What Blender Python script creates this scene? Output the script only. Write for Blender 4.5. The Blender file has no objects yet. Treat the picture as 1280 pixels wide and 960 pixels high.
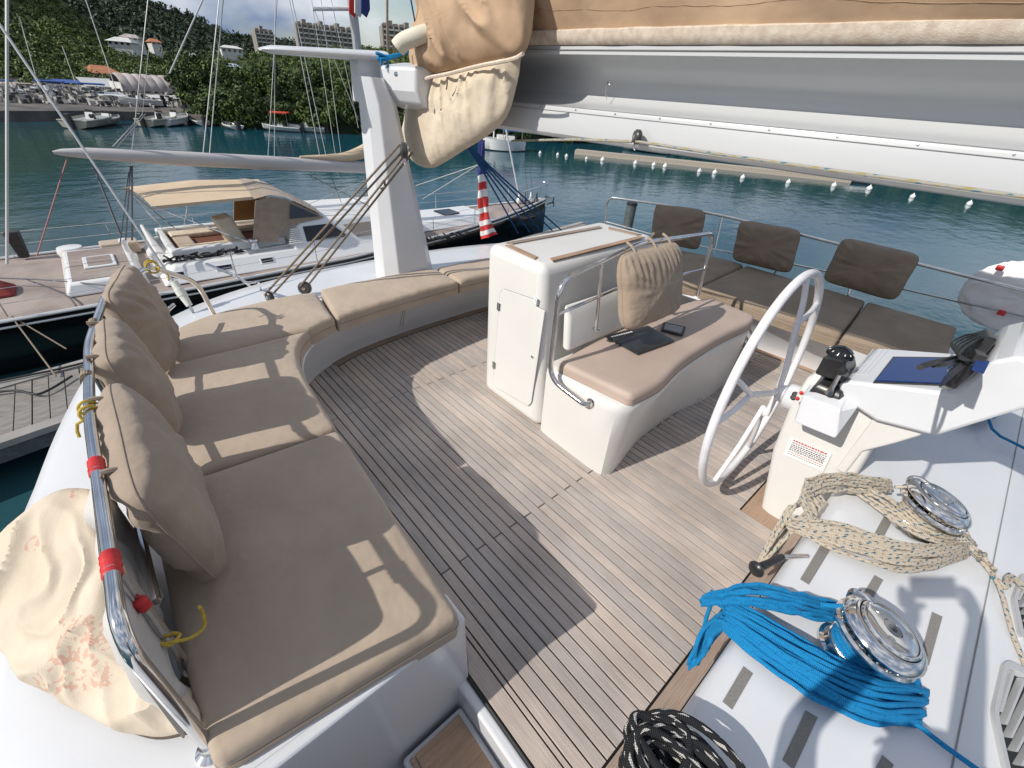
import bpy, bmesh, math, random
from mathutils import Vector, Matrix, noise
random.seed(7)
SC = bpy.context.scene
COL = SC.collection
V = Vector
# ------------------------------------------------------------------ camera
FPX = 546.08
CAMH = 1.8
RR = V((0.6597558398308802, 0.7485699188897615, 0.06607048011347952))
RD = V((0.45359492432466497, -0.32659012752418154, -0.8292107893838816))
RF = V((-0.5991442868257623, 0.5770458951739581, -0.5550172595757127))
CP = V((0, 0, CAMH))
cd = bpy.data.cameras.new("camera")
cd.sensor_width = 36.0
cd.lens = FPX / 1280.0 * 36.0
cd.clip_start = 0.02
cd.clip_end = 6000
cam = bpy.data.objects.new("camera", cd)
COL.objects.link(cam)
m3 = Matrix((RR, -RD, -RF)).transposed()
cam.matrix_world = Matrix.Translation(CP) @ m3.to_4x4()
SC.camera = cam
# ------------------------------------------------------------------ world, sun, exposure
SUNV = V((-0.160, -0.783, 0.601)).normalized()      # towards the sun
el = math.asin(SUNV.z)
rot = math.atan2(SUNV.x, SUNV.y)
W = bpy.data.worlds.new("World")
SC.world = W
W.use_nodes = True
nt = W.node_tree
nt.nodes.clear()
N = nt.nodes.new
L = nt.links.new
sky = N('ShaderNodeTexSky'); sky.sky_type = 'NISHITA'; sky.sun_disc = False
sky.sun_elevation = el; sky.sun_rotation = rot; sky.air_density = 1.2; sky.dust_density = 1.0
bg = N('ShaderNodeBackground'); bg.inputs[1].default_value = 0.115
out = N('ShaderNodeOutputWorld')
tc = N('ShaderNodeTexCoord')
mp = N('ShaderNodeMapping'); mp.inputs['Scale'].default_value = (1.0, 1.0, 2.2)
n1 = N('ShaderNodeTexNoise'); n1.inputs['Scale'].default_value = 2.6; n1.inputs['Detail'].default_value = 7; n1.inputs['Roughness'].default_value = 0.58
n2 = N('ShaderNodeTexNoise'); n2.inputs['Scale'].default_value = 3.0; n2.inputs['Detail'].default_value = 5
r1 = N('ShaderNodeValToRGB'); r1.color_ramp.elements[0].position = 0.30; r1.color_ramp.elements[1].position = 0.50
r2 = N('ShaderNodeValToRGB')
r2.color_ramp.elements[0].position = 0.42; r2.color_ramp.elements[0].color = (1.9, 2.55, 3.9, 1)
r2.color_ramp.elements[1].position = 0.62; r2.color_ramp.elements[1].color = (7.2, 7.5, 8.0, 1)
mx = N('ShaderNodeMix'); mx.data_type = 'RGBA'
L(tc.outputs['Generated'], mp.inputs[0]); L(mp.outputs[0], n1.inputs['Vector']); L(mp.outputs[0], n2.inputs['Vector'])
L(n1.outputs['Fac'], r1.inputs[0]); L(n2.outputs['Fac'], r2.inputs[0])
L(r1.outputs[0], mx.inputs[0]); L(sky.outputs[0], mx.inputs[6]); L(r2.outputs[0], mx.inputs[7])
L(mx.outputs[2], bg.inputs[0]); L(bg.outputs[0], out.inputs[0])
sd = bpy.data.lights.new("sun", 'SUN'); sd.energy = 4.3; sd.angle = math.radians(0.53); sd.color = (1.0, 0.95, 0.87)
so = bpy.data.objects.new("sun", sd); COL.objects.link(so)
so.rotation_euler = SUNV.to_track_quat('Z', 'Y').to_euler()
so.location = (0, 0, 30)
SC.view_settings.view_transform = 'Standard'
SC.view_settings.look = 'None'
SC.view_settings.exposure = 0.0
SC.view_settings.gamma = 1.0
SC.render.engine = 'CYCLES'

# ------------------------------------------------------------------ measuring helpers
def ray(px, py):
    return RR * ((px - 640) / FPX) + RD * ((py - 480) / FPX) + RF
def at(px, py, z=None, x=None, y=None, d=None, p=None, n=None):
    """a measured point of the photograph on a plane of known height, or at a known distance"""
    r = ray(px, py)
    if z is not None: t = (z - CP.z) / r.z
    elif x is not None: t = (x - CP.x) / r.x
    elif y is not None: t = (y - CP.y) / r.y
    elif d is not None: t = d / math.hypot(r.x, r.y)
    else: t = (V(p) - CP).dot(n) / r.dot(n)
    return CP + r * t
def ats(lst, **k): return [at(a, b, **k) for a, b in lst]

# ------------------------------------------------------------------ materials
MATS = {}
def mat(name, c1, c2=None, rough=0.5, scale=8.0, metal=0.0, bump=0.0, bscale=60.0, coat=0.0, detail=4, stretch=(1, 1, 1), lo=0.35, hi=0.65, spec=0.5, big=0.0, bigscale=3.0, sheen=0.0, trans=0.0):
    m = bpy.data.materials.new(name); m.use_nodes = True
    t = m.node_tree; n = t.nodes; p = n['Principled BSDF']
    p.inputs['Roughness'].default_value = rough; p.inputs['Metallic'].default_value = metal
    p.inputs['Coat Weight'].default_value = coat; p.inputs['Specular IOR Level'].default_value = spec
    p.inputs['Coat Roughness'].default_value = 0.08
    if trans: p.inputs['Transmission Weight'].default_value = trans
    if sheen: p.inputs['Sheen Weight'].default_value = sheen
    co = n.new('ShaderNodeTexCoord'); ma = n.new('ShaderNodeMapping'); ma.inputs['Scale'].default_value = stretch
    t.links.new(co.outputs['Object'], ma.inputs[0])
    if c2 is None: p.inputs['Base Color'].default_value = (*c1, 1)
    else:
        no = n.new('ShaderNodeTexNoise'); no.inputs['Scale'].default_value = scale; no.inputs['Detail'].default_value = detail
        ra = n.new('ShaderNodeValToRGB'); e = ra.color_ramp.elements
        e[0].position = lo; e[1].position = hi; e[0].color = (*c1, 1); e[1].color = (*c2, 1)
        t.links.new(ma.outputs[0], no.inputs['Vector']); t.links.new(no.outputs['Fac'], ra.inputs[0]); t.links.new(ra.outputs[0], p.inputs['Base Color'])
    prev = None
    for (b, s, dist) in ((bump, bscale, 0.004), (big, bigscale, 0.03)):
        if b:
            no = n.new('ShaderNodeTexNoise'); no.inputs['Scale'].default_value = s; no.inputs['Detail'].default_value = 3
            bu = n.new('ShaderNodeBump'); bu.inputs['Strength'].default_value = b; bu.inputs['Distance'].default_value = dist
            t.links.new(ma.outputs[0], no.inputs['Vector']); t.links.new(no.outputs['Fac'], bu.inputs['Height'])
            if prev: t.links.new(prev.outputs[0], bu.inputs['Normal'])
            prev = bu
    if prev: t.links.new(prev.outputs[0], p.inputs['Normal'])
    MATS[name] = m
    return m
gel = mat('white_gelcoat', (0.665, 0.675, 0.695), (0.61, 0.62, 0.64), 0.28, 3.0, bump=0.05, bscale=90, coat=0.3, lo=0.3, hi=0.8)
gelcream = mat('cream_gelcoat', (0.70, 0.688, 0.662), (0.64, 0.625, 0.595), 0.35, 2.4, bump=0.06, bscale=70, coat=0.2, lo=0.3, hi=0.8)
paint = mat('white_boom_paint', (0.54, 0.55, 0.56), (0.49, 0.50, 0.51), 0.3, 2.0, coat=0.4, lo=0.3, hi=0.8, stretch=(0.4, 2, 2))
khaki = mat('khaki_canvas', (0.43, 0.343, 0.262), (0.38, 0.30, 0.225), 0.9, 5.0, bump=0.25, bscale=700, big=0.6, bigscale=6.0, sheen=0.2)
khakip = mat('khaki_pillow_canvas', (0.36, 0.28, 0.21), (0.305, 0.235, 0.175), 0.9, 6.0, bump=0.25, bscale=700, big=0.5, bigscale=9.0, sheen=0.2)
shaded_khaki = mat('brown_grey_canvas', (0.29, 0.225, 0.165), (0.24, 0.185, 0.135), 0.9, 6.0, bump=0.25, bscale=700, big=0.5, bigscale=7.0)  # the same khaki with the boom's shade painted into its colour, port side
pinkk = mat('rose_khaki_vinyl', (0.46, 0.36, 0.30), (0.41, 0.32, 0.265), 0.62, 4.0, bump=0.1, bscale=500, big=0.15, bigscale=4)
piping = mat('cushion_piping', (0.30, 0.235, 0.18), rough=0.9)
covert = mat('tan_sail_cover_canvas', (0.50, 0.35, 0.23), (0.43, 0.29, 0.185), 0.92, 4.0, bump=0.2, bscale=500, big=0.5, bigscale=4.5)
bagm = mat('cream_bag_canvas', (0.66, 0.57, 0.45), (0.57, 0.48, 0.36), 0.9, 5.0, bump=0.3, bscale=350, big=0.6, bigscale=6)
boltm = mat('cream_webbing', (0.68, 0.60, 0.50), (0.55, 0.45, 0.36), 0.9, 30.0, bump=0.5, bscale=200)
steel = mat('polished_stainless', (0.78, 0.77, 0.76), (0.62, 0.61, 0.60), 0.11, 12.0, metal=1.0, stretch=(1, 1, 1))
chrome = mat('chrome_winch', (0.74, 0.72, 0.70), rough=0.12, metal=1.0, bump=0.03, bscale=30)
drumm = mat('winch_drum_knurled', (0.60, 0.58, 0.55), rough=0.25, metal=1.0, bump=0.5, bscale=300)
blackp = mat('black_plastic', (0.018, 0.018, 0.02), (0.03, 0.03, 0.032), 0.32, 20, bump=0.05, bscale=200)
blackr = mat('black_rubber', (0.015, 0.017, 0.018), rough=0.6)
greyp = mat('grey_plastic', (0.25, 0.25, 0.26), rough=0.5)
redm = mat('red_tape', (0.62, 0.03, 0.03), (0.45, 0.02, 0.02), 0.5, 20, bump=0.3, bscale=80)
yellm = mat('yellow_cord', (0.62, 0.45, 0.07), (0.5, 0.35, 0.05), 0.7, 60, bump=0.6, bscale=400)
antis = mat('grey_antislip', (0.30, 0.28, 0.26), (0.24, 0.225, 0.21), 0.95, 200, bump=0.8, bscale=900)
whitep = mat('white_powder_coat', (0.80, 0.79, 0.81), (0.72, 0.71, 0.73), 0.42, 10, bump=0.15, bscale=60, coat=0.1)
blueglass = mat('dark_blue_screen', (0.012, 0.042, 0.17), rough=0.22, spec=0.25)
darkglass = mat('dark_window', (0.01, 0.011, 0.013), rough=0.1, spec=0.6)
navy = mat('navy_hull_paint', (0.004, 0.0045, 0.006), (0.006, 0.006, 0.008), 0.12, 2.0, coat=0.6)
woodd = mat('grey_dock_planks', (0.27, 0.25, 0.23), (0.19, 0.175, 0.16), 0.9, 6.0, bump=0.5, bscale=60, stretch=(3, 1, 1))
concrete = mat('concrete', (0.34, 0.32, 0.30), (0.24, 0.23, 0.215), 0.95, 1.2, bump=0.4, bscale=20)
offwhite = mat('house_wall_paint', (0.62, 0.62, 0.6), (0.52, 0.52, 0.5), 0.85, 0.8)
rooforange = mat('orange_roof_tiles', (0.42, 0.17, 0.08), (0.32, 0.12, 0.06), 0.9, 1.0)
roofgrey = mat('weathered_sheet_roof', (0.46, 0.42, 0.40), (0.30, 0.25, 0.235), 0.85, 0.7, detail=8)
hullwhite = mat('boat_white', (0.72, 0.72, 0.71), rough=0.3, coat=0.2)
hullgrey = mat('boat_grey', (0.33, 0.33, 0.31), (0.25, 0.25, 0.24), 0.5, 1.0)
bluec = mat('blue_canvas', (0.03, 0.09, 0.30), rough=0.85)
redc = mat('red_canvas', (0.50, 0.05, 0.03), rough=0.85)
whitef = mat('flag_white', (0.75, 0.74, 0.72), rough=0.9)
redf = mat('flag_red', (0.55, 0.04, 0.04), rough=0.9)
navyf = mat('flag_blue', (0.03, 0.04, 0.18), rough=0.9)
skinm = mat('skin', (0.45, 0.27, 0.19), rough=0.6)
shirt = mat('blue_shirt_cloth', (0.12, 0.16, 0.25), rough=0.9)
shorts = mat('grey_shorts_cloth', (0.12, 0.12, 0.12), rough=0.9)
hairm = mat('dark_hair', (0.02, 0.015, 0.01), rough=0.7)
stained = mat('mooring_pile_steel', (0.10, 0.115, 0.12), (0.065, 0.075, 0.08), 0.7, 9.0, bump=0.5, bscale=30)
tapem = mat('clear_plate', (0.72, 0.72, 0.7), rough=0.2)
inkb = mat('print_black', (0.06, 0.06, 0.07), rough=0.8)
inkr = mat('print_red', (0.50, 0.10, 0.08), rough=0.9)
inkg = mat('print_grey', (0.16, 0.16, 0.18), rough=0.8)
stickm = mat('sticker_white', (0.80, 0.78, 0.77), rough=0.4)
trunkm = mat('bark', (0.10, 0.07, 0.05), (0.06, 0.045, 0.03), 0.9, 8.0)

def teak_material(name, base, dark, axis=0, rand=True):
    m = bpy.data.materials.new(name); m.use_nodes = True
    t = m.node_tree; n = t.nodes; l = t.links; p = n['Principled BSDF']
    p.inputs['Roughness'].default_value = 0.82; p.inputs['Specular IOR Level'].default_value = 0.25
    co = n.new('ShaderNodeTexCoord'); geo = n.new('ShaderNodeNewGeometry')
    ma = n.new('ShaderNodeMapping'); s = [260, 260, 260]; s[axis] = 7
    ma.inputs['Scale'].default_value = s
    l.new(geo.outputs['Position'], ma.inputs[0])
    no = n.new('ShaderNodeTexNoise'); no.inputs['Scale'].default_value = 1.0; no.inputs['Detail'].default_value = 3; l.new(ma.outputs[0], no.inputs['Vector'])
    oi = n.new('ShaderNodeObjectInfo')
    stn = n.new('ShaderNodeTexNoise'); stn.inputs['Scale'].default_value = 2.3; stn.inputs['Detail'].default_value = 5; l.new(geo.outputs['Position'], stn.inputs['Vector'])
    spk = n.new('ShaderNodeTexNoise'); spk.inputs['Scale'].default_value = 420; l.new(geo.outputs['Position'], spk.inputs['Vector'])
    mm = n.new('ShaderNodeMix'); mm.data_type = 'RGBA'; mm.inputs[6].default_value = (*base, 1); mm.inputs[7].default_value = (*dark, 1)
    rr = n.new('ShaderNodeMapRange'); rr.inputs[1].default_value = 0.35; rr.inputs[2].default_value = 0.72; l.new(no.outputs['Fac'], rr.inputs[0]); l.new(rr.outputs[0], mm.inputs[0])
    hv = n.new('ShaderNodeHueSaturation')
    v1 = n.new('ShaderNodeMapRange'); v1.inputs[3].default_value = 0.84; v1.inputs[4].default_value = 1.09; l.new(oi.outputs['Random'], v1.inputs[0])
    v2 = n.new('ShaderNodeMapRange'); v2.inputs[1].default_value = 0.30; v2.inputs[2].default_value = 0.62; v2.inputs[3].default_value = 0.74; v2.inputs[4].default_value = 1.08; l.new(stn.outputs['Fac'], v2.inputs[0])
    v3 = n.new('ShaderNodeMapRange'); v3.inputs[1].default_value = 0.3; v3.inputs[2].default_value = 0.7; v3.inputs[3].default_value = 0.86; v3.inputs[4].default_value = 1.14; l.new(spk.outputs['Fac'], v3.inputs[0])
    mu = n.new('ShaderNodeMath'); mu.operation = 'MULTIPLY'; l.new(v1.outputs[0], mu.inputs[0]); l.new(v2.outputs[0], mu.inputs[1])
    mu2 = n.new('ShaderNodeMath'); mu2.operation = 'MULTIPLY'; l.new(mu.outputs[0], mu2.inputs[0]); l.new(v3.outputs[0], mu2.inputs[1])
    sa = n.new('ShaderNodeMath'); sa.operation = 'MULTIPLY_ADD'; sa.inputs[1].default_value = 0.5; sa.inputs[2].default_value = 0.75; l.new(oi.outputs['Random'], sa.inputs[0])
    l.new(mm.outputs[2], hv.inputs['Color']); l.new(mu2.outputs[0], hv.inputs['Value']); l.new(sa.outputs[0], hv.inputs['Saturation'])
    l.new(hv.outputs[0], p.inputs['Base Color'])
    bu = n.new('ShaderNodeBump'); bu.inputs['Strength'].default_value = 0.35; bu.inputs['Distance'].default_value = 0.002; l.new(no.outputs['Fac'], bu.inputs['Height']); l.new(bu.outputs[0], p.inputs['Normal'])
    MATS[name] = m
    return m
teak = teak_material('weathered_teak', (0.53, 0.462, 0.418), (0.38, 0.325, 0.29))
teakb = teak_material('brown_teak', (0.42, 0.31, 0.24), (0.30, 0.215, 0.16), axis=1)
teakn = teak_material('yacht_teak', (0.36, 0.29, 0.26), (0.28, 0.22, 0.19), axis=1)
caulk = mat('black_caulk', (0.012, 0.011, 0.011), rough=0.7)

def rope_material(name, base, fleck, f2=None, density=0.58, twist=2.0, freq=55.0, amount=0.06, bumps=170.0):
    m = bpy.data.materials.new(name); m.use_nodes = True
    t = m.node_tree; n = t.nodes; l = t.links; p = n['Principled BSDF']
    p.inputs['Roughness'].default_value = 0.75; p.inputs['Specular IOR Level'].default_value = 0.3
    uv = n.new('ShaderNodeUVMap'); uv.uv_map = 'UVMap'
    sp = n.new('ShaderNodeSeparateXYZ'); l.new(uv.outputs[0], sp.inputs[0])
    def math_(op, a, b=None, c=None):
        q = n.new('ShaderNodeMath'); q.operation = op
        for i, v in enumerate((a, b, c)):
            if v is None: continue
            if isinstance(v, (int, float)): q.inputs[i].default_value = v
            else: l.new(v, q.inputs[i])
        return q.outputs[0]
    u, v = sp.outputs[0], sp.outputs[1]
    a = math_('MULTIPLY_ADD', u, twist, math_('MULTIPLY', v, freq))
    b = math_('MULTIPLY_ADD', u, -twist, math_('MULTIPLY', v, freq * 0.93))
    fa = math_('LESS_THAN', math_('FRACT', a), density * 0.5)
    fb = math_('LESS_THAN', math_('FRACT', math_('MULTIPLY', b, 0.5)), density * 0.55)
    both = math_('MULTIPLY', fa, fb)
    c = n.new('ShaderNodeMix'); c.data_type = 'RGBA'; c.inputs[6].default_value = (*base, 1); c.inputs[7].default_value = (*fleck, 1); l.new(both, c.inputs[0])
    last = c.outputs[2]
    if f2:
        g = math_('LESS_THAN', math_('FRACT', math_('MULTIPLY_ADD', b, 0.5, 0.5)), density * 0.35)
        g2 = math_('MULTIPLY', g, math_('LESS_THAN', math_('FRACT', math_('ADD', a, 0.5)), 0.3))
        d = n.new('ShaderNodeMix'); d.data_type = 'RGBA'; l.new(last, d.inputs[6]); d.inputs[7].default_value = (*f2, 1); l.new(g2, d.inputs[0]); last = d.outputs[2]
    # fine braid
    s1 = math_('SINE', math_('MULTIPLY_ADD', u, 50.3, math_('MULTIPLY', v, bumps * 4)))
    s2 = math_('SINE', math_('MULTIPLY_ADD', u, -50.3, math_('MULTIPLY', v, bumps * 4)))
    br = math_('MULTIPLY', s1, s2)
    hv = n.new('ShaderNodeHueSaturation'); l.new(last, hv.inputs['Color']); l.new(math_('MULTIPLY_ADD', br, 0.38, 0.92), hv.inputs['Value'])
    l.new(hv.outputs[0], p.inputs['Base Color'])
    bu = n.new('ShaderNodeBump'); bu.inputs['Strength'].default_value = 0.9; bu.inputs['Distance'].default_value = 0.0015; l.new(br, bu.inputs['Height']); l.new(bu.outputs[0], p.inputs['Normal'])
    return m
ropeblue = rope_material('bright_blue_braided_rope', (0.012, 0.30, 0.66), (0.01, 0.22, 0.52), density=0.5)
ropecream = rope_material('cream_rope_blue_fleck', (0.70, 0.61, 0.49), (0.05, 0.17, 0.26), (0.38, 0.30, 0.22), density=0.56, freq=30, twist=2)
ropeblack = rope_material('black_rope_white_fleck', (0.020, 0.021, 0.024), (0.60, 0.57, 0.53), density=0.72, freq=16, twist=3)
ropetan = rope_material('tan_old_rope', (0.34, 0.27, 0.20), (0.2, 0.15, 0.1), density=0.6, freq=60)
ropeboom = rope_material('cream_rope_yellow_blue_fleck', (0.56, 0.53, 0.45), (0.52, 0.43, 0.20), (0.14, 0.30, 0.38), density=0.8, freq=12, twist=1)
ropenavy = rope_material('navy_blue_rope', (0.015, 0.09, 0.26), (0.01, 0.05, 0.16), density=0.5)

bagprint = mat('cream_printed_canvas', (0.66, 0.57, 0.45), (0.57, 0.48, 0.37), 0.9, 5.0, bump=0.3, bscale=350, big=0.4, bigscale=6)
t = bagprint.node_tree; p = t.nodes['Principled BSDF']; bc_l = p.inputs['Base Color'].links[0].from_socket
g_ = t.nodes.new('ShaderNodeNewGeometry'); a_ = t.nodes.new('ShaderNodeTexNoise'); a_.inputs['Scale'].default_value = 4.2; a_.inputs['Detail'].default_value = 1
b_ = t.nodes.new('ShaderNodeTexNoise'); b_.inputs['Scale'].default_value = 60; b_.inputs['Detail'].default_value = 2; t.links.new(g_.outputs['Position'], a_.inputs['Vector']); t.links.new(g_.outputs['Position'], b_.inputs['Vector'])
c_ = t.nodes.new('ShaderNodeMath'); c_.operation = 'GREATER_THAN'; c_.inputs[1].default_value = 0.635; t.links.new(a_.outputs['Fac'], c_.inputs[0])
d_ = t.nodes.new('ShaderNodeMath'); d_.operation = 'GREATER_THAN'; d_.inputs[1].default_value = 0.54; t.links.new(b_.outputs['Fac'], d_.inputs[0])
e_ = t.nodes.new('ShaderNodeMath'); e_.operation = 'MULTIPLY'; t.links.new(c_.outputs[0], e_.inputs[0]); t.links.new(d_.outputs[0], e_.inputs[1])
f_ = t.nodes.new('ShaderNodeMath'); f_.operation = 'MULTIPLY'; f_.inputs[1].default_value = 0.35; t.links.new(e_.outputs[0], f_.inputs[0])
m_ = t.nodes.new('ShaderNodeMix'); m_.data_type = 'RGBA'; m_.inputs[7].default_value = (0.50, 0.10, 0.06, 1); t.links.new(bc_l, m_.inputs[6]); t.links.new(f_.outputs[0], m_.inputs[0]); t.links.new(m_.outputs[2], p.inputs['Base Color'])
# ------------------------------------------------------------------ mesh helpers
ORG = {}
class MB:
    def __init__(s): s.v = []; s.f = []; s.uv = {}
    def add(s, verts, faces, uvs=None):
        b = len(s.v); s.v += [V(q) for q in verts]
        for i, f in enumerate(faces):
            if uvs: s.uv[len(s.f)] = uvs[i]
            s.f.append([b + k for k in f])
        return s
    def hexa(s, p):                        # 8 corners: bottom 4, top 4
        return s.add(p, [(3, 2, 1, 0), (4, 5, 6, 7), (0, 1, 5, 4), (1, 2, 6, 5), (2, 3, 7, 6), (3, 0, 4, 7)])
    def box(s, a, b):
        x0, y0, z0 = a; x1, y1, z1 = b
        return s.hexa([(x0, y0, z0), (x1, y0, z0), (x1, y1, z0), (x0, y1, z0), (x0, y0, z1), (x1, y0, z1), (x1, y1, z1), (x0, y1, z1)])
    def obox(s, c, ax, ay, az):            # centre and half axes
        c, ax, ay, az = V(c), V(ax), V(ay), V(az)
        return s.hexa([c + ax * i + ay * j + az * k for k in (-1, 1) for i, j in ((-1, -1), (1, -1), (1, 1), (-1, 1))])
    def prism(s, poly, d):                 # polygon of points pushed along d
        n = len(poly); d = V(d); a = [V(q) for q in poly]
        return s.add(a + [q + d for q in a], [list(range(n))[::-1], list(range(n, 2 * n))] + [(i, (i + 1) % n, n + (i + 1) % n, n + i) for i in range(n)])
    def grid(s, rows, closeu=False, closev=False, uv=False):
        nu, nv = len(rows), len(rows[0]); F = []; UVs = []
        for i in range(nu if closeu else nu - 1):
            for j in range(nv if closev else nv - 1):
                i2, j2 = (i + 1) % nu, (j + 1) % nv
                F.append((i * nv + j, i * nv + j2, i2 * nv + j2, i2 * nv + j))
        return s.add([q for r in rows for q in r], F)
    def tube(s, pts, r, seg=8, cap=True, closed=False, radii=None):
        pts = [V(p) for p in pts]
        P = [pts[0]]
        for p in pts[1:]:
            if (p - P[-1]).length > 1e-5: P.append(p)
        n = len(P)
        if n < 2: return s
        T = []
        for i in range(n):
            if closed: a = P[(i + 1) % n] - P[i - 1]
            else: a = (P[min(i + 1, n - 1)] - P[max(i - 1, 0)])
            T.append(a.normalized() if a.length > 1e-9 else V((0, 0, 1)))
        up = V((0, 0, 1)) if abs(T[0].z) < 0.9 else V((1, 0, 0))
        nx = T[0].cross(up).normalized(); base = len(s.v); ln = 0
        rings = n + (1 if closed else 0); VV = []; LL = []
        for i in range(rings):
            k = i % n
            if i: 
                ln += (P[k] - P[(i - 1) % n]).length
                nx = (nx - T[k] * nx.dot(T[k])).normalized() if (nx - T[k] * nx.dot(T[k])).length > 1e-6 else T[k].orthogonal().normalized()
            ny = T[k].cross(nx); rr = radii[k] if radii else r
            LL.append(ln)
            for j in range(seg):
                an = 2 * math.pi * j / seg
                VV.append(P[k] + nx * math.cos(an) * rr + ny * math.sin(an) * rr)
        F = []; U = []
        for i in range(rings - 1):
            for j in range(seg):
                j2 = (j + 1) % seg
                F.append((i * seg + j, i * seg + j2, (i + 1) * seg + j2, (i + 1) * seg + j))
                U.append(((j / seg, LL[i]), ((j + 1) / seg, LL[i]), ((j + 1) / seg, LL[i + 1]), (j / seg, LL[i + 1])))
        if cap and not closed:
            F.append(tuple(range(seg))[::-1]); U.append([(0, 0)] * seg)
            F.append(tuple((rings - 1) * seg + j for j in range(seg))); U.append([(0, 0)] * seg)
        return s.add(VV, F, U)
    def lathe(s, c, prof, seg=24, axis=(0, 0, 1), ref=None):
        az = V(axis).normalized(); ax = V(ref) if ref else az.orthogonal().normalized(); ay = az.cross(ax); c = V(c)
        rows = [[c + az * z + (ax * math.cos(2 * math.pi * j / seg) + ay * math.sin(2 * math.pi * j / seg)) * max(r, 1e-4) for j in range(seg)] for r, z in prof]
        return s.grid(rows, closev=True)
def sm(pts, k=6, closed=False):
    """smooth curve through points"""
    P = [V(p) for p in pts]; n = len(P); o = []
    for i in range(n if closed else n - 1):
        if closed: a, b, c, d = P[i - 1], P[i], P[(i + 1) % n], P[(i + 2) % n]
        else: a, b, c, d = P[max(i - 1, 0)], P[i], P[i + 1], P[min(i + 2, n - 1)]
        for j in range(k):
            t = j / k
            o.append(0.5 * ((2 * b) + (c - a) * t + (2 * a - 5 * b + 4 * c - d) * t * t + (3 * b - a - 3 * c + d) * t ** 3))
    if not closed: o.append(P[-1])
    return o
def fil(pts, r=0.06, k=5, closed=False):
    """polyline with rounded corners"""
    P = [V(p) for p in pts]; o = [] if closed else [P[0]]; n = len(P)
    for i in (range(n) if closed else range(1, n - 1)):
        a, b, c = P[i - 1], P[i], P[(i + 1) % n]
        rr = min(r, (a - b).length * 0.48, (c - b).length * 0.48)
        p, q = b + (a - b).normalized() * rr, b + (c - b).normalized() * rr
        for j in range(k + 1):
            t = j / k; o.append(p * (1 - t) ** 2 + b * 2 * t * (1 - t) + q * t * t)
    if not closed: o.append(P[-1])
    return o
def rs(pts, n):
    """n points evenly spaced along a polyline"""
    P = [V(p) for p in pts]; D = [0]
    for i in range(1, len(P)): D.append(D[-1] + (P[i] - P[i - 1]).length)
    o = []; j = 0
    for i in range(n):
        t = D[-1] * i / (n - 1)
        while j < len(P) - 2 and D[j + 1] < t: j += 1
        w = (t - D[j]) / max(D[j + 1] - D[j], 1e-9); o.append(P[j].lerp(P[j + 1], min(max(w, 0), 1)))
    return o
def put(o, parent=None):
    COL.objects.link(o)
    if parent is not None: o.parent = parent
    return o
def obj(name, mb, m, parent=None, label=None, cat=None, group=None, kind=None, smooth=35, bevel=0.0, seg=2, sub=0):
    vs = mb.v
    if parent is not None: Lo = ORG[parent.name]
    else:
        xs = [q.x for q in vs]; ys = [q.y for q in vs]; zs = [q.z for q in vs]
        Lo = V(((min(xs) + max(xs)) / 2, (min(ys) + max(ys)) / 2, min(zs)))
    me = bpy.data.meshes.new(name)
    me.from_pydata([q - Lo for q in vs], [], mb.f)
    if mb.uv:
        uvl = me.uv_layers.new(name='UVMap')
        for i, po in enumerate(me.polygons):
            if i in mb.uv:
                for k, li in enumerate(po.loop_indices): uvl.data[li].uv = mb.uv[i][k]
    if smooth:
        for po in me.polygons: po.use_smooth = True
        me.set_sharp_from_angle(angle=math.radians(smooth))
    me.materials.append(m)
    o = bpy.data.objects.new(name, me)
    if parent is None: o.location = Lo
    put(o, parent); ORG[o.name] = Lo
    if bevel:
        b = o.modifiers.new('bevel', 'BEVEL'); b.width = bevel; b.segments = seg; b.limit_method = 'ANGLE'; b.angle_limit = math.radians(35)
        b.harden_normals = False
    if sub:
        s_ = o.modifiers.new('sub', 'SUBSURF'); s_.levels = sub; s_.render_levels = sub
    if label: o['label'] = label
    if cat: o['category'] = cat
    if group: o['group'] = group
    if kind: o['kind'] = kind
    return o
def thing(name, label, cat, loc, group=None, kind=None):
    o = bpy.data.objects.new(name, None); COL.objects.link(o); o.location = V(loc); o.empty_display_size = 0.1
    if label: o['label'] = label
    if cat: o['category'] = cat
    if group: o['group'] = group
    if kind: o['kind'] = kind
    ORG[o.name] = V(loc)
    return o
def fixn(mb):
    """make face normals consistent"""
    bm = bmesh.new(); vs = [bm.verts.new(q) for q in mb.v]
    for f in mb.f:
        try: bm.faces.new([vs[i] for i in f])
        except ValueError: pass
    bmesh.ops.recalc_face_normals(bm, faces=bm.faces)
    bm.verts.index_update(); mb.v = [q.co.copy() for q in bm.verts]; mb.f = [[q.index for q in f.verts] for f in bm.faces]; mb.uv = {}
    bm.free(); return mb

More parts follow.
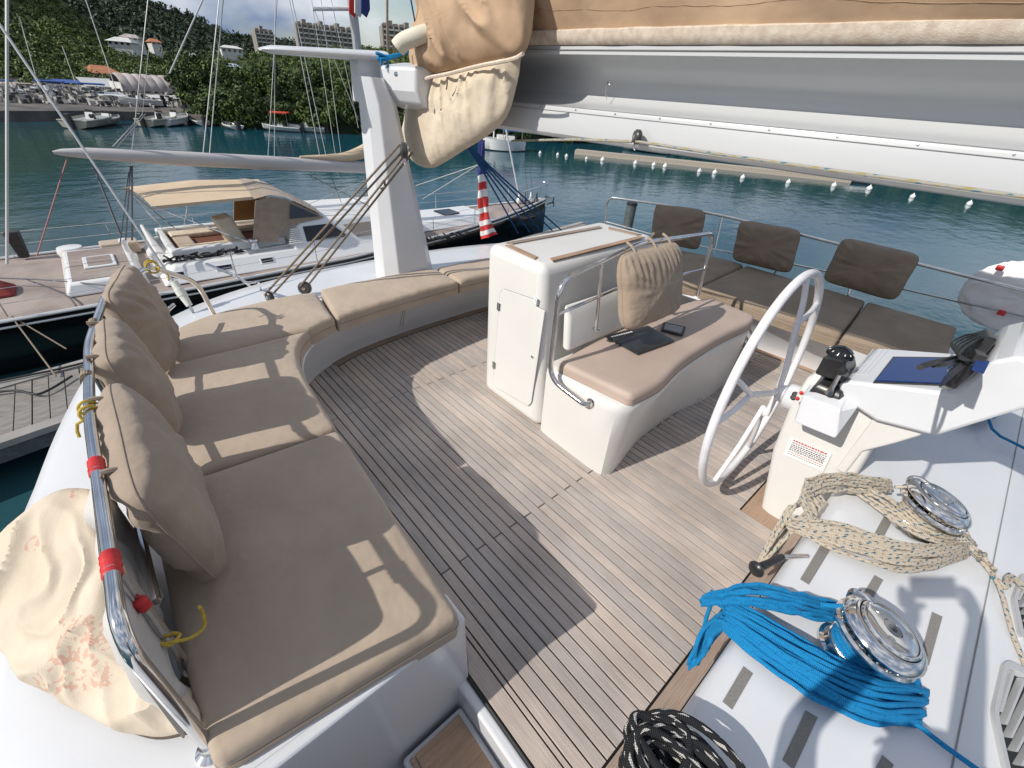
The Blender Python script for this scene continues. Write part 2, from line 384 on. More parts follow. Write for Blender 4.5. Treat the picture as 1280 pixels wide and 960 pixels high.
def fbm(p, s, o=3): return noise.fractal(V(p) * s, 1.0, 2.0, o)
def pad(P, lu, lv, th, r=0.03, puff=0.012, amp=0.004, nu=16, nv=14, seed=0.0, cornerpull=1.0):
    """upholstered pad; P(u,v) gives the plan point of the top, lu, lv its rough lengths in metres"""
    def samp(L, n):
        e = [r * (1 - math.cos(a * math.pi / 8)) / L for a in range(4)]
        mid = [r / L + (1 - 2 * r / L) * i / n for i in range(n + 1)]
        return e + mid + [1 - q for q in e[::-1]]
    us, vs = samp(lu, nu), samp(lv, nv)
    rows = []
    for u in us:
        row = []
        for v in vs:
            dx = min(u, 1 - u) * lu; dy = min(v, 1 - v) * lv
            a = max(0, (r - dx) / r); b = max(0, (r - dy) / r); Lh = math.hypot(a, b); uu, vv = u, v
            if Lh > 1:
                a2, b2 = a / Lh, b / Lh
                du = (r - a2 * r) / lu; dv = (r - b2 * r) / lv
                uu = du if u < 0.5 else 1 - du; vv = dv if v < 0.5 else 1 - dv
                drop = r
            else: drop = r - math.sqrt(max(0, r * r * (1 - Lh * Lh)))
            p = P(uu, vv).copy()
            w = (1 - (2 * u - 1) ** 6) * (1 - (2 * v - 1) ** 6)
            p.z += -drop + puff * w + amp * fbm(p + V((seed, 0, 0)), 3.0) * w * 2
            row.append(p)
        rows.append(row)
    mb = MB(); mb.grid(rows)
    nu_, nv_ = len(us), len(vs)
    per = [(i, 0) for i in range(nu_)] + [(nu_ - 1, j) for j in range(1, nv_)] + [(i, nv_ - 1) for i in range(nu_ - 2, -1, -1)] + [(0, j) for j in range(nv_ - 2, 0, -1)]
    top = [rows[i][j] for i, j in per]
    m = [V((p.x, p.y, p.z - (th - 2 * r) * 0.5)) for p in top]
    bot = [V((p.x, p.y, p.z - (th - 1.3 * r))) for p in top]
    mb.grid([top, m, bot], closev=True)
    mb.add(bot, [list(range(len(bot)))])
    # seam piping along the upper edge
    seam = [q + V((0, 0, -0.006)) for q in top]
    return fixn(mb), seam
def ruled(A, B):
    A = [V(a) for a in A]; B = [V(b) for b in B]
    def ev(C, u):
        t = u * (len(C) - 1); i = min(int(t), len(C) - 2); return C[i].lerp(C[i + 1], t - i)
    return lambda u, v: ev(A, u).lerp(ev(B, u), v)

def pillow(c, ax, ay, az, w, h, t, n=26, seed=0.0, wr=0.012, sag=0.0, pinch=0.06, pleat=0.0):
    """pillow mesh: ax across, ay up, az out of the face"""
    c, ax, ay, az = V(c), V(ax).normalized(), V(ay).normalized(), V(az).normalized()
    mb = MB(); fr = []; bk = []
    for i in range(n + 1):
        u = -math.cos(math.pi * i / n) if i not in (0, n) else (-1 if i == 0 else 1)
        u = 0.5 * u + 0.5 * (2 * i / n - 1); rf = []; rb = []
        for j in range(n + 1):
            v = -math.cos(math.pi * j / n); v = 0.5 * v + 0.5 * (2 * j / n - 1)
            T = (max(0, 1 - abs(u) ** 3.0) * max(0, 1 - abs(v) ** 3.0)) ** 0.42
            eu = 1 - pinch * (1 - u * u) * abs(v) ** 4 * 0.0
            x = u * (1 - pinch * (1 - v * v) ** 1 * 0 + 0) * w / 2 * (1 - pinch * (1 - abs(v)) * abs(u) * 0.5)
            y = v * h / 2 * (1 - pinch * (1 - abs(u)) * abs(v) * 0.5) - sag * (1 - u * u) * (1 - v) * 0.5
            rc_ = 1 - 0.10 * (abs(u) ** 5) * (abs(v) ** 5); x *= rc_; y *= rc_
            ed = max(abs(u), abs(v)); cw = 0.25 + 0.75 * (ed ** 2)
            an = math.atan2(v, u)
            wk = noise.noise(V((math.cos(an) * 4.2 + seed, math.sin(an) * 4.2, ed * 1.1 + seed))) * 1.2 + 0.6 * noise.noise(V((u * 3.1 + seed, v * 3.1, seed * 2))) + 0.5 * noise.noise(V((math.cos(an) * 9 + seed, math.sin(an) * 9, ed * 2)))
            d = wr * wk * (T ** 0.6) * cw * 1.5
            if pleat: d += pleat * abs(math.sin(u * 19 + 1.2 * noise.noise(V((u * 3, 0, seed))))) * max(0, min(1, (v - 0.05) * 1.6)) * (T ** 0.4)
            base = c + ax * x + ay * y
            rf.append(base + az * (T * t / 2 + d)); rb.append(base - az * (T * t / 2 + d * 0.6))
        fr.append(rf); bk.append(rb)
    mb.grid(fr); mb.grid(bk)
    bm = bmesh.new(); vs = [bm.verts.new(q) for q in mb.v]
    for f in mb.f: bm.faces.new([vs[k] for k in f])
    bmesh.ops.remove_doubles(bm, verts=bm.verts, dist=0.0004)
    bmesh.ops.recalc_face_normals(bm, faces=bm.faces); bm.verts.index_update()
    o = MB(); o.v = [q.co.copy() for q in bm.verts]; o.f = [[q.index for q in f.verts] for f in bm.faces]; bm.free()
    edge = [fr[i][0] for i in range(n + 1)] + [fr[n][j] for j in range(1, n + 1)] + [fr[i][n] for i in range(n - 1, -1, -1)] + [fr[0][j] for j in range(n - 1, 0, -1)]
    return o, edge

# ================================================================== SETTING: our boat's deck and mouldings
PW = 0.0506
deck = obj('teak_deck', MB().box((-3.6, 0.455, -0.05), (-0.088, 4.6, -0.012)), caulk, kind='structure', smooth=0)
rowA, rowB = -0.988, -2.305
pcache = {}
def plank(x0, x1, y0, y1, z=0.0, m=teak, parent=deck, name='plank', th=0.012):
    g = 0.0032
    key = (round(x1 - x0, 4), round(y1 - y0, 4), m.name, parent.name)
    if key not in pcache:
        a, b = (x1 - x0) / 2 - g, (y1 - y0) / 2 - g
        c = 0.0012
        P = [(-a, -b, -th), (a, -b, -th), (a, b, -th), (-a, b, -th), (-a, -b, -c), (a, -b, -c), (a, b, -c), (-a, b, -c), (-a + c, -b + c, 0), (a - c, -b + c, 0), (a - c, b - c, 0), (-a + c, b - c, 0)]
        me = bpy.data.meshes.new('plank'); me.from_pydata(P, [], [(0, 1, 5, 4), (1, 2, 6, 5), (2, 3, 7, 6), (3, 0, 4, 7), (4, 5, 9, 8), (5, 6, 10, 9), (6, 7, 11, 10), (7, 4, 8, 11), (8, 9, 10, 11)])
        me.materials.append(m); pcache[key] = me
    o = bpy.data.objects.new(name, pcache[key]); put(o, parent)
    o.location = V(((x0 + x1) / 2, (y0 + y1) / 2, z)) - ORG[parent.name]
    return o
plank(-3.4, -0.09, 0.462, 0.535)                                  # wide margin board beside the stairwell
k = 0
y = 0.535
first = 11 * PW
plank(-3.4, -0.09, 0.535, first)
for n in range(11, 86):
    y0, y1 = n * PW, (n + 1) * PW
    xe = -0.09 if y1 < 2.08 else -0.295
    j = rowA if n % 2 == 0 else rowB
    plank(-3.5, j, y0, y1); plank(j, xe, y0, y1)
# brown margin boards along the forward edge
plank(-0.088, -0.006, 0.46, 2.19, m=teakb)
plank(-0.293, -0.092, 2.078, 2.20, m=teakb)
plank(-0.293, -0.225, 2.20, 4.3, m=teakb)
# margin board following the curved bench foot
basep = [(-0.60, 0.47), (-1.2, 0.475), (-1.8, 0.49), (-2.3, 0.53), (-2.62, 0.60), (-2.80, 0.72), (-2.93, 0.90), (-3.03, 1.16), (-3.09, 1.55), (-3.12, 2.0), (-3.12, 2.6), (-3.0, 3.1), (-2.7, 3.55), (-2.2, 3.85), (-1.64, 4.02), (-1.0, 4.09), (-0.35, 4.12), (0.2, 4.14)]
base = rs(sm([(a, b, 0) for a, b in basep]), 80)
def offs(C, d, z):
    o = []
    for i, p in enumerate(C):
        t = (C[min(i + 1, len(C) - 1)] - C[max(i - 1, 0)]).normalized(); nn = V((-t.y, t.x, 0)) * -1
        q = p + nn * d; q.z = z; o.append(q)
    return o
i0, i1 = 24, 79
A_, B_ = offs(base, -0.02, 0.004)[i0:i1], offs(base, 0.062, 0.004)[i0:i1]
mbm = MB(); mbm.grid([[a + V((0, 0, -0.012)), a, b, b + V((0, 0, -0.012))] for a, b in zip(A_, B_)])
segs = 9
for q in range(segs):
    s0 = int(q * (len(A_) - 1) / segs); s1 = int((q + 1) * (len(A_) - 1) / segs)
    mq = MB(); a, b = A_[s0:s1 + 1], B_[s0:s1 + 1]
    a = a[:-1] + [a[-1].lerp(a[-2], 0.05)]; b = b[:-1] + [b[-1].lerp(b[-2], 0.05)]
    mq.grid([[p + V((0, 0, -0.016)), p, r_, r_ + V((0, 0, -0.016))] for p, r_ in zip(a, b)])
    obj('margin_board', fixn(mq), teakb, deck, smooth=40)
obj('caulk_seam', MB().tube(offs(base, 0.066, -0.001)[i0:i1], 0.004, 5), caulk, deck)

# ---- moulded coaming: bench front, bench top, side deck and hull side in one shell
hullp = [(0.9, -0.95), (-0.2, -0.80), (-1.02, -0.70), (-1.79, -0.64), (-2.06, -0.585), (-2.48, -0.50), (-2.96, -0.37), (-3.23, -0.24), (-3.51, 0.06), (-3.75, 0.42), (-3.88, 0.80), (-3.93, 1.2), (-3.95, 1.8), (-3.93, 2.47), (-3.80, 3.15), (-3.55, 3.75), (-3.1, 4.25), (-2.6, 4.6), (-2.0, 4.78), (-1.2, 4.80), (0.0, 4.82), (1.5, 4.84)]
topp = [(-0.60, 0.445), (-1.0, 0.455), (-1.6, 0.49), (-1.95, 0.52), (-2.2, 0.55), (-2.42, 0.61), (-2.60, 0.74), (-2.72, 0.95), (-2.81, 1.41), (-2.86, 1.99), (-2.86, 2.5), (-2.75, 3.0), (-2.45, 3.42), (-2.0, 3.62), (-1.5, 3.70), (-0.5, 3.78), (0.02, 3.88), (0.25, 3.9)]
NS = 90
tb = rs(sm([(a, b, 0) for a, b in topp]), NS); bb = rs(sm([(a, b, 0) for a, b in basep]), NS)
hp = sm([(a, b, 0) for a, b in hullp])
hs = [min(hp, key=lambda q: q.x - 0 if False else (q - V((-0.6, -0.75, 0))).length)]
i_s = min(range(len(hp)), key=lambda i: (hp[i] - V((-0.60, -0.75, 0))).length)
i_e = min(range(len(hp)), key=lambda i: (hp[i] - V((0.25, 4.82, 0))).length)
hb = rs(hp[i_s:i_e + 1], NS)
cm = MB(); rows = []
for t, b, h in zip(tb, bb, hb):
    f = 0.42
    o = (h - t).normalized()
    row = [V((b.x, b.y, -0.05)), V((b.x, b.y, 0.06)), V((b.x, b.y, 0)).lerp(V((t.x, t.y, 0)), 0.75) + V((0, 0, 0.30))]
    for q, z in ((0.0, 0.385), (0.02, 0.41), (0.05, 0.42)): row.append(V((t.x, t.y, 0)).lerp(V((h.x, h.y, 0)), q) + V((0, 0, z)))
    for q, z in ((0.3, 0.42), (0.6, 0.42), (0.8, 0.415), (0.93, 0.395), (0.98, 0.37), (1.0, 0.33)): row.append(V((t.x, t.y, 0)).lerp(V((h.x, h.y, 0)), q) + V((0, 0, z)))
    row += [V((h.x, h.y, 0.15)), V((h.x, h.y, -0.6)) + o * 0.05, V((h.x, h.y, -2.2)) + o * -0.25]
    rows.append(row)
cm.grid(rows)
coam = obj('moulded_coaming', fixn(cm), gel, kind='structure', smooth=50)
# forward continuation of the side deck and hull, past the bench end
fm = MB(); rws = []
for t_ in range(12):
    x = -0.60 + t_ * 0.16
    hy = -0.75 - 0.14 * (x + 0.6)
    yi = -0.24
    rws.append([V((x, yi, -0.5)), V((x, yi, 0.385)), V((x, yi - 0.03, 0.42)), V((x, hy * 0.6 + yi * 0.4, 0.418)), V((x, hy + 0.07, 0.395)), V((x, hy + 0.015, 0.37)), V((x, hy, 0.33)), V((x, hy, 0.15)), V((x, hy - 0.05, -0.6)), V((x, hy + 0.2, -2.2))])
fm.grid(rws)
obj('side_deck', fixn(fm), gel, kind='structure', smooth=50)

# ---- end face of the starboard bench and the stairwell
st = MB()
ef = [V((-0.60, 0.443, 0.4185)), V((-0.60, 0.462, 0.0)), V((-0.60, 0.462, -0.62)), V((-0.60, -0.30, -0.62)), V((-0.60, -0.30, 0.4185))]
st.prism([q + V((-0.10, 0, 0)) for q in ef], (0.118, 0, 0))
st.box((-0.60, 0.412, -0.62), (0.9, 0.4535, -0.008))        # wall under the deck edge
st.box((-0.585, -0.26, -0.62), (0.9, -0.236, 0.40))
st.box((-0.59, -0.24, -0.66), (0.9, 0.45, -0.62))
stw = obj('stairwell', st, gel, kind='structure', smooth=0, bevel=0.012, seg=3)
# two stair treads with teak
def tread(x0, x1, y0, y1, z):
    tr = obj('stair_step', MB().box((x0, y0, z - 0.16), (x1, y1, z)), gel, stw, smooth=0, bevel=0.015, seg=3)
    o = obj('tread_board', MB().box((x0 + 0.02, y0 + (y1 - y0) * 0.16, z + 0.001), (x1 - 0.02, y1 - 0.025, z + 0.012)), teakb, stw, smooth=0, bevel=0.004)
    o = obj('tread_board', MB().box((x0 + 0.02, y0 + 0.02, z + 0.001), (x1 - 0.02, y0 + (y1 - y0) * 0.16 - 0.004, z + 0.012)), teakb, stw, smooth=0, bevel=0.004)
    return tr
tread(-0.565, 0.7, 0.16, 0.411, -0.13)
tread(-0.50, 0.7, -0.22, 0.145, -0.32)
# black rubber strip on the deck edge
obj('rubber_strip', MB().tube([(-0.60, 0.455, -0.004), (0.2, 0.455, -0.004)], 0.006, 8), blackr, deck)

# ---- cushions of the starboard and stern bench
ci = sm([(-0.56, 0.41, 0.5), (-0.97, 0.44, 0.5), (-1.6, 0.48, 0.5), (-1.92, 0.505, 0.5), (-2.16, 0.53, 0.5), (-2.36, 0.58, 0.5), (-2.53, 0.67, 0.5), (-2.63, 0.81, 0.5), (-2.67, 0.95, 0.5), (-2.73, 1.41, 0.5), (-2.77, 1.99, 0.5), (-2.76, 2.4, 0.5), (-2.66, 2.9, 0.5)], 10)
co_ = sm([(-0.64, -0.22, 0.5), (-1.0, -0.225, 0.5), (-1.6, -0.21, 0.5), (-2.1, -0.19, 0.5), (-2.6, -0.11, 0.5), (-2.99, 0.08, 0.5), (-3.08, 0.19, 0.5), (-3.14, 0.37, 0.5), (-3.17, 0.62, 0.5), (-3.18, 1.02, 0.5), (-3.18, 1.47, 0.5), (-3.14, 2.0, 0.5), (-3.12, 2.58, 0.5), (-3.05, 3.1, 0.5)], 10)
def near(C, p): return min(range(len(C)), key=lambda i: (C[i] - V(p)).length)
cuts_i = [(-0.56, 0.41, 0.5), (-1.60, 0.48, 0.5), (-2.58, 0.74, 0.5), (-2.66, 0.93, 0.5), (-2.77, 1.98, 0.5), (-2.66, 2.9, 0.5)]
cuts_o = [(-0.64, -0.22, 0.5), (-1.64, -0.21, 0.5), (-2.62, -0.105, 0.5), (-3.17, 1.02, 0.5), (-3.14, 2.0, 0.5), (-3.05, 3.1, 0.5)]
labs = ['long khaki seat cushion nearest the stairwell, at the front end of the starboard bench',
        'khaki seat cushion of the starboard bench beside the middle pillows',
        'curved khaki corner cushion where the starboard bench turns into the stern bench',
        'narrow khaki stern cushion in front of the white pillar foot',
        'narrow khaki stern cushion running behind the white locker console']
def subc(C, a, b, n=24):
    i, j = near(C, a), near(C, b); return rs(C[i:j + 1], n)
for q in range(5):
    I_ = subc(ci, cuts_i[q], cuts_i[q + 1]); O_ = subc(co_, cuts_o[q], cuts_o[q + 1])
    lu = sum((I_[i + 1] - I_[i]).length for i in range(23)); lv = (I_[12] - O_[12]).length
    g = 0.004 / max(lu, 0.1)
    R0 = ruled(I_, O_); Rf = (lambda R0, g: (lambda u, v: R0(g + u * (1 - 2 * g), v)))(R0, g)
    pm_, seam = pad(Rf, lu, lv, 0.116, r=0.028, puff=0.012, amp=0.005, nu=26, nv=16, seed=q * 3.3)
    root = thing('seat_cushion', labs[q], 'cushion', rs(I_, 3)[1] + V((0, 0, -0.085)), 'khaki cushions on the starboard and stern bench')
    obj('cushion_pad', pm_, khaki, root, smooth=60)
    obj('piping', MB().tube([p + V((0, 0, -0.02)) for p in seam], 0.0035, 5, closed=True), piping, root)

# ================================================================== starboard back rail, pillows, buoy cover
RY = -0.22
rp = [at(265, 937, z=0.42), at(150, 800, y=RY), V((-0.92, RY, 0.94)), V((-1.51, RY, 0.93)), V((-2.05, -0.19, 0.93)), V((-2.55, -0.10, 0.93)), V((-2.95, 0.10, 0.90)), V((-3.12, 0.30, 0.72)), V((-3.13, 0.34, 0.42))]
rail = thing('guard_rail', 'polished steel back rail running along the starboard bench with red tape bands', 'rail', (-1.6, RY, 0.42))
path = fil(rp, 0.09, 6)
obj('top_tube', MB().tube(path, 0.0142, 14), steel, rail, smooth=60)
obj('lower_tube', MB().tube(fil([(-0.98, RY + 0.01, 0.70), (-1.51, RY + 0.005, 0.68), (-2.05, -0.185, 0.68), (-2.55, -0.09, 0.68), (-2.98, 0.14, 0.66)], 0.1), 0.011, 10), steel, rail)
for (a, b) in (((-0.92, RY, 0.42), (-0.95, RY, 0.94)), ((-1.9, -0.20, 0.42), (-1.9, -0.20, 0.93)), ((-2.7, -0.05, 0.42), (-2.7, -0.05, 0.92))):
    po = obj('post', MB().tube([a, b], 0.010, 10), steel, rail)
    obj('post_foot', MB().lathe(a, [(0.0, 0.0), (0.034, 0.0), (0.034, 0.008), (0.018, 0.014), (0.016, 0.04), (0.0, 0.04)], 16), steel, po)
ff = rp[0]
obj('post_foot', MB().lathe(ff + V((0, 0, -0.005)), [(0, 0), (0.034, 0), (0.034, 0.01), (0.020, 0.018), (0.018, 0.045), (0, 0.045)], 18), steel, rail)
def band(pa, pb, r, name='tape_band', m=redm, parent=rail, turns=3):
    mb = MB(); pa, pb = V(pa), V(pb); n = 10
    ax = (pb - pa)
    mb.tube([pa + ax * (i / n) for i in range(n + 1)], r, 14, radii=[r * (1 + 0.07 * math.sin(i * 2.4) + (0 if 0 < i < n else -0.1)) for i in range(n + 1)])
    return obj(name, mb, m, parent, smooth=60)
def onrail(px, py):
    p = at(px, py, y=RY); return V((p.x, RY, 0.94 if p.x > -1.2 else 0.932))
band(onrail(137, 603), onrail(137, 617), 0.0172)
band(onrail(140, 697), onrail(141, 722), 0.0172)
band((-0.925, RY, 0.76), (-0.925, RY, 0.79), 0.014)
band((-1.78, -0.21, 0.933), (-1.81, -0.208, 0.933), 0.0165, 'cord_tie', ropetan)
band((-2.22, -0.165, 0.933), (-2.25, -0.16, 0.933), 0.0165, 'cord_tie', ropetan)
yc = thing('cord_tie', 'yellow cord knotted round the steel back rail beside the largest pillow', 'cord', onrail(134, 552) + V((0, 0, -0.03)))
def loopcord(c, r, n=22, rr=0.0045, turns=2, tail=()):
    c = V(c); pts = [c + V((0.008 * (i / n - 0.5) * 2 * turns, math.cos(2 * math.pi * i / n) * r, math.sin(2 * math.pi * i / n) * r)) for i in range(n * turns + 1)]
    return MB().tube(sm(pts + [c + V(t) for t in tail], 2), rr, 7)
obj('loop', loopcord(onrail(134, 552), 0.0195, tail=((0.02, -0.035, -0.03), (0.03, -0.045, -0.07))), yellm, yc)
yc2 = thing('cord_tie', 'yellow cord hanging in a loop from the lower post, below the largest pillow', 'cord', (-0.92, RY, 0.58))
cc = V((-0.925, RY, 0.62))
obj('loop', MB().tube(sm([cc + V(q) for q in ((0, -0.02, 0.01), (0.02, 0, 0.0), (0, 0.022, -0.01), (-0.02, 0.0, -0.01), (0, -0.02, 0), (0.018, 0.01, 0), (0.01, 0.04, -0.03), (0.0, 0.07, -0.03), (-0.01, 0.08, 0.01), (0.0, 0.082, 0.05))], 5), 0.0045, 8), yellm, yc2)
yc3 = thing('cord_tie', 'yellow green cord tied round the aft bend of the starboard back rail', 'cord', (-2.98, 0.12, 0.88))
obj('loop', loopcord((-2.96, 0.11, 0.90), 0.027, tail=((-0.03, 0.03, -0.02), (-0.05, 0.06, -0.06), (-0.02, 0.05, -0.10))), yellm, yc3)

def make_pillow(name, lab, c, ax, ay, az, w, h, t, m, seed, group, wr=0.012, ties=None, n=34, pleat=0.0):
    c, ax, ay, az = V(c), V(ax).normalized(), V(ay).normalized(), V(az).normalized()
    root = thing(name, lab, 'pillow', c - ay * h / 2, group)
    pm_, edge = pillow(c, ax, ay, az, w, h, t, n, seed, wr, pleat=pleat)
    obj('pillow_body', pm_, m, root, smooth=80)
    obj('seam', MB().tube(edge, 0.0028, 5, closed=True), m, root)
    if ties:
        for p, q in ties: obj('tie', MB().tube(sm([p, (V(p) + V(q)) / 2 + V((0, 0, 0.01)), q], 4), 0.007, 6), m, root)
    return root
G1 = 'khaki back pillows on the starboard bench'
lean = V((0, -0.16, 0.985))
fc = lean.cross(V((-1, 0, 0)))
make_pillow('back_pillow', 'largest khaki back pillow, nearest the camera on the starboard bench', (-1.39, -0.125, 0.745), (1, 0.0, 0.0), lean, fc, 0.66, 0.43, 0.155, khakip, 1.2, G1, 0.022,
            ties=[((-1.6, -0.16, 0.92), (-1.6, -0.21, 0.95)), ((-1.22, -0.16, 0.92), (-1.22, -0.21, 0.95))])
make_pillow('back_pillow', 'middle khaki back pillow between the largest and the aftmost one', (-2.04, -0.105, 0.745), (1, -0.06, 0), lean, fc, 0.44, 0.43, 0.155, khakip, 4.7, G1, 0.022,
            ties=[((-1.9, -0.15, 0.92), (-1.9, -0.2, 0.95)), ((-2.2, -0.13, 0.92), (-2.2, -0.18, 0.95))])
make_pillow('back_pillow', 'aftmost khaki back pillow under the bend of the steel rail', (-2.64, -0.01, 0.745), (1, -0.26, 0), V((-0.04, -0.15, 0.98)), V((0.25, 0.95, 0.15)), 0.48, 0.45, 0.155, khakip, 8.1, G1, 0.022)

# cream buoy cover hanging outside the rail
def blob(c, ax, ay, az, w, h, t, wr, seed, n=44, pw=2.4):
    c, ax, ay, az = V(c), V(ax), V(ay), V(az); rows = []
    for i in range(n + 1):
        th_ = math.pi * i / n; row = []
        for j in range(n * 2):
            ph = 2 * math.pi * j / (n * 2)
            s = math.sin(th_)
            x, y, z = s * math.cos(ph), s * math.sin(ph), math.cos(th_)
            def se(q, e): return math.copysign(abs(q) ** e, q)
            # disc like body: az is the short axis
            p = c + ax * (se(x, 0.9) * w / 2) + ay * (se(y, 0.9) * h / 2) + az * (se(z, 0.75) * t / 2)
            q = V((x * 1.3 + seed, y * 1.3, z * 1.3))
            ridge = 1 - abs(noise.noise(q * 1.7)) * 2
            ridge2 = 1 - abs(noise.noise(q * 3.3 + V((5, 2, 1)))) * 2
            d = wr * (1.6 * ridge + 0.8 * ridge2 + 0.5 * noise.noise(q * 7) - 1.2)
            p += (ax * x + ay * y + az * z).normalized() * d
            row.append(p)
        rows.append(row)
    return fixn(MB().grid(rows, closev=True))
bc = thing('buoy_cover', 'crumpled cream canvas cover with faded red print slung outside the starboard rail', 'cover', (-1.05, -0.42, 0.42))
BAGN = V((0.273, -0.536, 0.797)).normalized(); BAGP = V((-0.83, -0.33, 0.455))
bagol = [at(a, b, p=BAGP, n=BAGN) for a, b in ((96, 610), (120, 616), (130, 645), (140, 700), (162, 765), (200, 838), (250, 898), (232, 914), (190, 921), (140, 905), (90, 880), (40, 850), (5, 815), (-25, 780), (-30, 720), (-5, 672), (40, 632), (70, 614))]

# ================================================================== locker console in the middle of the cockpit
con = thing('locker_console', 'white moulded locker console with a hinged door and teak edged top', 'locker', (-1.75, 2.3, 0))
def loftbox(b, t, zb, zt, steps=1):
    return MB().hexa([(q[0], q[1], zb) for q in b] + [(q[0], q[1], zt) for q in t])
obj('body', loftbox([(-2.02, 1.66), (-1.45, 1.66), (-1.45, 3.05), (-2.02, 3.05)], [(-2.10, 1.71), (-1.60, 1.71), (-1.66, 2.90), (-2.15, 2.86)], 0.0, 1.02), gelcream, con, smooth=30, bevel=0.055, seg=5)
ez = 1.0215
def strip(a, b, w, z=ez, name='teak_trim', m=teakb, parent=con, h=0.006):
    a, b = V((a[0], a[1], z)), V((b[0], b[1], z)); d = (b - a).normalized(); n = V((-d.y, d.x, 0)) * w / 2
    c = w * 0.5
    return obj(name, MB().prism([a + n, a - n + d * c, b - n - d * c, b + n], (0, 0, h)), m, parent, smooth=0)
tc_ = [at(632, 306, z=1.02), at(754, 284, z=1.02), at(806, 296, z=1.02), at(680, 328, z=1.02)]
strip(tc_[0].lerp(tc_[1], 0.02), tc_[1].lerp(tc_[0], 0.02), 0.04); strip(tc_[1].lerp(tc_[2], 0.1), tc_[2].lerp(tc_[1], 0.1), 0.04)
strip(tc_[2].lerp(tc_[3], 0.03), tc_[3].lerp(tc_[2], 0.05), 0.04); strip(tc_[3].lerp(tc_[0], 0.16), tc_[0].lerp(tc_[3], 0.06), 0.04)
fp, fn = V((0, 1.658, 0)), V((0, 1, -0.05)).normalized()
def F(px, py, o=0.0): return at(px, py, p=fp - fn * o, n=fn)
dc = [F(626, 366), F(630, 361), F(668, 374), F(673, 384), F(682, 388), F(665, 503), F(661, 507), F(621, 484), F(617, 477)]
door = obj('door', MB().prism([q + V((0, -0.002, 0)) for q in dc], (0, -0.006, 0)), gelcream, con, smooth=20, bevel=0.004)
obj('door_gap', MB().tube(fil([q + V((0, -0.0035, 0)) for q in dc], 0.01, closed=True), 0.003, 5, closed=True), greyp, door)
for (px, py) in ((625, 383), (619, 456)):
    a = F(px, py); h = obj('hinge', MB().obox(a + V((0, -0.009, 0)), (0.017, 0, 0), (0, 0.004, 0), (0, 0, 0.026)), steel, door, smooth=0, bevel=0.003)
    obj('hinge_pin', MB().tube([a + V((0, -0.014, -0.026)), a + V((0, -0.014, 0.026))], 0.004, 8), greyp, h)
a = F(667, 445); obj('lock', MB().lathe(a, [(0, 0.0), (0.009, 0.0), (0.009, 0.016), (0.006, 0.018), (0, 0.018)], 12, axis=(0, -1, 0)), steel, door)
a = F(671, 374); obj('latch', MB().obox(a + V((0, -0.01, 0)), (0.016, 0, -0.004), (0, 0.004, 0), (0, 0, 0.012)).obox(a + V((0.012, -0.012, -0.015)), (0.004, 0, 0), (0, 0.004, 0), (0, 0, 0.02)), gel, door, smooth=0, bevel=0.002)
# recessed backrest panel on the forward side
obj('backrest_panel', MB().hexa([(-1.47, 1.80, 0.54), (-1.415, 1.80, 0.54), (-1.415, 2.95, 0.54), (-1.47, 2.95, 0.54), (-1.53, 1.83, 0.80), (-1.47, 1.83, 0.74), (-1.47, 2.9, 0.74), (-1.53, 2.9, 0.80)]), gelcream, con, smooth=30, bevel=0.03, seg=4)

# ================================================================== helm seat
seat = thing('helm_bench', 'white moulded helm bench base carrying the long curved cushion', 'bench', (-1.15, 2.5, 0))
frontb = [at(q[0], q[1], z=0) for q in ((760, 594), (797, 550), (841, 517), (885, 497))]
bot = [(-1.46, 1.662), (-1.0, 1.655), (-0.925, 1.665), (-0.90, 1.72)] + [(frontb[1].x, frontb[1].y), (frontb[2].x, frontb[2].y), (frontb[3].x, frontb[3].y), (frontb[3].x - 0.01, 3.15), (frontb[3].x - 0.03, 3.36), (-1.22, 3.47), (-1.46, 3.48)]
top = [(-1.46, 1.645), (-1.02, 1.64), (-0.93, 1.655), (-0.885, 1.73), (-0.875, 1.98), (-0.925, 2.27), (-0.945, 2.58), (-0.945, 2.9), (-0.935, 3.22), (-0.97, 3.36), (-1.10, 3.45), (-1.46, 3.45)]
def smooth_poly(p, z, n=72): return rs(fil([(a, b, z) for a, b in p], 0.06, 6, closed=True) + [fil([(a, b, z) for a, b in p], 0.06, 6, closed=True)[0]], n + 1)[:-1]
levels = []
for w, z, ins in ((0, 0.0, 0), (0.1, 0.03, 0), (0.5, 0.25, 0), (0.9, 0.44, 0), (1, 0.475, 0.006), (1, 0.488, 0.02), (1, 0.490, 0.05)):
    A0, B0 = smooth_poly(bot, z), smooth_poly(top, z)
    cx = V((-1.2, 2.5, z)); row = []
    for a, b in zip(A0, B0):
        q = a.lerp(b, w); q = q + (cx - q).normalized() * ins; q.z = z; row.append(q)
    levels.append(row)
sbm = MB().grid(levels, closev=True); sbm.add(levels[-1], [list(range(len(levels[-1])))])
obj('bench_base', fixn(sbm), gelcream, seat, smooth=40)
for t in (0.3, 0.52, 0.55, 0.88, 0.91):
    a = frontb[0].lerp(frontb[3], t)
    b_ = ruled([frontb[0], frontb[1], frontb[2], frontb[3]], [frontb[0]] * 2)(t, 0)
    obj('screw', MB().lathe(b_ + V((0.006, 0, 0.035)), [(0, 0), (0.005, 0.0), (0.004, 0.004), (0, 0.004)], 8, axis=(1, 0, 0)), greyp, seat)
hc_f = sm([(-0.90, 1.72, 0.555), (-0.885, 1.96, 0.555), (-0.935, 2.27, 0.555), (-0.955, 2.58, 0.555), (-0.955, 2.9, 0.555), (-0.94, 3.22, 0.555), (-0.98, 3.36, 0.555)], 8)
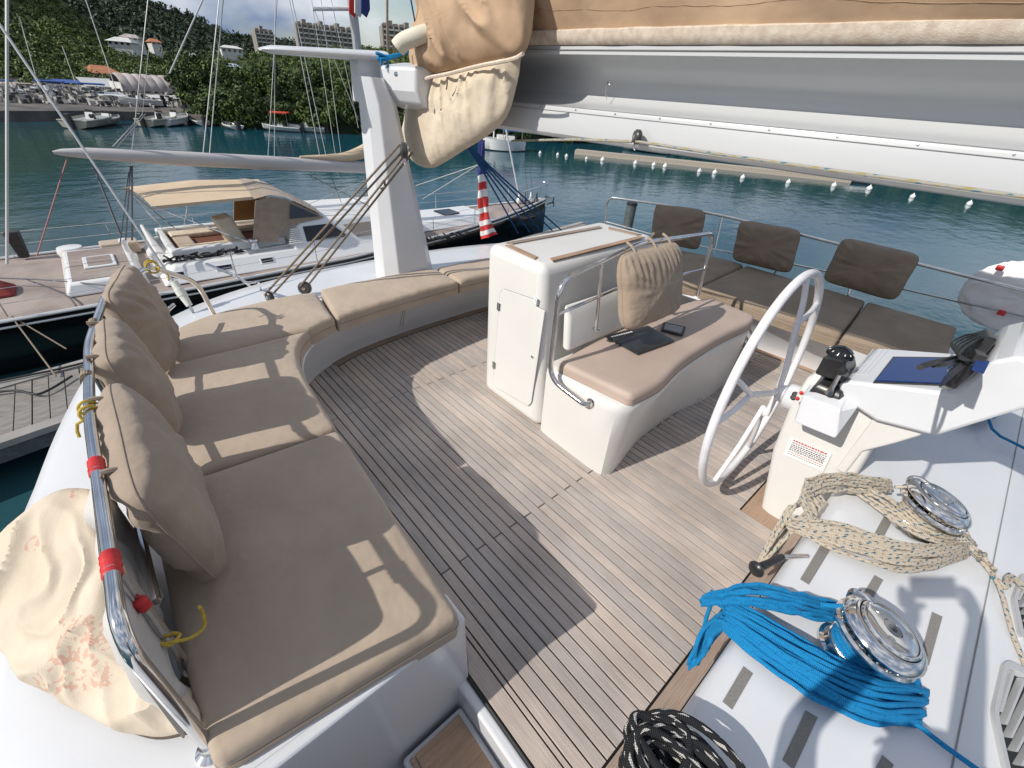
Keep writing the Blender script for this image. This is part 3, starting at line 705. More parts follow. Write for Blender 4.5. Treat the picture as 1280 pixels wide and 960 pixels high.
hc_b = sm([(-1.37, 1.66, 0.555), (-1.40, 1.95, 0.555), (-1.415, 2.27, 0.555), (-1.42, 2.6, 0.555), (-1.42, 2.9, 0.555), (-1.40, 3.2, 0.555), (-1.34, 3.40, 0.555)], 8)
pm_, seam = pad(ruled(rs(hc_f, 40), rs(hc_b, 40)), 1.7, 0.48, 0.075, r=0.03, puff=0.006, amp=0.0015, nu=30, nv=10)
hcush = thing('seat_cushion', 'rose beige curved vinyl cushion on the helm seat under the notebook', 'cushion', (-1.15, 2.5, 0.49))
obj('cushion_pad', pm_, pinkk, hcush, smooth=60)
obj('piping', MB().tube([p + V((0, 0, -0.03)) for p in seam], 0.003, 5, closed=True), piping, hcush)
# rail round the helm seat
sr = thing('seat_rail', 'polished steel backrest rail between the locker console and the helm seat', 'rail', (-1.38, 2.3, 0.5))
X = -1.37
foot = at(737, 505, y=1.635)
srp = [foot + V((0, 0.02, 0)), foot + V((-0.015, -0.03, 0)), at(693, 468, x=-1.36), at(700, 352, x=X), at(800, 304, x=X), at(893, 291, x=X), at(872, 370, x=X)]
srp[1] = V((foot.x - 0.02, 1.60, foot.z)); 
srp = [V((foot.x, 1.65, foot.z)), V((foot.x - 0.01, 1.60, foot.z + 0.005)), V((X + 0.02, 1.585, at(693, 468, x=-1.36).z))] + srp[3:]
obj('top_tube', MB().tube(fil(srp, 0.10, 7), 0.0145, 12), steel, sr, smooth=60)
obj('mid_tube', MB().tube([at(697, 393, x=X), at(768, 362, x=X), at(884, 336, x=X)], 0.0095, 10), steel, sr)
for (a, b) in (((752, 328), (745, 410)), ((838, 300), (826, 372))):
    po = obj('post', MB().tube([at(*a, x=X), at(*b, x=X)], 0.0105, 10), steel, sr)
    obj('post_foot', MB().lathe(at(*b, x=X) + V((0, 0, -0.01)), [(0, 0), (0.024, 0), (0.024, 0.006), (0.014, 0.012), (0, 0.012)], 14), steel, po)
obj('foot_flange', MB().lathe(V((foot.x, 1.652, foot.z)), [(0, 0.0), (0.03, 0.0), (0.03, 0.008), (0.018, 0.014), (0.015, 0.03), (0, 0.03)], 18, axis=(0, -1, 0)), steel, sr)
sp_c = [at(*p, x=X + 0.10) for p in ((787, 317), (852, 307), (838, 388), (772, 405))]
spc = sum(sp_c, V()) / 4; spx = ((sp_c[1] - sp_c[0]) + (sp_c[2] - sp_c[3])) / 2; spy = ((sp_c[0] - sp_c[3]) + (sp_c[1] - sp_c[2])) / 2
spx = V((0.0, spx.y, 0)); spz = V((1, 0, 0.12)).normalized(); spy2 = V((-0.12, spy.y * 0.3, spy.z)).normalized()
make_pillow('back_pillow', 'khaki box pillow with gathered top hung from the helm seat rail', spc, spx, spy2, spz, spx.length * 1.04, spy.length * 1.02, 0.19, khakip, 14.4, None, 0.007, n=60, pleat=-0.014,
            ties=[((X + 0.07, spc.y - 0.18, spc.z + spy.length * 0.45), (X - 0.01, spc.y - 0.18, spc.z + spy.length * 0.5 + 0.03)), ((X + 0.07, spc.y + 0.02, spc.z + spy.length * 0.45), (X - 0.01, spc.y + 0.02, spc.z + spy.length * 0.5 + 0.03)), ((X + 0.07, spc.y + 0.18, spc.z + spy.length * 0.45), (X - 0.01, spc.y + 0.18, spc.z + spy.length * 0.5 + 0.03))])
# notebook and phone lying on the cushion
zc = 0.566
nb = [at(757.5, 422.5, z=zc), at(797, 444, z=zc), at(842.4, 427.5, z=zc), at(809.5, 408.5, z=zc)]
note = thing('notebook', 'black covered notebook lying flat on the helm seat cushion', 'notebook', sum(nb, V()) / 4)
obj('cover', MB().prism(nb, (0, 0, 0.012)), blackp, note, smooth=0, bevel=0.003)
def quad_on(q, u0, u1, v0, v1, dz):
    def e(u, v): return (q[0].lerp(q[3], u)).lerp(q[1].lerp(q[2], u), v) + V((0, 0, dz))
    return [e(u0, v0), e(u1, v0), e(u1, v1), e(u0, v1)]
lm = MB()
for i in range(9):
    u = 0.06 + i * 0.055; qd = quad_on(nb, u, u + 0.035, 0.07, 0.13, 0.0128); lm.prism(qd, (0, 0, 0.0004))
obj('lettering', lm, whitef, note, smooth=0)
obj('pen', MB().tube([nb[0].lerp(nb[3], 0.0) + V((-0.012, 0, 0.004)), nb[0].lerp(nb[3], 0.62) + V((-0.012, 0, 0.004))], 0.0045, 8), blackp, note)
ph = [at(828, 405, z=zc), at(826.7, 415.5, z=zc), at(854.5, 420.5, z=zc), at(857, 412, z=zc)]
ph = [at(829, 404, z=zc), at(826, 414, z=zc), at(853, 421, z=zc), at(857, 410, z=zc)]
phn = thing('phone', 'dark mobile phone in a rubber case beside the notebook', 'phone', sum(ph, V()) / 4)
obj('case', MB().prism(ph, (0, 0, 0.011)), blackr, phn, smooth=0, bevel=0.004, seg=3)
obj('back_plate', MB().prism(quad_on(ph, 0.1, 0.9, 0.14, 0.86, 0.0114), (0, 0, 0.001)), greyp, phn, smooth=0, bevel=0.001)

# ================================================================== port bench: cushions, pillows, rail
pi_ = rs(sm([(-2.55, 3.36, 0.5), (-2.1, 3.56, 0.5), (-1.75, 3.66, 0.5), (-1.57, 3.70, 0.5), (-1.0, 3.70, 0.5), (-0.46, 3.72, 0.5), (-0.15, 3.82, 0.5), (0.10, 3.93, 0.5)]), 90)
po_ = rs(sm([(-2.9, 4.2, 0.5), (-2.4, 4.50, 0.5), (-1.95, 4.68, 0.5), (-1.7, 4.72, 0.5), (-1.0, 4.72, 0.5), (-0.55, 4.72, 0.5), (-0.2, 4.73, 0.5), (0.06, 4.74, 0.5)]), 90)
pc_i = [(-2.2, 3.50, 0.5), (-1.60, 3.70, 0.5), (-0.48, 3.72, 0.5), (0.10, 3.93, 0.5)]
pc_o = [(-2.6, 4.40, 0.5), (-1.62, 4.72, 0.5), (-0.56, 4.72, 0.5), (0.06, 4.74, 0.5)]
plab = ['dark grey brown port bench cushion partly hidden behind the helm seat rail', 'long dark grey brown port bench cushion in the middle, behind the steering wheel', 'dark grey brown port bench cushion at the forward end, nearest the instrument pod']
for q in range(3):
    I_ = subc(pi_, pc_i[q], pc_i[q + 1]); O_ = subc(po_, pc_o[q], pc_o[q + 1])
    lu = sum((I_[i + 1] - I_[i]).length for i in range(23)); lv = (I_[12] - O_[12]).length
    g = 0.006 / lu
    R0 = ruled(I_, O_); Rf = (lambda R0, g: (lambda u, v: R0(g + u * (1 - 2 * g), v)))(R0, g)
    pm_, seam = pad(Rf, lu, lv, 0.113, r=0.026, puff=0.014, amp=0.004, nu=18, nv=12, seed=20 + q * 3.3)
    root = thing('seat_cushion', plab[q], 'cushion', rs(I_, 3)[1] + V((0, 0, -0.085)), 'dark cushions on the port bench')
    obj('cushion_pad', pm_, shaded_khaki, root, smooth=60)
    obj('piping', MB().tube([p + V((0, 0, -0.02)) for p in seam], 0.0035, 5, closed=True), piping, root)
PY = 4.78
prl = thing('guard_rail', 'polished steel double guard rail behind the port bench', 'rail', (-1.4, PY, 0.4))
ptop = [(-3.35, 4.05, 0.42), (-3.37, 4.06, 0.80), (-2.6, 4.55, 0.90), (-1.95, PY, 0.895), (-1.0, PY + 0.02, 0.89), (0.3, PY + 0.02, 0.89), (1.6, PY + 0.02, 0.89)]
pa, pb = at(758, 256, y=4.5), at(772, 247, y=4.5)
ptop[0] = tuple(at(756, 284, y=4.5)); ptop[1] = tuple(at(759, 246, y=4.5)); ptop[2] = tuple(at(830, 256, y=4.72)); ptop[3] = tuple(at(905, 270, y=PY)); ptop[4] = tuple(at(1000, 293, y=PY)); ptop[5] = tuple(at(1280, 363, y=PY)); ptop[6] = tuple(V(ptop[5]) * 2 - V(ptop[4]))
obj('top_tube', MB().tube(fil(ptop, 0.10, 6), 0.0135, 12), steel, prl, smooth=60)
pm = [at(757, 277, y=4.5), at(840, 300, y=4.72), at(893, 312, y=PY), at(1000, 332, y=PY), at(1280, 396, y=PY)]
pm.append(pm[-1] * 2 - pm[-2]); obj('mid_tube', MB().tube(fil(pm, 0.2, 5), 0.008, 8), steel, prl)
for (a, b) in (((903, 270), (889, 332)), ((1000, 292), (966, 345)), ((1075, 309), (1058, 378))):
    A, B = at(*a, y=PY), at(*b, y=PY - 0.03)
    po = obj('post', MB().tube([A, B], 0.009, 8), steel, prl)
G3 = 'dark pillows hung on the port guard rail'
def hang(c4, lab, seed, t=0.17):
    P = [at(*c4[0], y=PY - 0.05), at(*c4[1], y=PY - 0.05), at(*c4[2], y=PY - 0.09), at(*c4[3], y=PY - 0.09)]
    c = sum(P, V()) / 4; ax = ((P[1] - P[0]) + (P[2] - P[3])) / 2; ay = ((P[0] - P[3]) + (P[1] - P[2])) / 2
    az = ax.cross(ay).normalized(); az = az if az.y < 0 else -az
    ay2 = az.cross(ax).normalized()
    ay2 = ay2 if ay2.z > 0 else -ay2
    return make_pillow('back_pillow', lab, c, ax, ay.normalized(), az, ax.length * 1.07, ay.length * 1.07, t, shaded_khaki, seed, G3, 0.016)
hang([(821, 254), (881, 265), (872, 311), (815, 300)], 'dark grey brown pillow on the port rail, beside the grey mooring pile', 31.0)
hang([(927, 276), (1000, 289), (987, 341), (916, 324)], 'dark grey brown pillow in the middle of the port rail', 37.0)
hang([(1054, 299), (1151, 319), (1116, 376), (1031, 349)], 'largest dark grey brown pillow on the port rail, above the steering wheel side', 42.0)
lb = thing('buoy_cover', 'pale grey white canvas buoy cover strapped outside the port rail', 'cover', (0.25, 4.95, 0.6))
c0 = at(1278, 374, y=4.88)
obj('canvas_cover', blob(c0, V((1, 0, 0)), V((0, 0.15, 1)), V((0, 1, -0.15)), 0.66, 0.50, 0.14, 0.012, 9.0, n=30), mat('white_grey_canvas', (0.80, 0.78, 0.77), (0.74, 0.71, 0.70), 0.9, 5, bump=0.2, bscale=300, big=0.4, bigscale=6), lb, smooth=70)
for p in ((1250, 335), (1252, 391)):
    a = at(*p, y=PY); obj('strap_clip', MB().obox(a, (0.022, 0, 0), (0, 0.017, 0), (0, 0, 0.017)), redm, lb, smooth=0, bevel=0.005)
# recessed stereo panel in the port bench front
st_ = thing('stereo_panel', 'clear covered marine stereo set in the white port bench front', 'stereo', (-0.8, 3.9, 0.25))
q0 = V((-0.98, 3.955, 0)); 
sx, sz = V((1, 0.02, 0)), V((0, -0.22, 1)).normalized(); sn = sx.cross(sz).normalized() * 1
sn = sn if sn.y < 0 else -sn
cS = at(995, 415, y=3.86)
obj('frame', MB().obox(cS + sn * 0.004, sx * 0.15, sn * 0.006, sz * 0.085), tapem, st_, smooth=0, bevel=0.006)
obj('face_plate', MB().obox(cS + sn * 0.011, sx * 0.12, sn * 0.003, sz * 0.06), mat('stereo_grey', (0.45, 0.50, 0.55), rough=0.3), st_, smooth=0, bevel=0.003)
obj('screen', MB().obox(cS + sn * 0.015 + sx * 0.03 + sz * 0.018, sx * 0.075, sn * 0.002, sz * 0.024), blueglass, st_, smooth=0)
for i in range(3): obj('knob', MB().lathe(cS + sn * 0.013 + sx * (-0.09 + 0.05 * i) - sz * 0.035, [(0, 0), (0.011, 0), (0.009, 0.009), (0, 0.009)], 10, axis=sn), blackp, st_)

# ================================================================== winch deck (coachroof) forward of the cockpit
ZW = 0.452
cr = MB(); rows = []
prof = [(-0.004, -0.06), (-0.004, 0.40), (0.003, 0.43), (0.022, 0.447), (0.05, ZW), (0.49, ZW), (0.515, ZW - 0.004), (0.56, ZW - 0.016), (1.6, ZW - 0.30), (2.4, ZW - 0.9)]
for yy in (0.475, 0.485, 1.0, 2.0, 3.0, 3.55, 3.62, 4.3, 4.78, 4.80):
    sh = 0.13 if yy > 3.58 else 0.0; e = 0.012 if yy in (0.475, 4.80) else 0
    rows.append([V((x + sh * (1 if x < 0.3 else 0), yy, z - e)) for x, z in prof])
cr.grid(rows)
for r_ in (rows[0], rows[-1]): cr.add([V((q.x, r_[0].y, q.z)) for q in r_] + [V((2.4, r_[0].y, -0.6)), V((0, r_[0].y, -0.6))], [list(range(len(r_) + 2))])
croof = obj('winch_deck', fixn(cr), gel, kind='structure', smooth=40)
def onz(c4, z): return [at(a, b, z=z) for a, b in c4]
for c4 in ([(1026, 681), (1038, 687), (1011, 731), (1000, 724)], [(1093, 719), (1104, 725), (1086, 757), (1074, 750)], [(1165, 765), (1178, 771), (1161, 832), (1149, 825)],
           [(929, 833), (941, 842), (915, 887), (903, 877)], [(1007, 888), (1022, 897), (992, 962), (978, 950)], [(1103, 944), (1117, 956), (1096, 1000), (1082, 985)], [(1108, 640), (1118, 646), (1100, 680), (1090, 672)]):
    obj('antislip_strip', MB().prism(onz(c4, ZW + 0.0005), (0, 0, 0.0015)), antis, croof, smooth=0)
# panel joint lines
obj('panel_joint', MB().tube([(0.515, 0.49, ZW - 0.003), (0.515, 4.7, ZW - 0.003)], 0.0022, 5), greyp, croof)
sl = V((0.29, 0, 1)).normalized(); slp = V((0.56, 0, ZW - 0.016))
def S_(px, py): return at(px, py, p=slp, n=sl)
def vent(pts, lab, n=5):
    P = [S_(*p) for p in pts]; v = thing('vent_grille', lab, 'vent', sum(P, V()) / len(P), 'louvred vents on the winch deck')
    c = sum(P, V()) / len(P)
    out = fil(P, 0.03, 5, closed=True); inn = [c + (q - c) * 0.80 for q in out]; up = sl * 0.014
    fr = MB().grid([[q for q in out], [q + up for q in out], [c + (q - c) * 0.87 + up for q in out], [q for q in inn]], closev=True)
    obj('frame', fixn(fr), greyw, v, smooth=40)
    obj('dark_inside', MB().add([q + sl * 0.002 for q in inn], [list(range(len(inn)))]), blackr, v, smooth=0)
    a0, a1 = P[0].lerp(P[1], 0.5), P[3].lerp(P[2], 0.5)
    for i in range(n):
        t = (i + 0.7) / n
        p = P[0].lerp(P[-1], t); q = P[1].lerp(P[2], t); p, q = p.lerp(q, 0.16), q.lerp(p, 0.16)
        d = (P[-1] - P[0]).normalized()
        obj('slat', MB().obox((p + q) / 2 + sl * 0.008, (q - p) / 2, d * 0.0035, sl * 0.007 + d * 0.005), greyw, v, smooth=0)
greyw = mat('grey_white_aluminium', (0.52, 0.52, 0.52), rough=0.35, metal=0.3)
vent([(1252, 824), (1236, 890), (1256, 985), (1330, 1010), (1330, 862)], 'louvred grey vent at the right bottom corner, forward of the blue rope')
vent([(1274, 716), (1262, 750), (1272, 800), (1340, 830), (1340, 745)], 'louvred grey vent beside the cream rope tail, at the right edge')

# ---------------------------------------------------------------- winches
def winch(c, lab, arm=2.2):
    w = thing('winch', lab, 'winch', c, 'chrome winches on the winch deck')
    c = V(c)
    obj('base', MB().lathe(c, [(0, 0.0), (0.088, 0.0), (0.088, 0.010), (0.078, 0.016), (0.074, 0.030), (0.066, 0.034), (0, 0.034)], 40), chrome, w, smooth=40)
    obj('drum', MB().lathe(c, [(0.070, 0.033), (0.064, 0.045), (0.062, 0.072), (0.066, 0.090), (0.078, 0.100), (0.06, 0.102)], 40), drumm, w, smooth=40)
    ju = obj('lower_jaw', MB().lathe(c, [(0.064, 0.096), (0.092, 0.099), (0.108, 0.105), (0.114, 0.113), (0.114, 0.120), (0.108, 0.127), (0.094, 0.131), (0.07, 0.132)], 56), chrome, w, smooth=30)
    rb = MB()
    for i in range(30):
        a = 2 * math.pi * i / 30; d = V((math.cos(a), math.sin(a), 0))
        rb.obox(c + d * 0.095 + V((0, 0, 0.1325)), d * 0.012, V((-d.y, d.x, 0)) * 0.0022, (0, 0, 0.002))
    obj('jaw_ribs', rb, chrome, ju, smooth=0)
    obj('upper_jaw', MB().lathe(c, [(0.07, 0.1355), (0.098, 0.137), (0.110, 0.141), (0.112, 0.148), (0.108, 0.156), (0.098, 0.165), (0.090, 0.170), (0.084, 0.1705), (0.083, 0.164)], 56), chrome, w, smooth=35)
    obj('stripper_ring', MB().lathe(c, [(0.082, 0.166), (0.081, 0.174), (0.077, 0.1775), (0.073, 0.1775), (0.072, 0.172), (0.0, 0.172)], 56), chrome, w, smooth=30)
    cap = obj('cap', MB().lathe(c, [(0.0715, 0.171), (0.0705, 0.1765), (0.066, 0.179), (0.045, 0.1805), (0.026, 0.181), (0.024, 0.1775), (0.019, 0.1775), (0.0185, 0.160), (0, 0.160)], 40), chrome, w, smooth=30)
    obj('socket', MB().lathe(c + V((0, 0, 0.178)), [(0.0125, 0.0), (0.0235, 0.0), (0.0235, 0.003), (0.0125, 0.003), (0.0125, -0.02), (0, -0.02)], 8), greyp, cap, smooth=20)
    for i in range(3):
        a = 0.6 + i * 2.09; d = V((math.cos(a), math.sin(a), 0))
        obj('speed_button', MB().lathe(c + d * 0.047 + V((0, 0, 0.1795)), [(0.004, 0.001), (0.0065, 0.002), (0.009, 0.003), (0.0105, 0.0015), (0.0115, 0.0)], 14), drumm, cap, smooth=30)
    d = V((math.cos(arm), math.sin(arm), 0)); n = V((-d.y, d.x, 0))
    obj('feeder_arm', MB().tube(sm([c + d * 0.07 + V((0, 0, 0.172)), c + d * 0.10 + n * 0.006 + V((0, 0, 0.170)), c + d * 0.118 + n * 0.014 + V((0, 0, 0.150)), c + d * 0.112 + n * 0.01 + V((0, 0, 0.125))], 4), 0.009, 8, radii=None), chrome, w)
    w.rotation_mode = 'QUATERNION'; w.rotation_quaternion = TQ
    return w
TQ = V((0, 0, 1)).rotation_difference(V((0.20, 0.13, 0.97)))
WB, WC, W3 = V((0.245, 1.255, ZW)), V((0.255, 2.03, ZW)), V((0.30, 3.62, ZW))
winch(WB, 'chrome self tailing winch wrapped in bright blue rope', 2.5)
winch(WC, 'chrome self tailing winch wrapped in cream flecked rope', 2.6)
winch(W3, 'chrome winch half hidden under the instrument pod', 2.2)

# ---------------------------------------------------------------- ropes
def wraps(c, r, rr, n, z0, a0, a1=None):
    pts = []; tot = int(26 * n)
    for i in range(tot + 1):
        a = a0 + 2 * math.pi * i / 26; pts.append(c + V((math.cos(a) * r, math.sin(a) * r, z0 + 2.02 * rr * i / 26)))
    return [c + TQ @ (q - c) for q in pts]
def snake(Upx, Lpx, n, rr, z, hump, seed, jit=0.012, turnR=0.035, turnL=0.03, layers=2, ext=None):
    """one rope laid to and fro between an upper and a lower line, heaped in layers"""
    rnd = random.Random(seed); U = sm([at(a, b, z=z) for a, b in Upx], 5); Lw = sm([at(a, b, z=z) for a, b in Lpx], 5)
    m = 14; U, Lw = rs(U, m), rs(Lw, m); pts = []
    order = []
    for l in range(layers):
        idx = [(i + 0.5 * (l % 2)) / n for i in range(n)]
        order += [(t, l) for t in (idx if l % 2 == 0 else idx[::-1])]
    for k_, (t, l) in enumerate(order):
        t = min(max(t + rnd.uniform(-0.4, 0.4) / n, 0), 1); row = []
        sh = rnd.uniform(-1, 1) * turnR; shl = rnd.uniform(-1, 1) * turnL; ph = rnd.uniform(0, 6)
        for j in range(m):
            s = j / (m - 1)
            p = U[j].lerp(Lw[j], min(max(t + 0.06 * math.sin(s * 5 + ph), 0), 1))
            p.z = z + rr * 0.9 + l * rr * 1.75 + hump(s) * math.sin(math.pi * (0.12 + 0.76 * t)) + rnd.uniform(0, jit) * 0.5
            p.x += rnd.uniform(-jit, jit) * 0.35; p.y += rnd.uniform(-jit, jit) * 0.35
            row.append(p)
        e0 = (row[0] - row[1]).normalized(); e1 = (row[-1] - row[-2]).normalized()
        row = [row[0] + e0 * (turnL + shl * 0.9)] + row + [row[-1] + e1 * (turnR + sh * 0.6) * (0.2 + 1.6 * math.sin(math.pi * t))]
        if ext: row = ext(row, t, l, rnd)
        if k_ % 2: row = row[::-1]
        pts += row
    return pts
def rope(name, lab, paths, r, m, cat='rope', group=None, seg=7, k=4):
    mb = MB()
    for p in paths: mb.tube(sm(p, k), r, seg)
    o = obj(name, mb, m, label=lab, cat=cat, group=group, smooth=80)
    return o
# blue coil
def ext_blue(row, t, l, rnd):
    # left end hangs over the deck edge
    a, b = row[0], row[1]; dr = rnd.uniform(0.05, 0.22) * (0.5 + t)
    if t > 0.25:
        edge = V((-0.03 - rnd.uniform(0, 0.03), a.y, a.z))
        row = [V((edge.x - 0.01, a.y - 0.02 + rnd.uniform(-0.03, 0.03), 0.43 - dr)), V((edge.x - 0.02, a.y, 0.43 - dr * 0.5)), V((edge.x + 0.0, a.y, 0.462))] + row[1:]
    return row
hb = lambda s: 0.055 * math.sin(math.pi * min(max(s, 0), 1)) ** 0.7
R1 = 0.0068
p1 = snake([(905, 752), (930, 768), (985, 806), (1040, 838), (1090, 850), (1132, 846)], [(905, 792), (935, 828), (985, 868), (1035, 895), (1085, 912), (1136, 908)], 13, R1, ZW, hb, 3, jit=0.008, turnR=0.026, ext=ext_blue, layers=3)
p2 = snake([(902, 742), (930, 736), (965, 742), (1005, 752), (1040, 758)], [(890, 760), (920, 765), (960, 775), (1000, 782), (1034, 780)], 7, R1, ZW + 0.02, lambda s: 0.04 * math.sin(math.pi * s), 5, turnR=0.006, ext=None, layers=2)
pw = wraps(WB, 0.066, R1, 4.6, 0.042, 2.6)
jw = [WB + TQ @ V((math.cos(a) * 0.09, math.sin(a) * 0.09, 0.137)) for a in [2.6 + i * 0.24 for i in range(-18, 3)]]
tailb = [pw[0] + V((0.02, -0.05, 0)), V((WB.x + 0.12, WB.y - 0.12, ZW + 0.03)), at(1140, 902, z=ZW + 0.03), at(1180, 932, z=ZW + 0.02), at(1230, 968, z=ZW + 0.012), at(1300, 1020, z=ZW + 0.01)]
rope('blue_rope', 'bright blue braided rope coiled round the nearest winch and hanging over the deck edge', [p1, p2, pw, jw + [p2[0] * 0.2 + jw[-1] * 0.8], tailb], R1, ropeblue, seg=8, k=3)
# cream coil
R2 = 0.0068
hc = lambda s: 0.05 * math.sin(math.pi * s) ** 0.7
def ext_cream(row, t, l, rnd):
    a = row[0]
    if t < 0.75:
        row = [V((-0.045 - rnd.uniform(0, 0.04), a.y - 0.12 + rnd.uniform(-0.05, 0.03), 0.30 - rnd.uniform(0, 0.12))), V((-0.04, a.y - 0.05, 0.42)), V((-0.005, a.y, 0.47))] + row[2:]
    return row
c1 = snake([(1003, 655), (1040, 662), (1085, 680), (1130, 693), (1180, 692), (1207, 680)], [(1000, 672), (1030, 692), (1075, 712), (1120, 722), (1165, 716), (1202, 700)], 9, R2, ZW, hc, 11, turnR=0.02, ext=None, layers=3)
c2 = snake([(1000, 610), (1022, 600), (1050, 598), (1080, 602), (1108, 604)], [(990, 640), (1015, 626), (1045, 622), (1078, 622), (1108, 618)], 7, R2, ZW + 0.015, lambda s: 0.03 * math.sin(math.pi * s), 13, turnR=0.004, ext=ext_cream, layers=2)
c3 = snake([(1085, 612), (1110, 628), (1140, 650), (1175, 668), (1203, 668)], [(1060, 616), (1090, 640), (1125, 665), (1165, 684), (1205, 684)], 4, R2, ZW + 0.02, lambda s: 0.02 * math.sin(math.pi * s), 17, turnR=0.012, layers=2)
cw = wraps(WC, 0.068, R2, 4.0, 0.042, 2.6)
cj = [WC + TQ @ V((math.cos(a) * 0.09, math.sin(a) * 0.09, 0.137)) for a in [2.6 + i * 0.24 for i in range(-18, 3)]]
tails = []
for i in range(3):
    o_ = i * 4
    tails.append([at(1195 + o_, 672, z=ZW + 0.05), at(1215 + o_, 690, z=ZW + 0.03), at(1232 + o_, 708 + o_, z=ZW + 0.02), at(1250 + o_, 735, z=ZW + 0.01)] + ([S_(1262, 790) + V((0, 0, 0.01)), S_(1282, 840) + V((0, 0, 0.01)), S_(1310, 900) + V((0, 0, 0.01))] if i == 0 else [at(1258 + o_, 712 + 6 * i, z=ZW + 0.012), S_(1290, 742 + 4 * i) + V((0, 0, 0.012))]))
fuzz = [at(1212, 690, z=ZW + 0.04)]
rr_ = random.Random(4)
for i in range(16): fuzz.append(at(1205 + i * 2.6 + rr_.uniform(-7, 7), 678 + i * 2.6 + rr_.uniform(-8, 8), z=ZW + 0.02 + rr_.uniform(0, 0.035)))
rope('cream_rope', 'cream rope with blue flecks heaped round the middle winch, tail running right', [c1, c2, c3, cw, cj + [c2[3] * 0.15 + cj[-1] * 0.85], fuzz] + tails, R2, ropecream, seg=8, k=3)
# small coils by the third winch
rc = random.Random(9); sc_ = []
for i in range(60):
    a = i * 0.42; sc_.append(V((0.50 + 0.10 * math.cos(a) + rc.uniform(-.012, .012), 4.05 + 0.20 * math.sin(a) + rc.uniform(-.012, .012), ZW + 0.012 + i * 0.0006)))
rope('cream_rope', 'small cream rope coil behind the instrument pod at the right edge', [sc_], 0.006, ropecream, k=3)
w3 = wraps(W3, 0.066, R1, 4.6, 0.042, 5.0)
rope('blue_rope', 'blue rope on the winch under the instrument pod, leading out of the picture', [w3, [w3[0], at(1240, 536, z=ZW + 0.05), at(1280, 560, z=ZW + 0.03), at(1330, 592, z=ZW + 0.02)], snake([(1205, 520), (1225, 518), (1243, 514)], [(1203, 532), (1222, 532), (1242, 528)], 4, R1, ZW + 0.01, lambda s: 0.03, 23, turnR=0.01)], R1, ropeblue, k=3)
# black coil at the bottom
R3 = 0.0105
rb_ = random.Random(21); bl = []
ctr = at(842, 998, z=0.42)
for i in range(22):
    a0 = rb_.uniform(-0.15, 0.15); w_, h_ = 0.125 + rb_.uniform(-0.04, 0.02), 0.07 + rb_.uniform(-0.03, 0.03)
    off = V((rb_.uniform(-0.02, 0.03), rb_.uniform(-0.03, 0.03), 0.035 + i * 0.0045))
    for j in range(9):
        a = 2 * math.pi * j / 9 + 0.6
        lx, ly = math.cos(a) * w_, math.sin(a) * h_
        ca, sa = math.cos(a0 + 0.15), math.sin(a0 + 0.15)
        bl.append(ctr + off + V((lx * ca - ly * sa, lx * sa + ly * ca, 0.008 * math.sin(a * 2 + i))))
lp = [ctr + V(q) for q in ((-0.03, 0.0, 0.08), (-0.10, 0.02, 0.10), (-0.10, 0.07, 0.11), (-0.05, 0.08, 0.12), (-0.02, 0.03, 0.12), (-0.02, -0.05, 0.10))]
rope('black_rope', 'black rope with white flecks heaped at the bottom edge beside the stair', [bl, lp], R3, ropeblack, seg=9, k=4)
# line stopper knob
kn = thing('winch_crank', 'black winch handle lying by the deck edge between the cream and blue ropes', 'handle', at(955, 706, z=0.44))
ka, kb = at(978, 696, z=0.46), at(946, 711, z=0.46)
obj('grip', MB().tube([ka, ka.lerp(kb, 0.25), ka.lerp(kb, 0.5), ka.lerp(kb, 0.8), kb], 0.013, 14, radii=[0.012, 0.015, 0.0125, 0.015, 0.013]), blackp, kn)
obj('knob', MB().lathe(kb, [(0, -0.012), (0.018, -0.012), (0.027, -0.004), (0.029, 0.004), (0.024, 0.012), (0.012, 0.016), (0, 0.017)], 20, axis=(kb - ka)), blackp, kn, smooth=40)
obj('shaft', MB().tube([ka, ka + (ka - kb) * 0.7 + V((0.03, -0.01, 0))], 0.008, 8), chrome, kn)

# ================================================================== steering wheel
wc = V((-0.49, 2.25, 0.635)); WR = 0.575
wn = V((1, 0.03, 0.05)).normalized(); wy = V((0, 1, 0)); wy = (wy - wn * wy.dot(wn)).normalized(); wz = wn.cross(wy)
if wz.z < 0: wz = -wz
hubp = wc + wn * 0.075
whl = thing('steering_wheel', 'large white steering wheel with three forked spokes', 'steering wheel', wc - wz * WR)
rim = [wc + (wy * math.cos(2 * math.pi * i / 72) + wz * math.sin(2 * math.pi * i / 72)) * WR for i in range(72)]
obj('rim', MB().tube(rim, 0.0195, 14, closed=True), whitep, whl, smooth=80)
def pol(r, an, out): return wc + (wy * math.cos(an) + wz * math.sin(an)) * r + wn * out
def wang(px, py, o=0.0):
    q = at(px, py, p=wc + wn * o, n=wn) - wc; return math.atan2(q.dot(wz), q.dot(wy)), math.hypot(q.dot(wz), q.dot(wy))
for nd, e1, e2 in (((1003, 390), (1008, 346), (1025, 373)), ((919, 499), (911, 470), (893, 530)), ((954, 509), (971, 498), (928, 560))):
    a, rn_ = wang(*nd, 0.04)
    node = pol(min(rn_, 0.62 * WR), a, 0.04)
    sp_ = obj('spoke', MB().tube(sm([hubp + (node - hubp) * 0.08, pol(0.25 * WR, a, 0.066), node], 4), 0.0145, 10), whitep, whl)
    for k_, e in enumerate((e1, e2)):
        ae, _ = wang(*e)
        if nd[0] == 954: ae = a + (0.42 if k_ else -0.42)
        re_ = pol(0.985 * WR, ae, 0.002); obj('spoke_fork', MB().tube(sm([node, node.lerp(re_, 0.5) + wn * 0.006, re_], 4), 0.0125, 10), whitep, sp_)

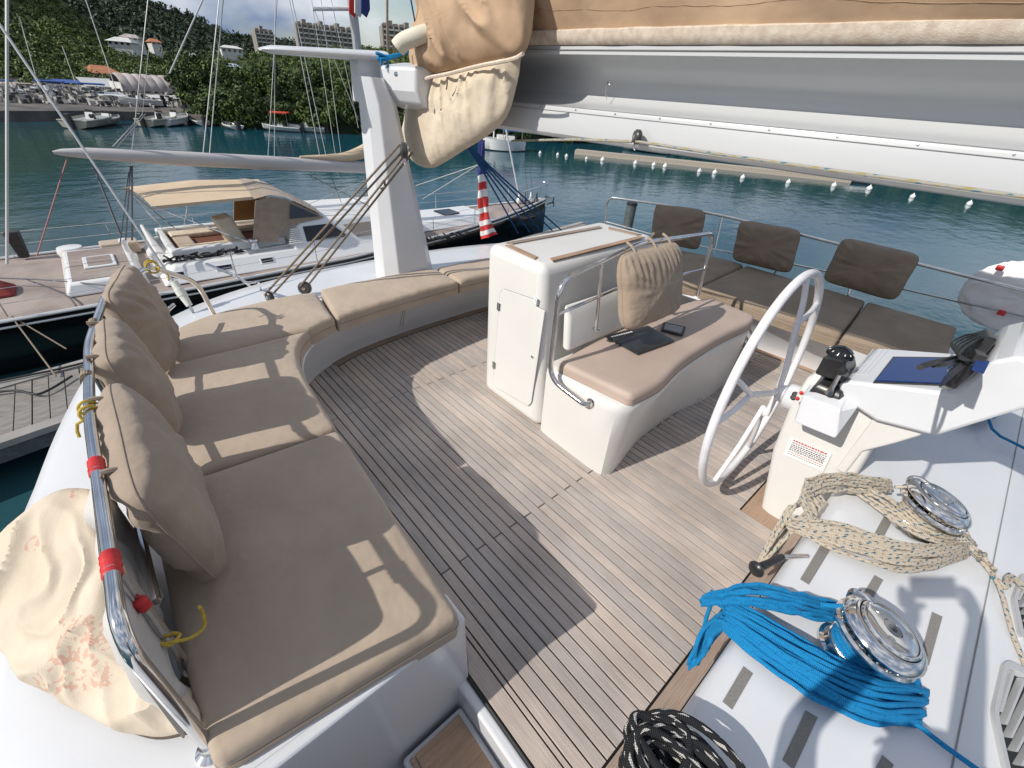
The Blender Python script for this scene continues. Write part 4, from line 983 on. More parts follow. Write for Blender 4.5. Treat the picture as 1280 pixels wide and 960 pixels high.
obj('hub', MB().lathe(hubp + wn * -0.005, [(0, 0.0), (0.030, 0.0), (0.042, 0.010), (0.045, 0.03), (0.04, 0.045), (0, 0.045)], 24, axis=wn), whitep, whl, smooth=40)
obj('hub_nut', MB().lathe(hubp - wn * 0.02, [(0, 0.0), (0.012, 0.0), (0.014, 0.006), (0.014, 0.018), (0, 0.018)], 12, axis=wn), steel, whl)

# ================================================================== helm console
hc0 = thing('helm_console', 'white helm console with throttle box, printed notice and raised instrument pod', 'console', (0.0, 2.7, 0))
A0 = [(-0.232, 2.19, 0), (0.06, 2.19, 0), (0.06, 3.15, 0), (-0.232, 3.15, 0)]
body = MB(); lv = []
for z, dy, xa, xb in ((0.0, 0.0, -0.232, 0.02), (0.37, 0.0, -0.312, 0.04), (0.66, -0.0, -0.335, 0.02), (0.79, 0.01, -0.325, 0.02), (0.83, 0.03, -0.30, 0.02)):
    lv.append([V((xa, 2.19 + dy, z)), V((xa + 0.05, 2.175 + dy, z)), V((xb, 2.18 + dy, z)), V((xb, 2.62, z)), V((xa, 2.62, z))])
body.grid(lv, closev=True); body.add(lv[-1], [list(range(5))])
obj('console_body', fixn(body), gelcream, hc0, smooth=35, bevel=0.018, seg=4)
# side panel that carries the pod
sp0 = [at(1082, 508, y=2.165), at(1063, 590, y=2.165), at(1078, 566, y=2.165), at(1118, 556, y=2.165), at(1148, 545, y=2.165), at(1215, 512, y=2.165), at(1190, 495, y=2.165), at(1120, 490, y=2.165)]
obj('side_panel', MB().prism([V((-0.03, 2.168, 0.88)), V((-0.045, 2.168, 0.44)), V((-0.005, 2.168, 0.44)), at(1078, 565, y=2.168), at(1118, 555, y=2.168), at(1148, 546, y=2.168), at(1222, 508, y=2.168), V((0.10, 2.168, 0.97))], (0, 0.44, 0)), gelcream, hc0, smooth=0, bevel=0.01, seg=3)
podp = [(-0.175, 0.795), (-0.20, 0.85), (-0.175, 0.88), (0.125, 0.985), (0.15, 1.135), (0.20, 1.18), (0.75, 1.14), (0.8, 1.0), (0.30, 1.02), (0.16, 0.80), (-0.02, 0.76)]
pod = obj('instrument_pod', MB().prism([V((x, 2.135, z)) for x, z in podp], (0, 0.50, 0)), gel, hc0, smooth=30, bevel=0.014, seg=3)
# wide cowl continuing to port
sc1 = [at(1094, 476, y=2.26), at(1117, 449, y=2.60), at(1204, 449, y=2.60), at(1186, 480, y=2.26)]
pn = (sc1[3] - sc1[0]).cross(sc1[1] - sc1[0]).normalized(); pn = pn if pn.z > 0 else -pn
pz = lambda x: 0.88 + (x + 0.175) * 0.35
cor = [V((q.x, q.y, 0)) for q in sc1]
def on_pod(px, py, o=0.0): return at(px, py, p=V((-0.175, 0, 0.88)) + V((-0.33, 0, 0.94)) * o, n=V((-0.33, 0, 0.943)).normalized())
scq = [on_pod(*p, 0.003) for p in ((1094, 477), (1118, 449), (1205, 450), (1186, 481))]
obj('screen_bezel', MB().prism([on_pod(*p, 0.001) for p in ((1091, 479), (1116, 447), (1208, 448), (1188, 483))], V((-0.33, 0, 0.943)) * 0.006), blackp, hc0, smooth=0, bevel=0.002)
dsp = obj('screen', MB().prism([q for q in scq], V((-0.33, 0, 0.943)) * 0.0075), blueglass, hc0, smooth=0)
for i in range(3): obj('screen_mark', MB().prism([on_pod(1184 + i * 2.5, 464 - i * 2, 0.0108), on_pod(1184.8 + i * 2.5, 462 - i * 2, 0.0108), on_pod(1185.8 + i * 2.5, 462.2 - i * 2, 0.0108), on_pod(1185 + i * 2.5, 464.2 - i * 2, 0.0108)], (0, 0, 0.0004)), whitef, dsp, smooth=0)
for i in range(4):
    a, b = on_pod(1066 + i * 6, 468 - i * 0, 0.001), on_pod(1092 + i * 6.5, 436, 0.001)
    obj('ridge', MB().tube([a, b], 0.0022, 6), gel, hc0)
# instrument row facing aft on the cowl
def on_cowl(px, py, o=0.0): return at(px, py, p=(0.135 - o, 0, 1.05), n=V((1, 0, -0.15)).normalized())
inst = thing('instrument_bracket', 'black plastic instrument bracket with cables on the white pod', 'bracket', on_cowl(1205, 460))
def slab(pts, o, th, name, m, parent, bev=0.004):
    P = [on_cowl(*p, o) for p in pts]; return obj(name, MB().prism(P, (-th, 0, 0)), m, parent, smooth=0, bevel=bev)
slab([(1186, 489), (1192, 476), (1222, 452), (1232, 440), (1236, 447), (1226, 460), (1194, 487)], 0.03, 0.03, 'shelf', blackp, inst)
slab([(1205, 470), (1208, 440), (1222, 432), (1228, 446), (1218, 462)], 0.02, 0.035, 'housing', blackr, inst, 0.008)
slab([(1216, 446), (1222, 420), (1243, 414), (1248, 424), (1232, 444)], 0.01, 0.03, 'housing', blackp, inst, 0.008)
slab([(1222, 462), (1232, 448), (1238, 452), (1230, 468)], 0.02, 0.03, 'lens', blueglass, inst, 0.003)
cbs = MB()
for k_ in range(5):
    o_ = k_ * 3.0
    cbs.tube(sm([on_cowl(1212 + k_ * 2, 447 + o_ * 0.5, 0.04), on_cowl(1196 + k_, 440 + o_ * 0.6, 0.10), on_cowl(1190 + o_, 428 + o_ * 0.8, 0.10), on_cowl(1207 + o_, 419 + o_ * 0.6, 0.06), on_cowl(1228 + o_ * 0.4, 417 + o_ * 0.4, 0.03)], 5), 0.0045, 6)
cbs.tube(sm([on_cowl(1196, 446, 0.06), on_cowl(1180, 450, 0.12), on_cowl(1165, 454, 0.16), on_cowl(1150, 459, 0.18)], 5), 0.007, 6)
cbs.tube(sm([on_cowl(1200, 450, 0.06), on_cowl(1184, 455, 0.12), on_cowl(1166, 457, 0.15)], 5), 0.006, 6)
obj('cables', cbs, blackr, inst)
# throttle box on the console side
tb_ = obj('throttle_box', MB().hexa([at(992, 528, y=2.04), at(1045, 550, y=2.02), at(1068, 510, y=2.13), at(1005, 492, y=2.18),
                                     at(1003, 494, y=2.06), at(1051, 513, y=2.04), at(1066, 478, y=2.24), at(1018, 470, y=2.28)]), gel, hc0, smooth=0, bevel=0.010, seg=4)
tn = V((0, -0.25, 1)).normalized(); tp = at(1035, 495, y=2.14)
def T_(px, py, o=0): return at(px, py, p=tp + tn * o, n=tn)
thr = thing('throttle_lever', 'chrome throttle lever rising from a black base on the helm console', 'throttle', T_(1038, 492))
bm_ = MB(); lo_ = [T_(*p, 0.0) for p in ((1010, 491), (1046, 508), (1059, 499), (1065, 487), (1058, 474), (1040, 468), (1022, 476))]; cL = sum(lo_, V()) / 7
bm_.grid([lo_, [q + tn * 0.03 + (cL - q) * 0.08 for q in lo_], [q + tn * 0.05 + (cL - q) * 0.3 for q in lo_], [cL + tn * 0.055 + (q - cL) * 0.05 for q in lo_]], closev=True)
obj('lever_base', fixn(bm_), blackp, thr, smooth=40, bevel=0.004)
l0, l1 = T_(1036, 492, 0.05), T_(1052, 464, 0.17)
obj('lever', MB().tube([l0, l0.lerp(l1, 0.3), l1], 0.008, 10, radii=[0.016, 0.0085, 0.0075]), chrome, thr)
obj('lever_knob', MB().lathe(l1, [(0, -0.015), (0.015, -0.013), (0.021, 0.0), (0.017, 0.013), (0, 0.017)], 16, axis=(0.4, 0.9, 0.2)), blackp, thr, smooth=50)
cpz = thing('compass', 'black domed compass in its housing behind the throttle lever', 'compass', at(1043, 462, z=0.90))
ch = [at(*p, z=z) for p, z in (((1017, 468), 0.86), ((1055, 480), 0.86), ((1072, 458), 0.86), ((1038, 450), 0.86))]
ch2 = [at(*p, z=z) for p, z in (((1029, 445), 0.97), ((1057, 452), 0.97), ((1069, 439), 0.97), ((1045, 436), 0.97))]
obj('housing', MB().hexa(ch + ch2), blackp, cpz, smooth=0, bevel=0.014, seg=4)
cc_ = sum(ch2, V()) / 4
obj('dome', MB().lathe(cc_ - V((0, 0, 0.004)), [(0.052, 0), (0.050, 0.012), (0.038, 0.028), (0.02, 0.037), (0, 0.040)], 28), darkglass, cpz, smooth=80)
for i in range(12):
    a = i * math.pi / 6; obj('dial_mark', MB().obox(cc_ + V((math.cos(a) * 0.045, math.sin(a) * 0.045, 0.017)), V((math.cos(a), math.sin(a), -0.8)) * 0.003, V((-math.sin(a), math.cos(a), 0)) * 0.0015, (0, 0, 0.001)), whitef, cpz, smooth=0)
# shaft housing
sh0 = hubp + wn * 0.03
shf = obj('shaft_housing', MB().lathe(sh0, [(0, 0.0), (0.045, 0.0), (0.062, 0.012), (0.066, 0.03), (0.068, 0.15), (0, 0.15)], 28, axis=wn), gel, hc0, smooth=40)
for (px, py) in ((995, 467), (978, 488)):
    q = at(px, py, y=2.2); d = (at(px, py, x=sh0.x + 0.05))
    ax_ = (V((0, 0, 0)) + (d - (sh0 + wn * 0.05))); ax_ -= wn * ax_.dot(wn); ax_.normalize()
    obj('port_plug', MB().lathe(sh0 + wn * 0.05 + ax_ * 0.064, [(0, 0), (0.014, 0), (0.014, 0.006), (0.01, 0.01), (0, 0.01)], 14, axis=ax_), blackr, shf)
for (px, py) in ((1002, 492), (997, 499)):
    a = at(px, py, y=2.12); obj('red_button', MB().lathe(a, [(0, 0), (0.008, 0), (0.009, 0.008), (0.007, 0.013), (0, 0.013)], 10, axis=(-0.2, -0.6, 0.7)), redm, hc0)
# printed notice
def C_(px, py, o=0.0): return at(px, py, y=2.172 - o)
obj('notice', MB().prism([C_(988, 546, 0.001), C_(1040, 567, 0.001), C_(1029, 590, 0.001), C_(979, 568, 0.001)], (0, -0.0012, 0)), stickm, hc0, smooth=0)
P4 = [C_(990, 548, 0.0026), C_(1038, 568, 0.0026), C_(1028, 588, 0.0026), C_(981, 568, 0.0026)]
rn = random.Random(3)
def inkline(v, h, m, words, nm):
    mb = MB(); u = 0.05
    while u < 0.93:
        w_ = rn.uniform(*words)
        def e(a, b): return P4[0].lerp(P4[1], a).lerp(P4[3].lerp(P4[2], a), b)
        u2 = min(u + w_, 0.95)
        mb.add([e(u, v), e(u2, v), e(u2, v + h), e(u, v + h)], [(0, 1, 2, 3)]); u = u2 + 0.018
    obj(nm, mb, m, hc0, smooth=0)
inkline(0.02, 0.09, inkr, (0.03, 0.09), 'notice_heading'); inkline(0.17, 0.05, inkg, (0.03, 0.07), 'notice_print')
for v in (0.28, 0.38, 0.48, 0.58): inkline(v, 0.055, inkb, (0.02, 0.06), 'notice_print')
inkline(0.72, 0.04, inkr, (0.02, 0.05), 'notice_print'); inkline(0.84, 0.035, inkg, (0.03, 0.07), 'notice_print')

# ================================================================== boom, sail cover, pillar
def by(x): return 2.40 + 0.085 * x            # starboard face of the boom
BX0, BX1 = -3.10, 1.9
bprof = [(0.0, 2.030), (0.0, 1.992), (0.03, 1.988), (0.14, 1.975), (0.205, 1.945), (0.240, 1.90), (0.248, 1.855), (0.235, 1.815), (0.20, 1.785), (0.145, 1.765), (0.09, 1.754), (0.052, 1.748), (0.048, 1.742), (0.046, 1.733), (0.030, 1.66), (0.034, 1.605), (0.050, 1.588), (0.09, 1.58)]
BWD = 0.58
def bring(x, tap=1.0):
    zc_ = 2.03; L_ = [V((x, by(x) + s, zc_ + (z - zc_) * tap)) for s, z in bprof]; R_ = [V((x, by(x) + BWD - s, zc_ + (z - zc_) * tap)) for s, z in bprof][::-1]
    return L_ + R_
boom = thing('boom', 'long white boom with a hollow flank running overhead to the right edge', 'boom', (-0.5, 2.6, 1.58))
xs = [BX0 + (BX1 - BX0) * i / 30 for i in range(31)]
bmm = MB(); rr2 = [bring(x) for x in xs]; bmm.grid(rr2, closev=True); bmm.add(rr2[0], [list(range(len(rr2[0])))]); bmm.add(rr2[-1], [list(range(len(rr2[-1])))])
obj('boom_body', fixn(bmm), paint, boom, smooth=28)
def along(s, z, r, name, m, x0=BX0 + 0.3, x1=BX1, seg=6): return obj(name, MB().tube([(x0, by(x0) + s, z), (x1, by(x1) + s, z)], r, seg), m, boom)
along(-0.004, 2.012, 0.0028, 'track_groove', greyp)
along(0.050, 1.747, 0.0022, 'panel_joint', greyp); along(0.041, 1.722, 0.0018, 'panel_joint', greyp, x0=BX0 + 0.25)
i = 0; xx = -2.55
while xx < 1.2:
    obj('rivet', MB().lathe((xx, by(xx) + 0.0445, 1.735), [(0, 0.0), (0.005, 0.0), (0.004, 0.003), (0, 0.0035)], 8, axis=(0, -1, 0.2)), steel, boom); xx += 0.27
for (px, py) in ((672, 99), (753, 102)):
    a = at(px, py, y=2.36); a.y = by(a.x) + 0.192
    obj('fitting', MB().lathe(a, [(0, 0), (0.012, 0), (0.011, 0.008), (0.004, 0.012), (0, 0.012)], 10, axis=(0, -1, -0.3)), steel, boom)
a = at(753, 102, y=2.36); a.y = by(a.x) + 0.17
obj('cord_end', MB().tube([a, a + V((0.01, -0.02, -0.05)), a + V((0.03, -0.02, -0.08))], 0.002, 5), greyp, boom)
# end fitting toward the pillar
ef = [at(481, 82, x=-3.3), at(515, 78, x=-3.3), at(520, 120, x=-3.3), at(512, 138, x=-3.3), at(492, 128, x=-3.3), at(484, 112, x=-3.3)]
obj('end_casting', MB().prism([q + V((-0.10, 0, 0)) for q in ef], (0.32, 0.10, 0)), gel, boom, smooth=20, bevel=0.02, seg=4)
obj('end_bolt', MB().lathe(at(481, 92, x=-3.22) + V((0.15, 0, 0)), [(0, 0), (0.014, 0), (0.012, 0.012), (0, 0.014)], 12, axis=(1, -0.5, 0)), steel, boom)
# sail cover: lazy bag above the boom
cover = thing('sail_cover', 'tan canvas sail cover bulging along the top of the boom', 'sail cover', (-0.5, 2.55, 2.03))
cv = MB(); rows = []
for i in range(241):
    x = -3.2 + (BX1 + 3.2) * i / 240
    end = min(1.0, (x + 2.86) / 0.5)
    row = []
    for k_ in range(34):
        t = k_ / 33
        if t < 0.5:
            HC = 0.62 - 0.25 * min(1, max(0, (x + 1.0) / 0.7)); tt = t / 0.5; z = 2.055 + tt * HC; s = 0.0 - 0.10 * math.sin(math.pi * min(tt * 0.9, 1)) + max(0, tt - 0.6) * 0.40
        else:
            HC = 0.62 - 0.25 * min(1, max(0, (x + 1.0) / 0.7)); tt = (1 - t) / 0.5; z = 2.055 + tt * HC; s = BWD + 0.10 * math.sin(math.pi * min(tt * 0.9, 1)) - max(0, tt - 0.6) * 0.40
        f = (0.4 + 0.9 * max(0, 1 - (x + 2.86) / 1.9))
        fold = noise.noise(V((x * 3.2, z * 1.2, 3.1))) * 0.028 + noise.noise(V((x * 9 + z * 5, z * 2.0, 8))) * 0.016 * f + noise.noise(V((x * 1.3, z * 3, 1))) * 0.02
        sgn = -1 if t < 0.5 else 1; fold += 0.022 * f * ((1 - min(1, abs(noise.noise(V((x * 4.5 + z * 1.5, z * 0.8, 2.2)))) * 3.2)) ** 1.4 - 0.3)
        amp = math.sin(math.pi * min(1, (z - 2.05) / 0.25) * 0.5)
        row.append(V((x, by(x) + s + sgn * fold * amp * 1.5, z + (0.0 if z < 2.1 else fold * 0.3))))
    rows.append(row)
cv.grid(rows)
obj('canvas', fixn(cv), covert, cover, smooth=80)
for zz, dd in ((2.13, -0.052), (2.27, -0.103)):
    pts = []
    for i in range(121):
        q = rows[2 * i][3 if zz < 2.2 else 6]
        pts.append(q + V((0, -0.001, 0)))
    obj('stitch_line', MB().tube(pts, 0.0010, 4), mat('stitch_%d' % int(zz * 100), (0.42, 0.28, 0.17), rough=0.9), cover)
# cream bolt rope webbing along the foot
wb_ = MB(); rows = []
for i in range(121):
    x = -2.60 + (BX1 + 2.60) * i / 120; w = noise.noise(V((x * 7, 0, 0))) * 0.004
    lift = 0.0 if x > -2.3 else 0
    rows.append([V((x, by(x) - 0.006 + w, 2.032)), V((x, by(x) - 0.022 + w, 2.045)), V((x, by(x) - 0.030 + w * 2, 2.068 + w)), V((x, by(x) - 0.034 + w * 2, 2.092 + w)), V((x, by(x) - 0.020 + w, 2.10 + w)), V((x, by(x) + 0.01, 2.09))])
obj('foot_webbing', fixn(wb_.grid(rows)), boltm, cover, smooth=60)
def puff(out, n, t, wr, seed, rings=12, pw=2.2, N=96, fn=None, lowf=1.0):
    """closed canvas shape with a given outline and rounded thickness"""
    out = rs(list(out) + [out[0]], N + 1)[:-1]; c = sum(out, V()) / N; n = V(n).normalized(); F, B = [], []
    for i in range(rings + 1):
        r = i / rings; T = max(0.0, 1 - r ** pw) ** 0.5; f, b = [], []
        for j, q in enumerate(out):
            p = c + (q - c) * max(r, 0.001)
            w = (noise.noise(p * 5.5 + V((seed, 0, 0))) + 0.6 * noise.noise(p * 12 + V((0, seed, 0)))) * lowf
            if fn: w += fn(p, r)
            f.append(p + n * (T * t / 2 + wr * w * min(1, T * 1.6))); b.append(p - n * (T * t / 2 + wr * w * min(1, T * 1.6)))
        F.append(f); B.append(b)
    mb = MB(); mb.grid(F, closev=True); mb.grid(B, closev=True); return fixn(mb)
bag = thing('sail_bag', 'cream canvas end of the sail bag hanging from the boom end beside the white pillar', 'sail bag', at(555, 205, y=2.02))
ol = [at(a, b, y=2.06) for a, b in ((646, 68), (650, 82), (645, 110), (634, 145), (612, 168), (580, 188), (556, 203), (541, 210), (524, 207), (512, 197), (505, 182), (503, 165), (507, 145), (512, 118), (508, 104), (512, 88), (530, 96), (560, 88), (600, 82))]
tf = lambda p, r: (1.6 * (1 - min(1, abs(noise.noise(V((p.x * 9 + p.y * 4, p.z * 2.2, 1.7)))) * 3)) ** 1.3 - 0.4) * max(0.12, min(1, (p.z - 1.50) * 3))
obj('canvas', puff(sm(ol, 5, closed=True), (0.55, -1, 0.1), 0.26, 0.026, 2.0, rings=26, N=150, fn=tf, lowf=0.5), bagm, bag, smooth=80)
ol = [at(a, b, y=2.04) for a, b in ((656, 66), (640, 76), (600, 84), (560, 92), (535, 98), (524, 100), (516, 84), (518, 50), (524, 14), (520, -14), (540, -60), (600, -80), (660, -60), (668, -10), (664, 40))]
tf2 = lambda p, r: 1.9 * (1 - min(1, abs(noise.noise(V((p.x * 5.5 + p.z * 4.5, p.z * 1.5 - p.x * 1.4, 5.1)))) * 3)) ** 1.4 - 0.4
obj('tan_end', puff(sm(ol, 4, closed=True), (0.5, -1, 0.05), 0.34, 0.024, 6.0, rings=26, N=150, fn=tf2, lowf=0.5), covert, bag, smooth=80)
hem = sm([at(a, b, y=1.93) for a, b in ((530, 101), (536, 97), (560, 92), (600, 82), (640, 74), (654, 67))], 6)
obj('hem', MB().tube(hem, 0.011, 7), boltm, bag)
obj('tie_cord', MB().tube([at(559, 96, y=1.90), at(559, 104, y=1.90), at(558, 112, y=1.90)], 0.005, 6), ropetan, bag)
def rdg(p, r):
    q = V((p.x * 2.6 + p.y * 3.0 + 0.4 * noise.noise(p * 5), p.y * 4.0 - p.x * 1.2, 4.4))
    a = 1 - min(1, abs(noise.noise(q)) * 4.0); b = 1 - min(1, abs(noise.noise(q * 2.3 + V((3, 1, 7)))) * 3.5)
    return 2.0 * a ** 1.5 + 0.9 * b ** 1.5 - 0.9
obj('canvas_cover', puff(sm(bagol, 5, closed=True), BAGN, 0.13, 0.016, 3.0, rings=34, pw=2.2, N=190, fn=rdg, lowf=0.5), bagprint, bc, smooth=50)
obj('dark_hem', MB().tube(sm([q + BAGN * -0.015 for q in bagol[7:14]], 5), 0.010, 7), mat('brown_hem', (0.10, 0.075, 0.055), rough=0.9), bc)
inn_ = [V((x, -0.248 - 0.02 * (0.9 - z), z)) for x, z in ((-1.42, 0.46), (-1.42, 0.80), (-1.30, 0.885), (-0.95, 0.90), (-0.775, 0.885), (-0.76, 0.80), (-0.745, 0.62), (-0.735, 0.47), (-1.0, 0.46))]
obj('inner_flap', puff(fil(inn_, 0.05, 4, closed=True), (0, -1, -0.1), 0.045, 0.010, 5.0, rings=16, pw=3.0, N=120, fn=rdg, lowf=0.5), mat('grey_white_cloth', (0.56, 0.54, 0.52), (0.50, 0.48, 0.46), 0.9, 6, bump=0.2, bscale=300), bc, smooth=50)
kc = sm([at(a, b, y=1.96) for a, b in ((492, 78), (500, 92), (508, 104), (520, 106), (528, 112), (522, 116), (512, 108), (504, 96), (498, 86), (506, 82), (512, 96), (524, 108))], 5)
rope('cord', 'tan cord knotted at the corner of the sail bag', [kc, sm([at(512, 108, y=1.95), at(514, 118, y=1.95), at(512, 122, y=1.95)], 4)], 0.005, ropetan)
roll = obj('rolled_sail', MB().tube(sm([at(497, 60, x=-3.15), at(505, 52, x=-3.12), at(525, 44, x=-3.05), at(550, 38, x=-3.0)], 5), 0.05, 14, radii=None), mat('sailcloth_cream', (0.66, 0.62, 0.52), (0.58, 0.54, 0.45), 0.8, 6, bump=0.4, bscale=60), label='rolled cream sailcloth end sticking out behind the tan cover', cat='sail', smooth=60)
# pillar
pl = thing('boom_pillar', 'tapered white pillar standing on the stern coaming under the boom end', 'pillar', (-3.3, 1.8, 0.42))
b4 = [at(470, 339, z=0.41), at(528, 337, z=0.41), at(547, 329, z=0.41), at(505, 326, z=0.41)]
bc_ = V((-3.30, 1.80, 0.41)); hw, hd = 0.235, 0.17
pa_ = at(474, 130, x=-3.36); tcn = V((-3.38, pa_.y, pa_.z))
def oct_(c, a, b, ch): return [c + V(q) for q in ((-b, -a + ch, 0), (-b + ch, -a, 0), (b - ch, -a, 0), (b, -a + ch, 0), (b, a - ch, 0), (b - ch, a, 0), (-b + ch, a, 0), (-b, a - ch, 0))]
rA = oct_(bc_, hw, hd, 0.09); rM = oct_(tcn, 0.115, 0.12, 0.06)
tp2 = V((-3.42, at(461, 100, x=-3.42).y, at(461, 96, x=-3.42).z)); rT = oct_(tp2, 0.085, 0.11, 0.05)
pmb = MB().grid([[q + V((0, 0, -0.03)) for q in rA], rA, rM, rT], closev=True); pmb.add(rT, [list(range(8))])
obj('column', fixn(pmb), gel, pl, smooth=20, bevel=0.008, seg=3)
b_ = [at(440, 140, x=-3.5), at(446, 72, x=-3.5), at(478, 70, x=-3.5), at(480, 100, x=-3.5), at(462, 140, x=-3.5)]
obj('top_post', MB().prism([V((-3.58, q.y, q.z)) for q in [at(447, 128, x=-3.5), at(442, 68, x=-3.5), at(476, 68, x=-3.5), at(478, 110, x=-3.5)]], (0.13, 0, 0)), gel, pl, smooth=0, bevel=0.012)
ar0, ar1 = at(325, 61, x=-3.5), at(478, 71, x=-3.5)
am = MB(); rws = []
for t in [0, 0.01, 0.03, 0.08, 0.3, 0.6, 0.9, 1.0]:
    c = ar0.lerp(ar1, t); hh = 0.022 * (min(1, 0.35 + t * 8)) + 0.012 * t; ww = 0.11 * min(1, 0.3 + t * 8)
    rws.append([c + V((math.cos(2 * math.pi * k_ / 20) * ww, 0, math.sin(2 * math.pi * k_ / 20) * hh)) for k_ in range(20)])
am.grid(rws, closev=True); am.add(rws[0], [list(range(20))]); am.add(rws[-1], [list(range(20))])
obj('wing_arm', fixn(am), gel, pl, smooth=50)
lash = []
for i in range(5): lash += [at(474 + rr_.uniform(-3, 3), 66 + i * 2.5, x=-3.34), at(490, 70 + rr_.uniform(-2, 4), x=-3.3), at(508, 66 + rr_.uniform(-3, 4), x=-3.25)][::(1 if i % 2 else -1)]
rope('lashing_rope', 'blue cord lashing between the pillar head and the sail bag', [lash, [at(476, 74, x=-3.32), at(477, 82, x=-3.32)], [at(484, 74, x=-3.32), at(485, 84, x=-3.32)]], 0.008, ropeblue)
rope('halyard_rope', 'tan rope with a loop rising from the pillar head to the top edge', [[at(484, -30, x=-3.4), at(484, 46, x=-3.4), at(485, 64, x=-3.4)], sm([at(484, 48, x=-3.4), at(489, 50, x=-3.4), at(492, 58, x=-3.4), at(493, 68, x=-3.4)], 4)], 0.008, ropetan)
rope('halyard_rope', 'thin dark rope slanting down to the head of the sail cover', [[at(508, -30, x=-3.2), at(522, 45, x=-3.2)]], 0.005, ropenavy)
# main sheet tackle from the bag to the stern coaming
blk = mat('block_black', (0.05, 0.05, 0.05), rough=0.35)
def block(c, lab, ax=(1, 0, 0), s=1.0):
    w = thing('pulley_block', lab, 'pulley', c, None); c = V(c); ax = V(ax).normalized()
    obj('cheek', MB().lathe(c - ax * 0.018 * s, [(0, 0), (0.030 * s, 0), (0.038 * s, 0.008 * s), (0.038 * s, 0.028 * s), (0.030 * s, 0.036 * s), (0, 0.036 * s)], 20, axis=ax), blk, w, smooth=40)
    obj('sheave_pin', MB().lathe(c - ax * 0.022 * s, [(0, 0), (0.011 * s, 0), (0.011 * s, 0.044 * s), (0, 0.044 * s)], 10, axis=ax), steel, w)
    obj('shackle', MB().tube(sm([c + V((0, 0, -0.03 * s)), c + V((0.012, 0, -0.05 * s)), c + V((0, 0, -0.068 * s)), c + V((-0.012, 0, -0.05 * s)), c + V((0, 0, -0.03 * s))], 4), 0.004, 6), steel, w)
    return w
kA, kB = at(337, 371, z=0.47), at(381, 360, z=0.48)
block(kA, 'black pulley block on the stern coaming, left of the two tackle blocks', (0.3, -1, 0)); block(kB, 'black round pulley block on the stern coaming, nearest the white pillar', (1, -0.8, 0.3), 1.25)
top_ = at(508, 190, x=-2.95)
shr = []
for (px, py, q, o) in ((500, 180, kA, -0.03), (506, 186, kA, 0.03), (512, 186, kB, -0.03), (516, 190, kB, 0.03)):
    shr.append([at(px, py, x=-2.98), q + V((0, o, 0.02))])
rope('sheet_rope', 'tan mainsheet tackle running from the sail bag down to the two coaming blocks', shr + [sm([at(477, 230, x=-3.05), at(480, 226, x=-3.05), at(481, 234, x=-3.05), at(476, 236, x=-3.05)], 3)], 0.0075, ropetan)
block(at(505, 188, x=-2.97), 'dark double block hanging under the sail bag', (0.5, 1, 0), 1.3)
# boom foot rope and block
bb_ = V((-1.63, by(-1.63) + 0.02, 1.60)); bb_ = at(798, 171, y=by(-1.62) + 0.0)
block(bb_ + V((0, -0.01, 0.0)), 'small black block hanging under the boom', (0.6, 1, 0), 0.9)
rope('furling_rope', 'cream rope with yellow and blue flecks along the lower edge of the boom', [[at(640, 176, y=2.32), at(720, 174.5, y=by(-2)), bb_ + V((-0.02, -0.02, -0.025))], [bb_ + V((0.01, -0.03, -0.02)), at(900, 193, y=by(-1.2)), at(1040, 213, y=by(-0.7)), at(1280, 246, y=by(0)), V((1.9, by(1.9) - 0.0, 1.60))]], 0.0072, ropeboom, k=2)
# coaming fittings: turnbuckle sleeve and stay
stay = thing('backstay', 'grey wire stay with a white plastic sleeve footed on the starboard stern coaming', 'stay', at(243, 389, z=0.41))
s0, s1 = at(241, 388, z=0.43), at(2, 34, x=-4.4)
d_ = (s1 - s0)
obj('wire', MB().tube([s0, s1, s1 + d_ * 1.5], 0.0075, 8), mat('grey_wire', (0.45, 0.45, 0.45), rough=0.35, metal=0.6), stay)
sA, sB = s0 + d_ * 0.02, s0 + d_ * 0.115
obj('sleeve', MB().tube([sA, sA.lerp(sB, 0.4), sA.lerp(sB, 0.42), sA.lerp(sB, 0.7), sA.lerp(sB, 0.72), sB], 0.02, 12, radii=[0.020, 0.026, 0.030, 0.030, 0.026, 0.024]), mat('old_white_plastic', (0.62, 0.63, 0.57), rough=0.4), stay, smooth=40)
obj('foot', MB().tube([s0 + V((0, 0, -0.03)), s0 + d_ * 0.03], 0.009, 8), steel, stay)
pu = thing('pulpit_rail', 'low steel rail end on the starboard stern coaming behind the corner cushion', 'rail', at(300, 362, z=0.45))
obj('tube', MB().tube(fil([at(296, 345, z=0.62), at(308, 354, z=0.60), at(322, 352, z=0.60), at(326, 362, z=0.42)], 0.04), 0.009, 8), steel, pu)
obj('tube', MB().tube(fil([at(258, 330, z=0.65), at(296, 345, z=0.63), at(312, 357, z=0.52)], 0.05), 0.009, 8), steel, pu)
# hanging bits of cord on the bench front
rope('cushion_tie', 'thin tan cord hanging from the stern cushion over the white bench front', [sm([at(505, 378, z=0.42), at(503, 392, z=0.33), at(500, 408, z=0.22)], 3), sm([at(505, 378, z=0.42), at(505, 395, z=0.32), at(503, 408, z=0.22)], 3)], 0.0022, ropetan)
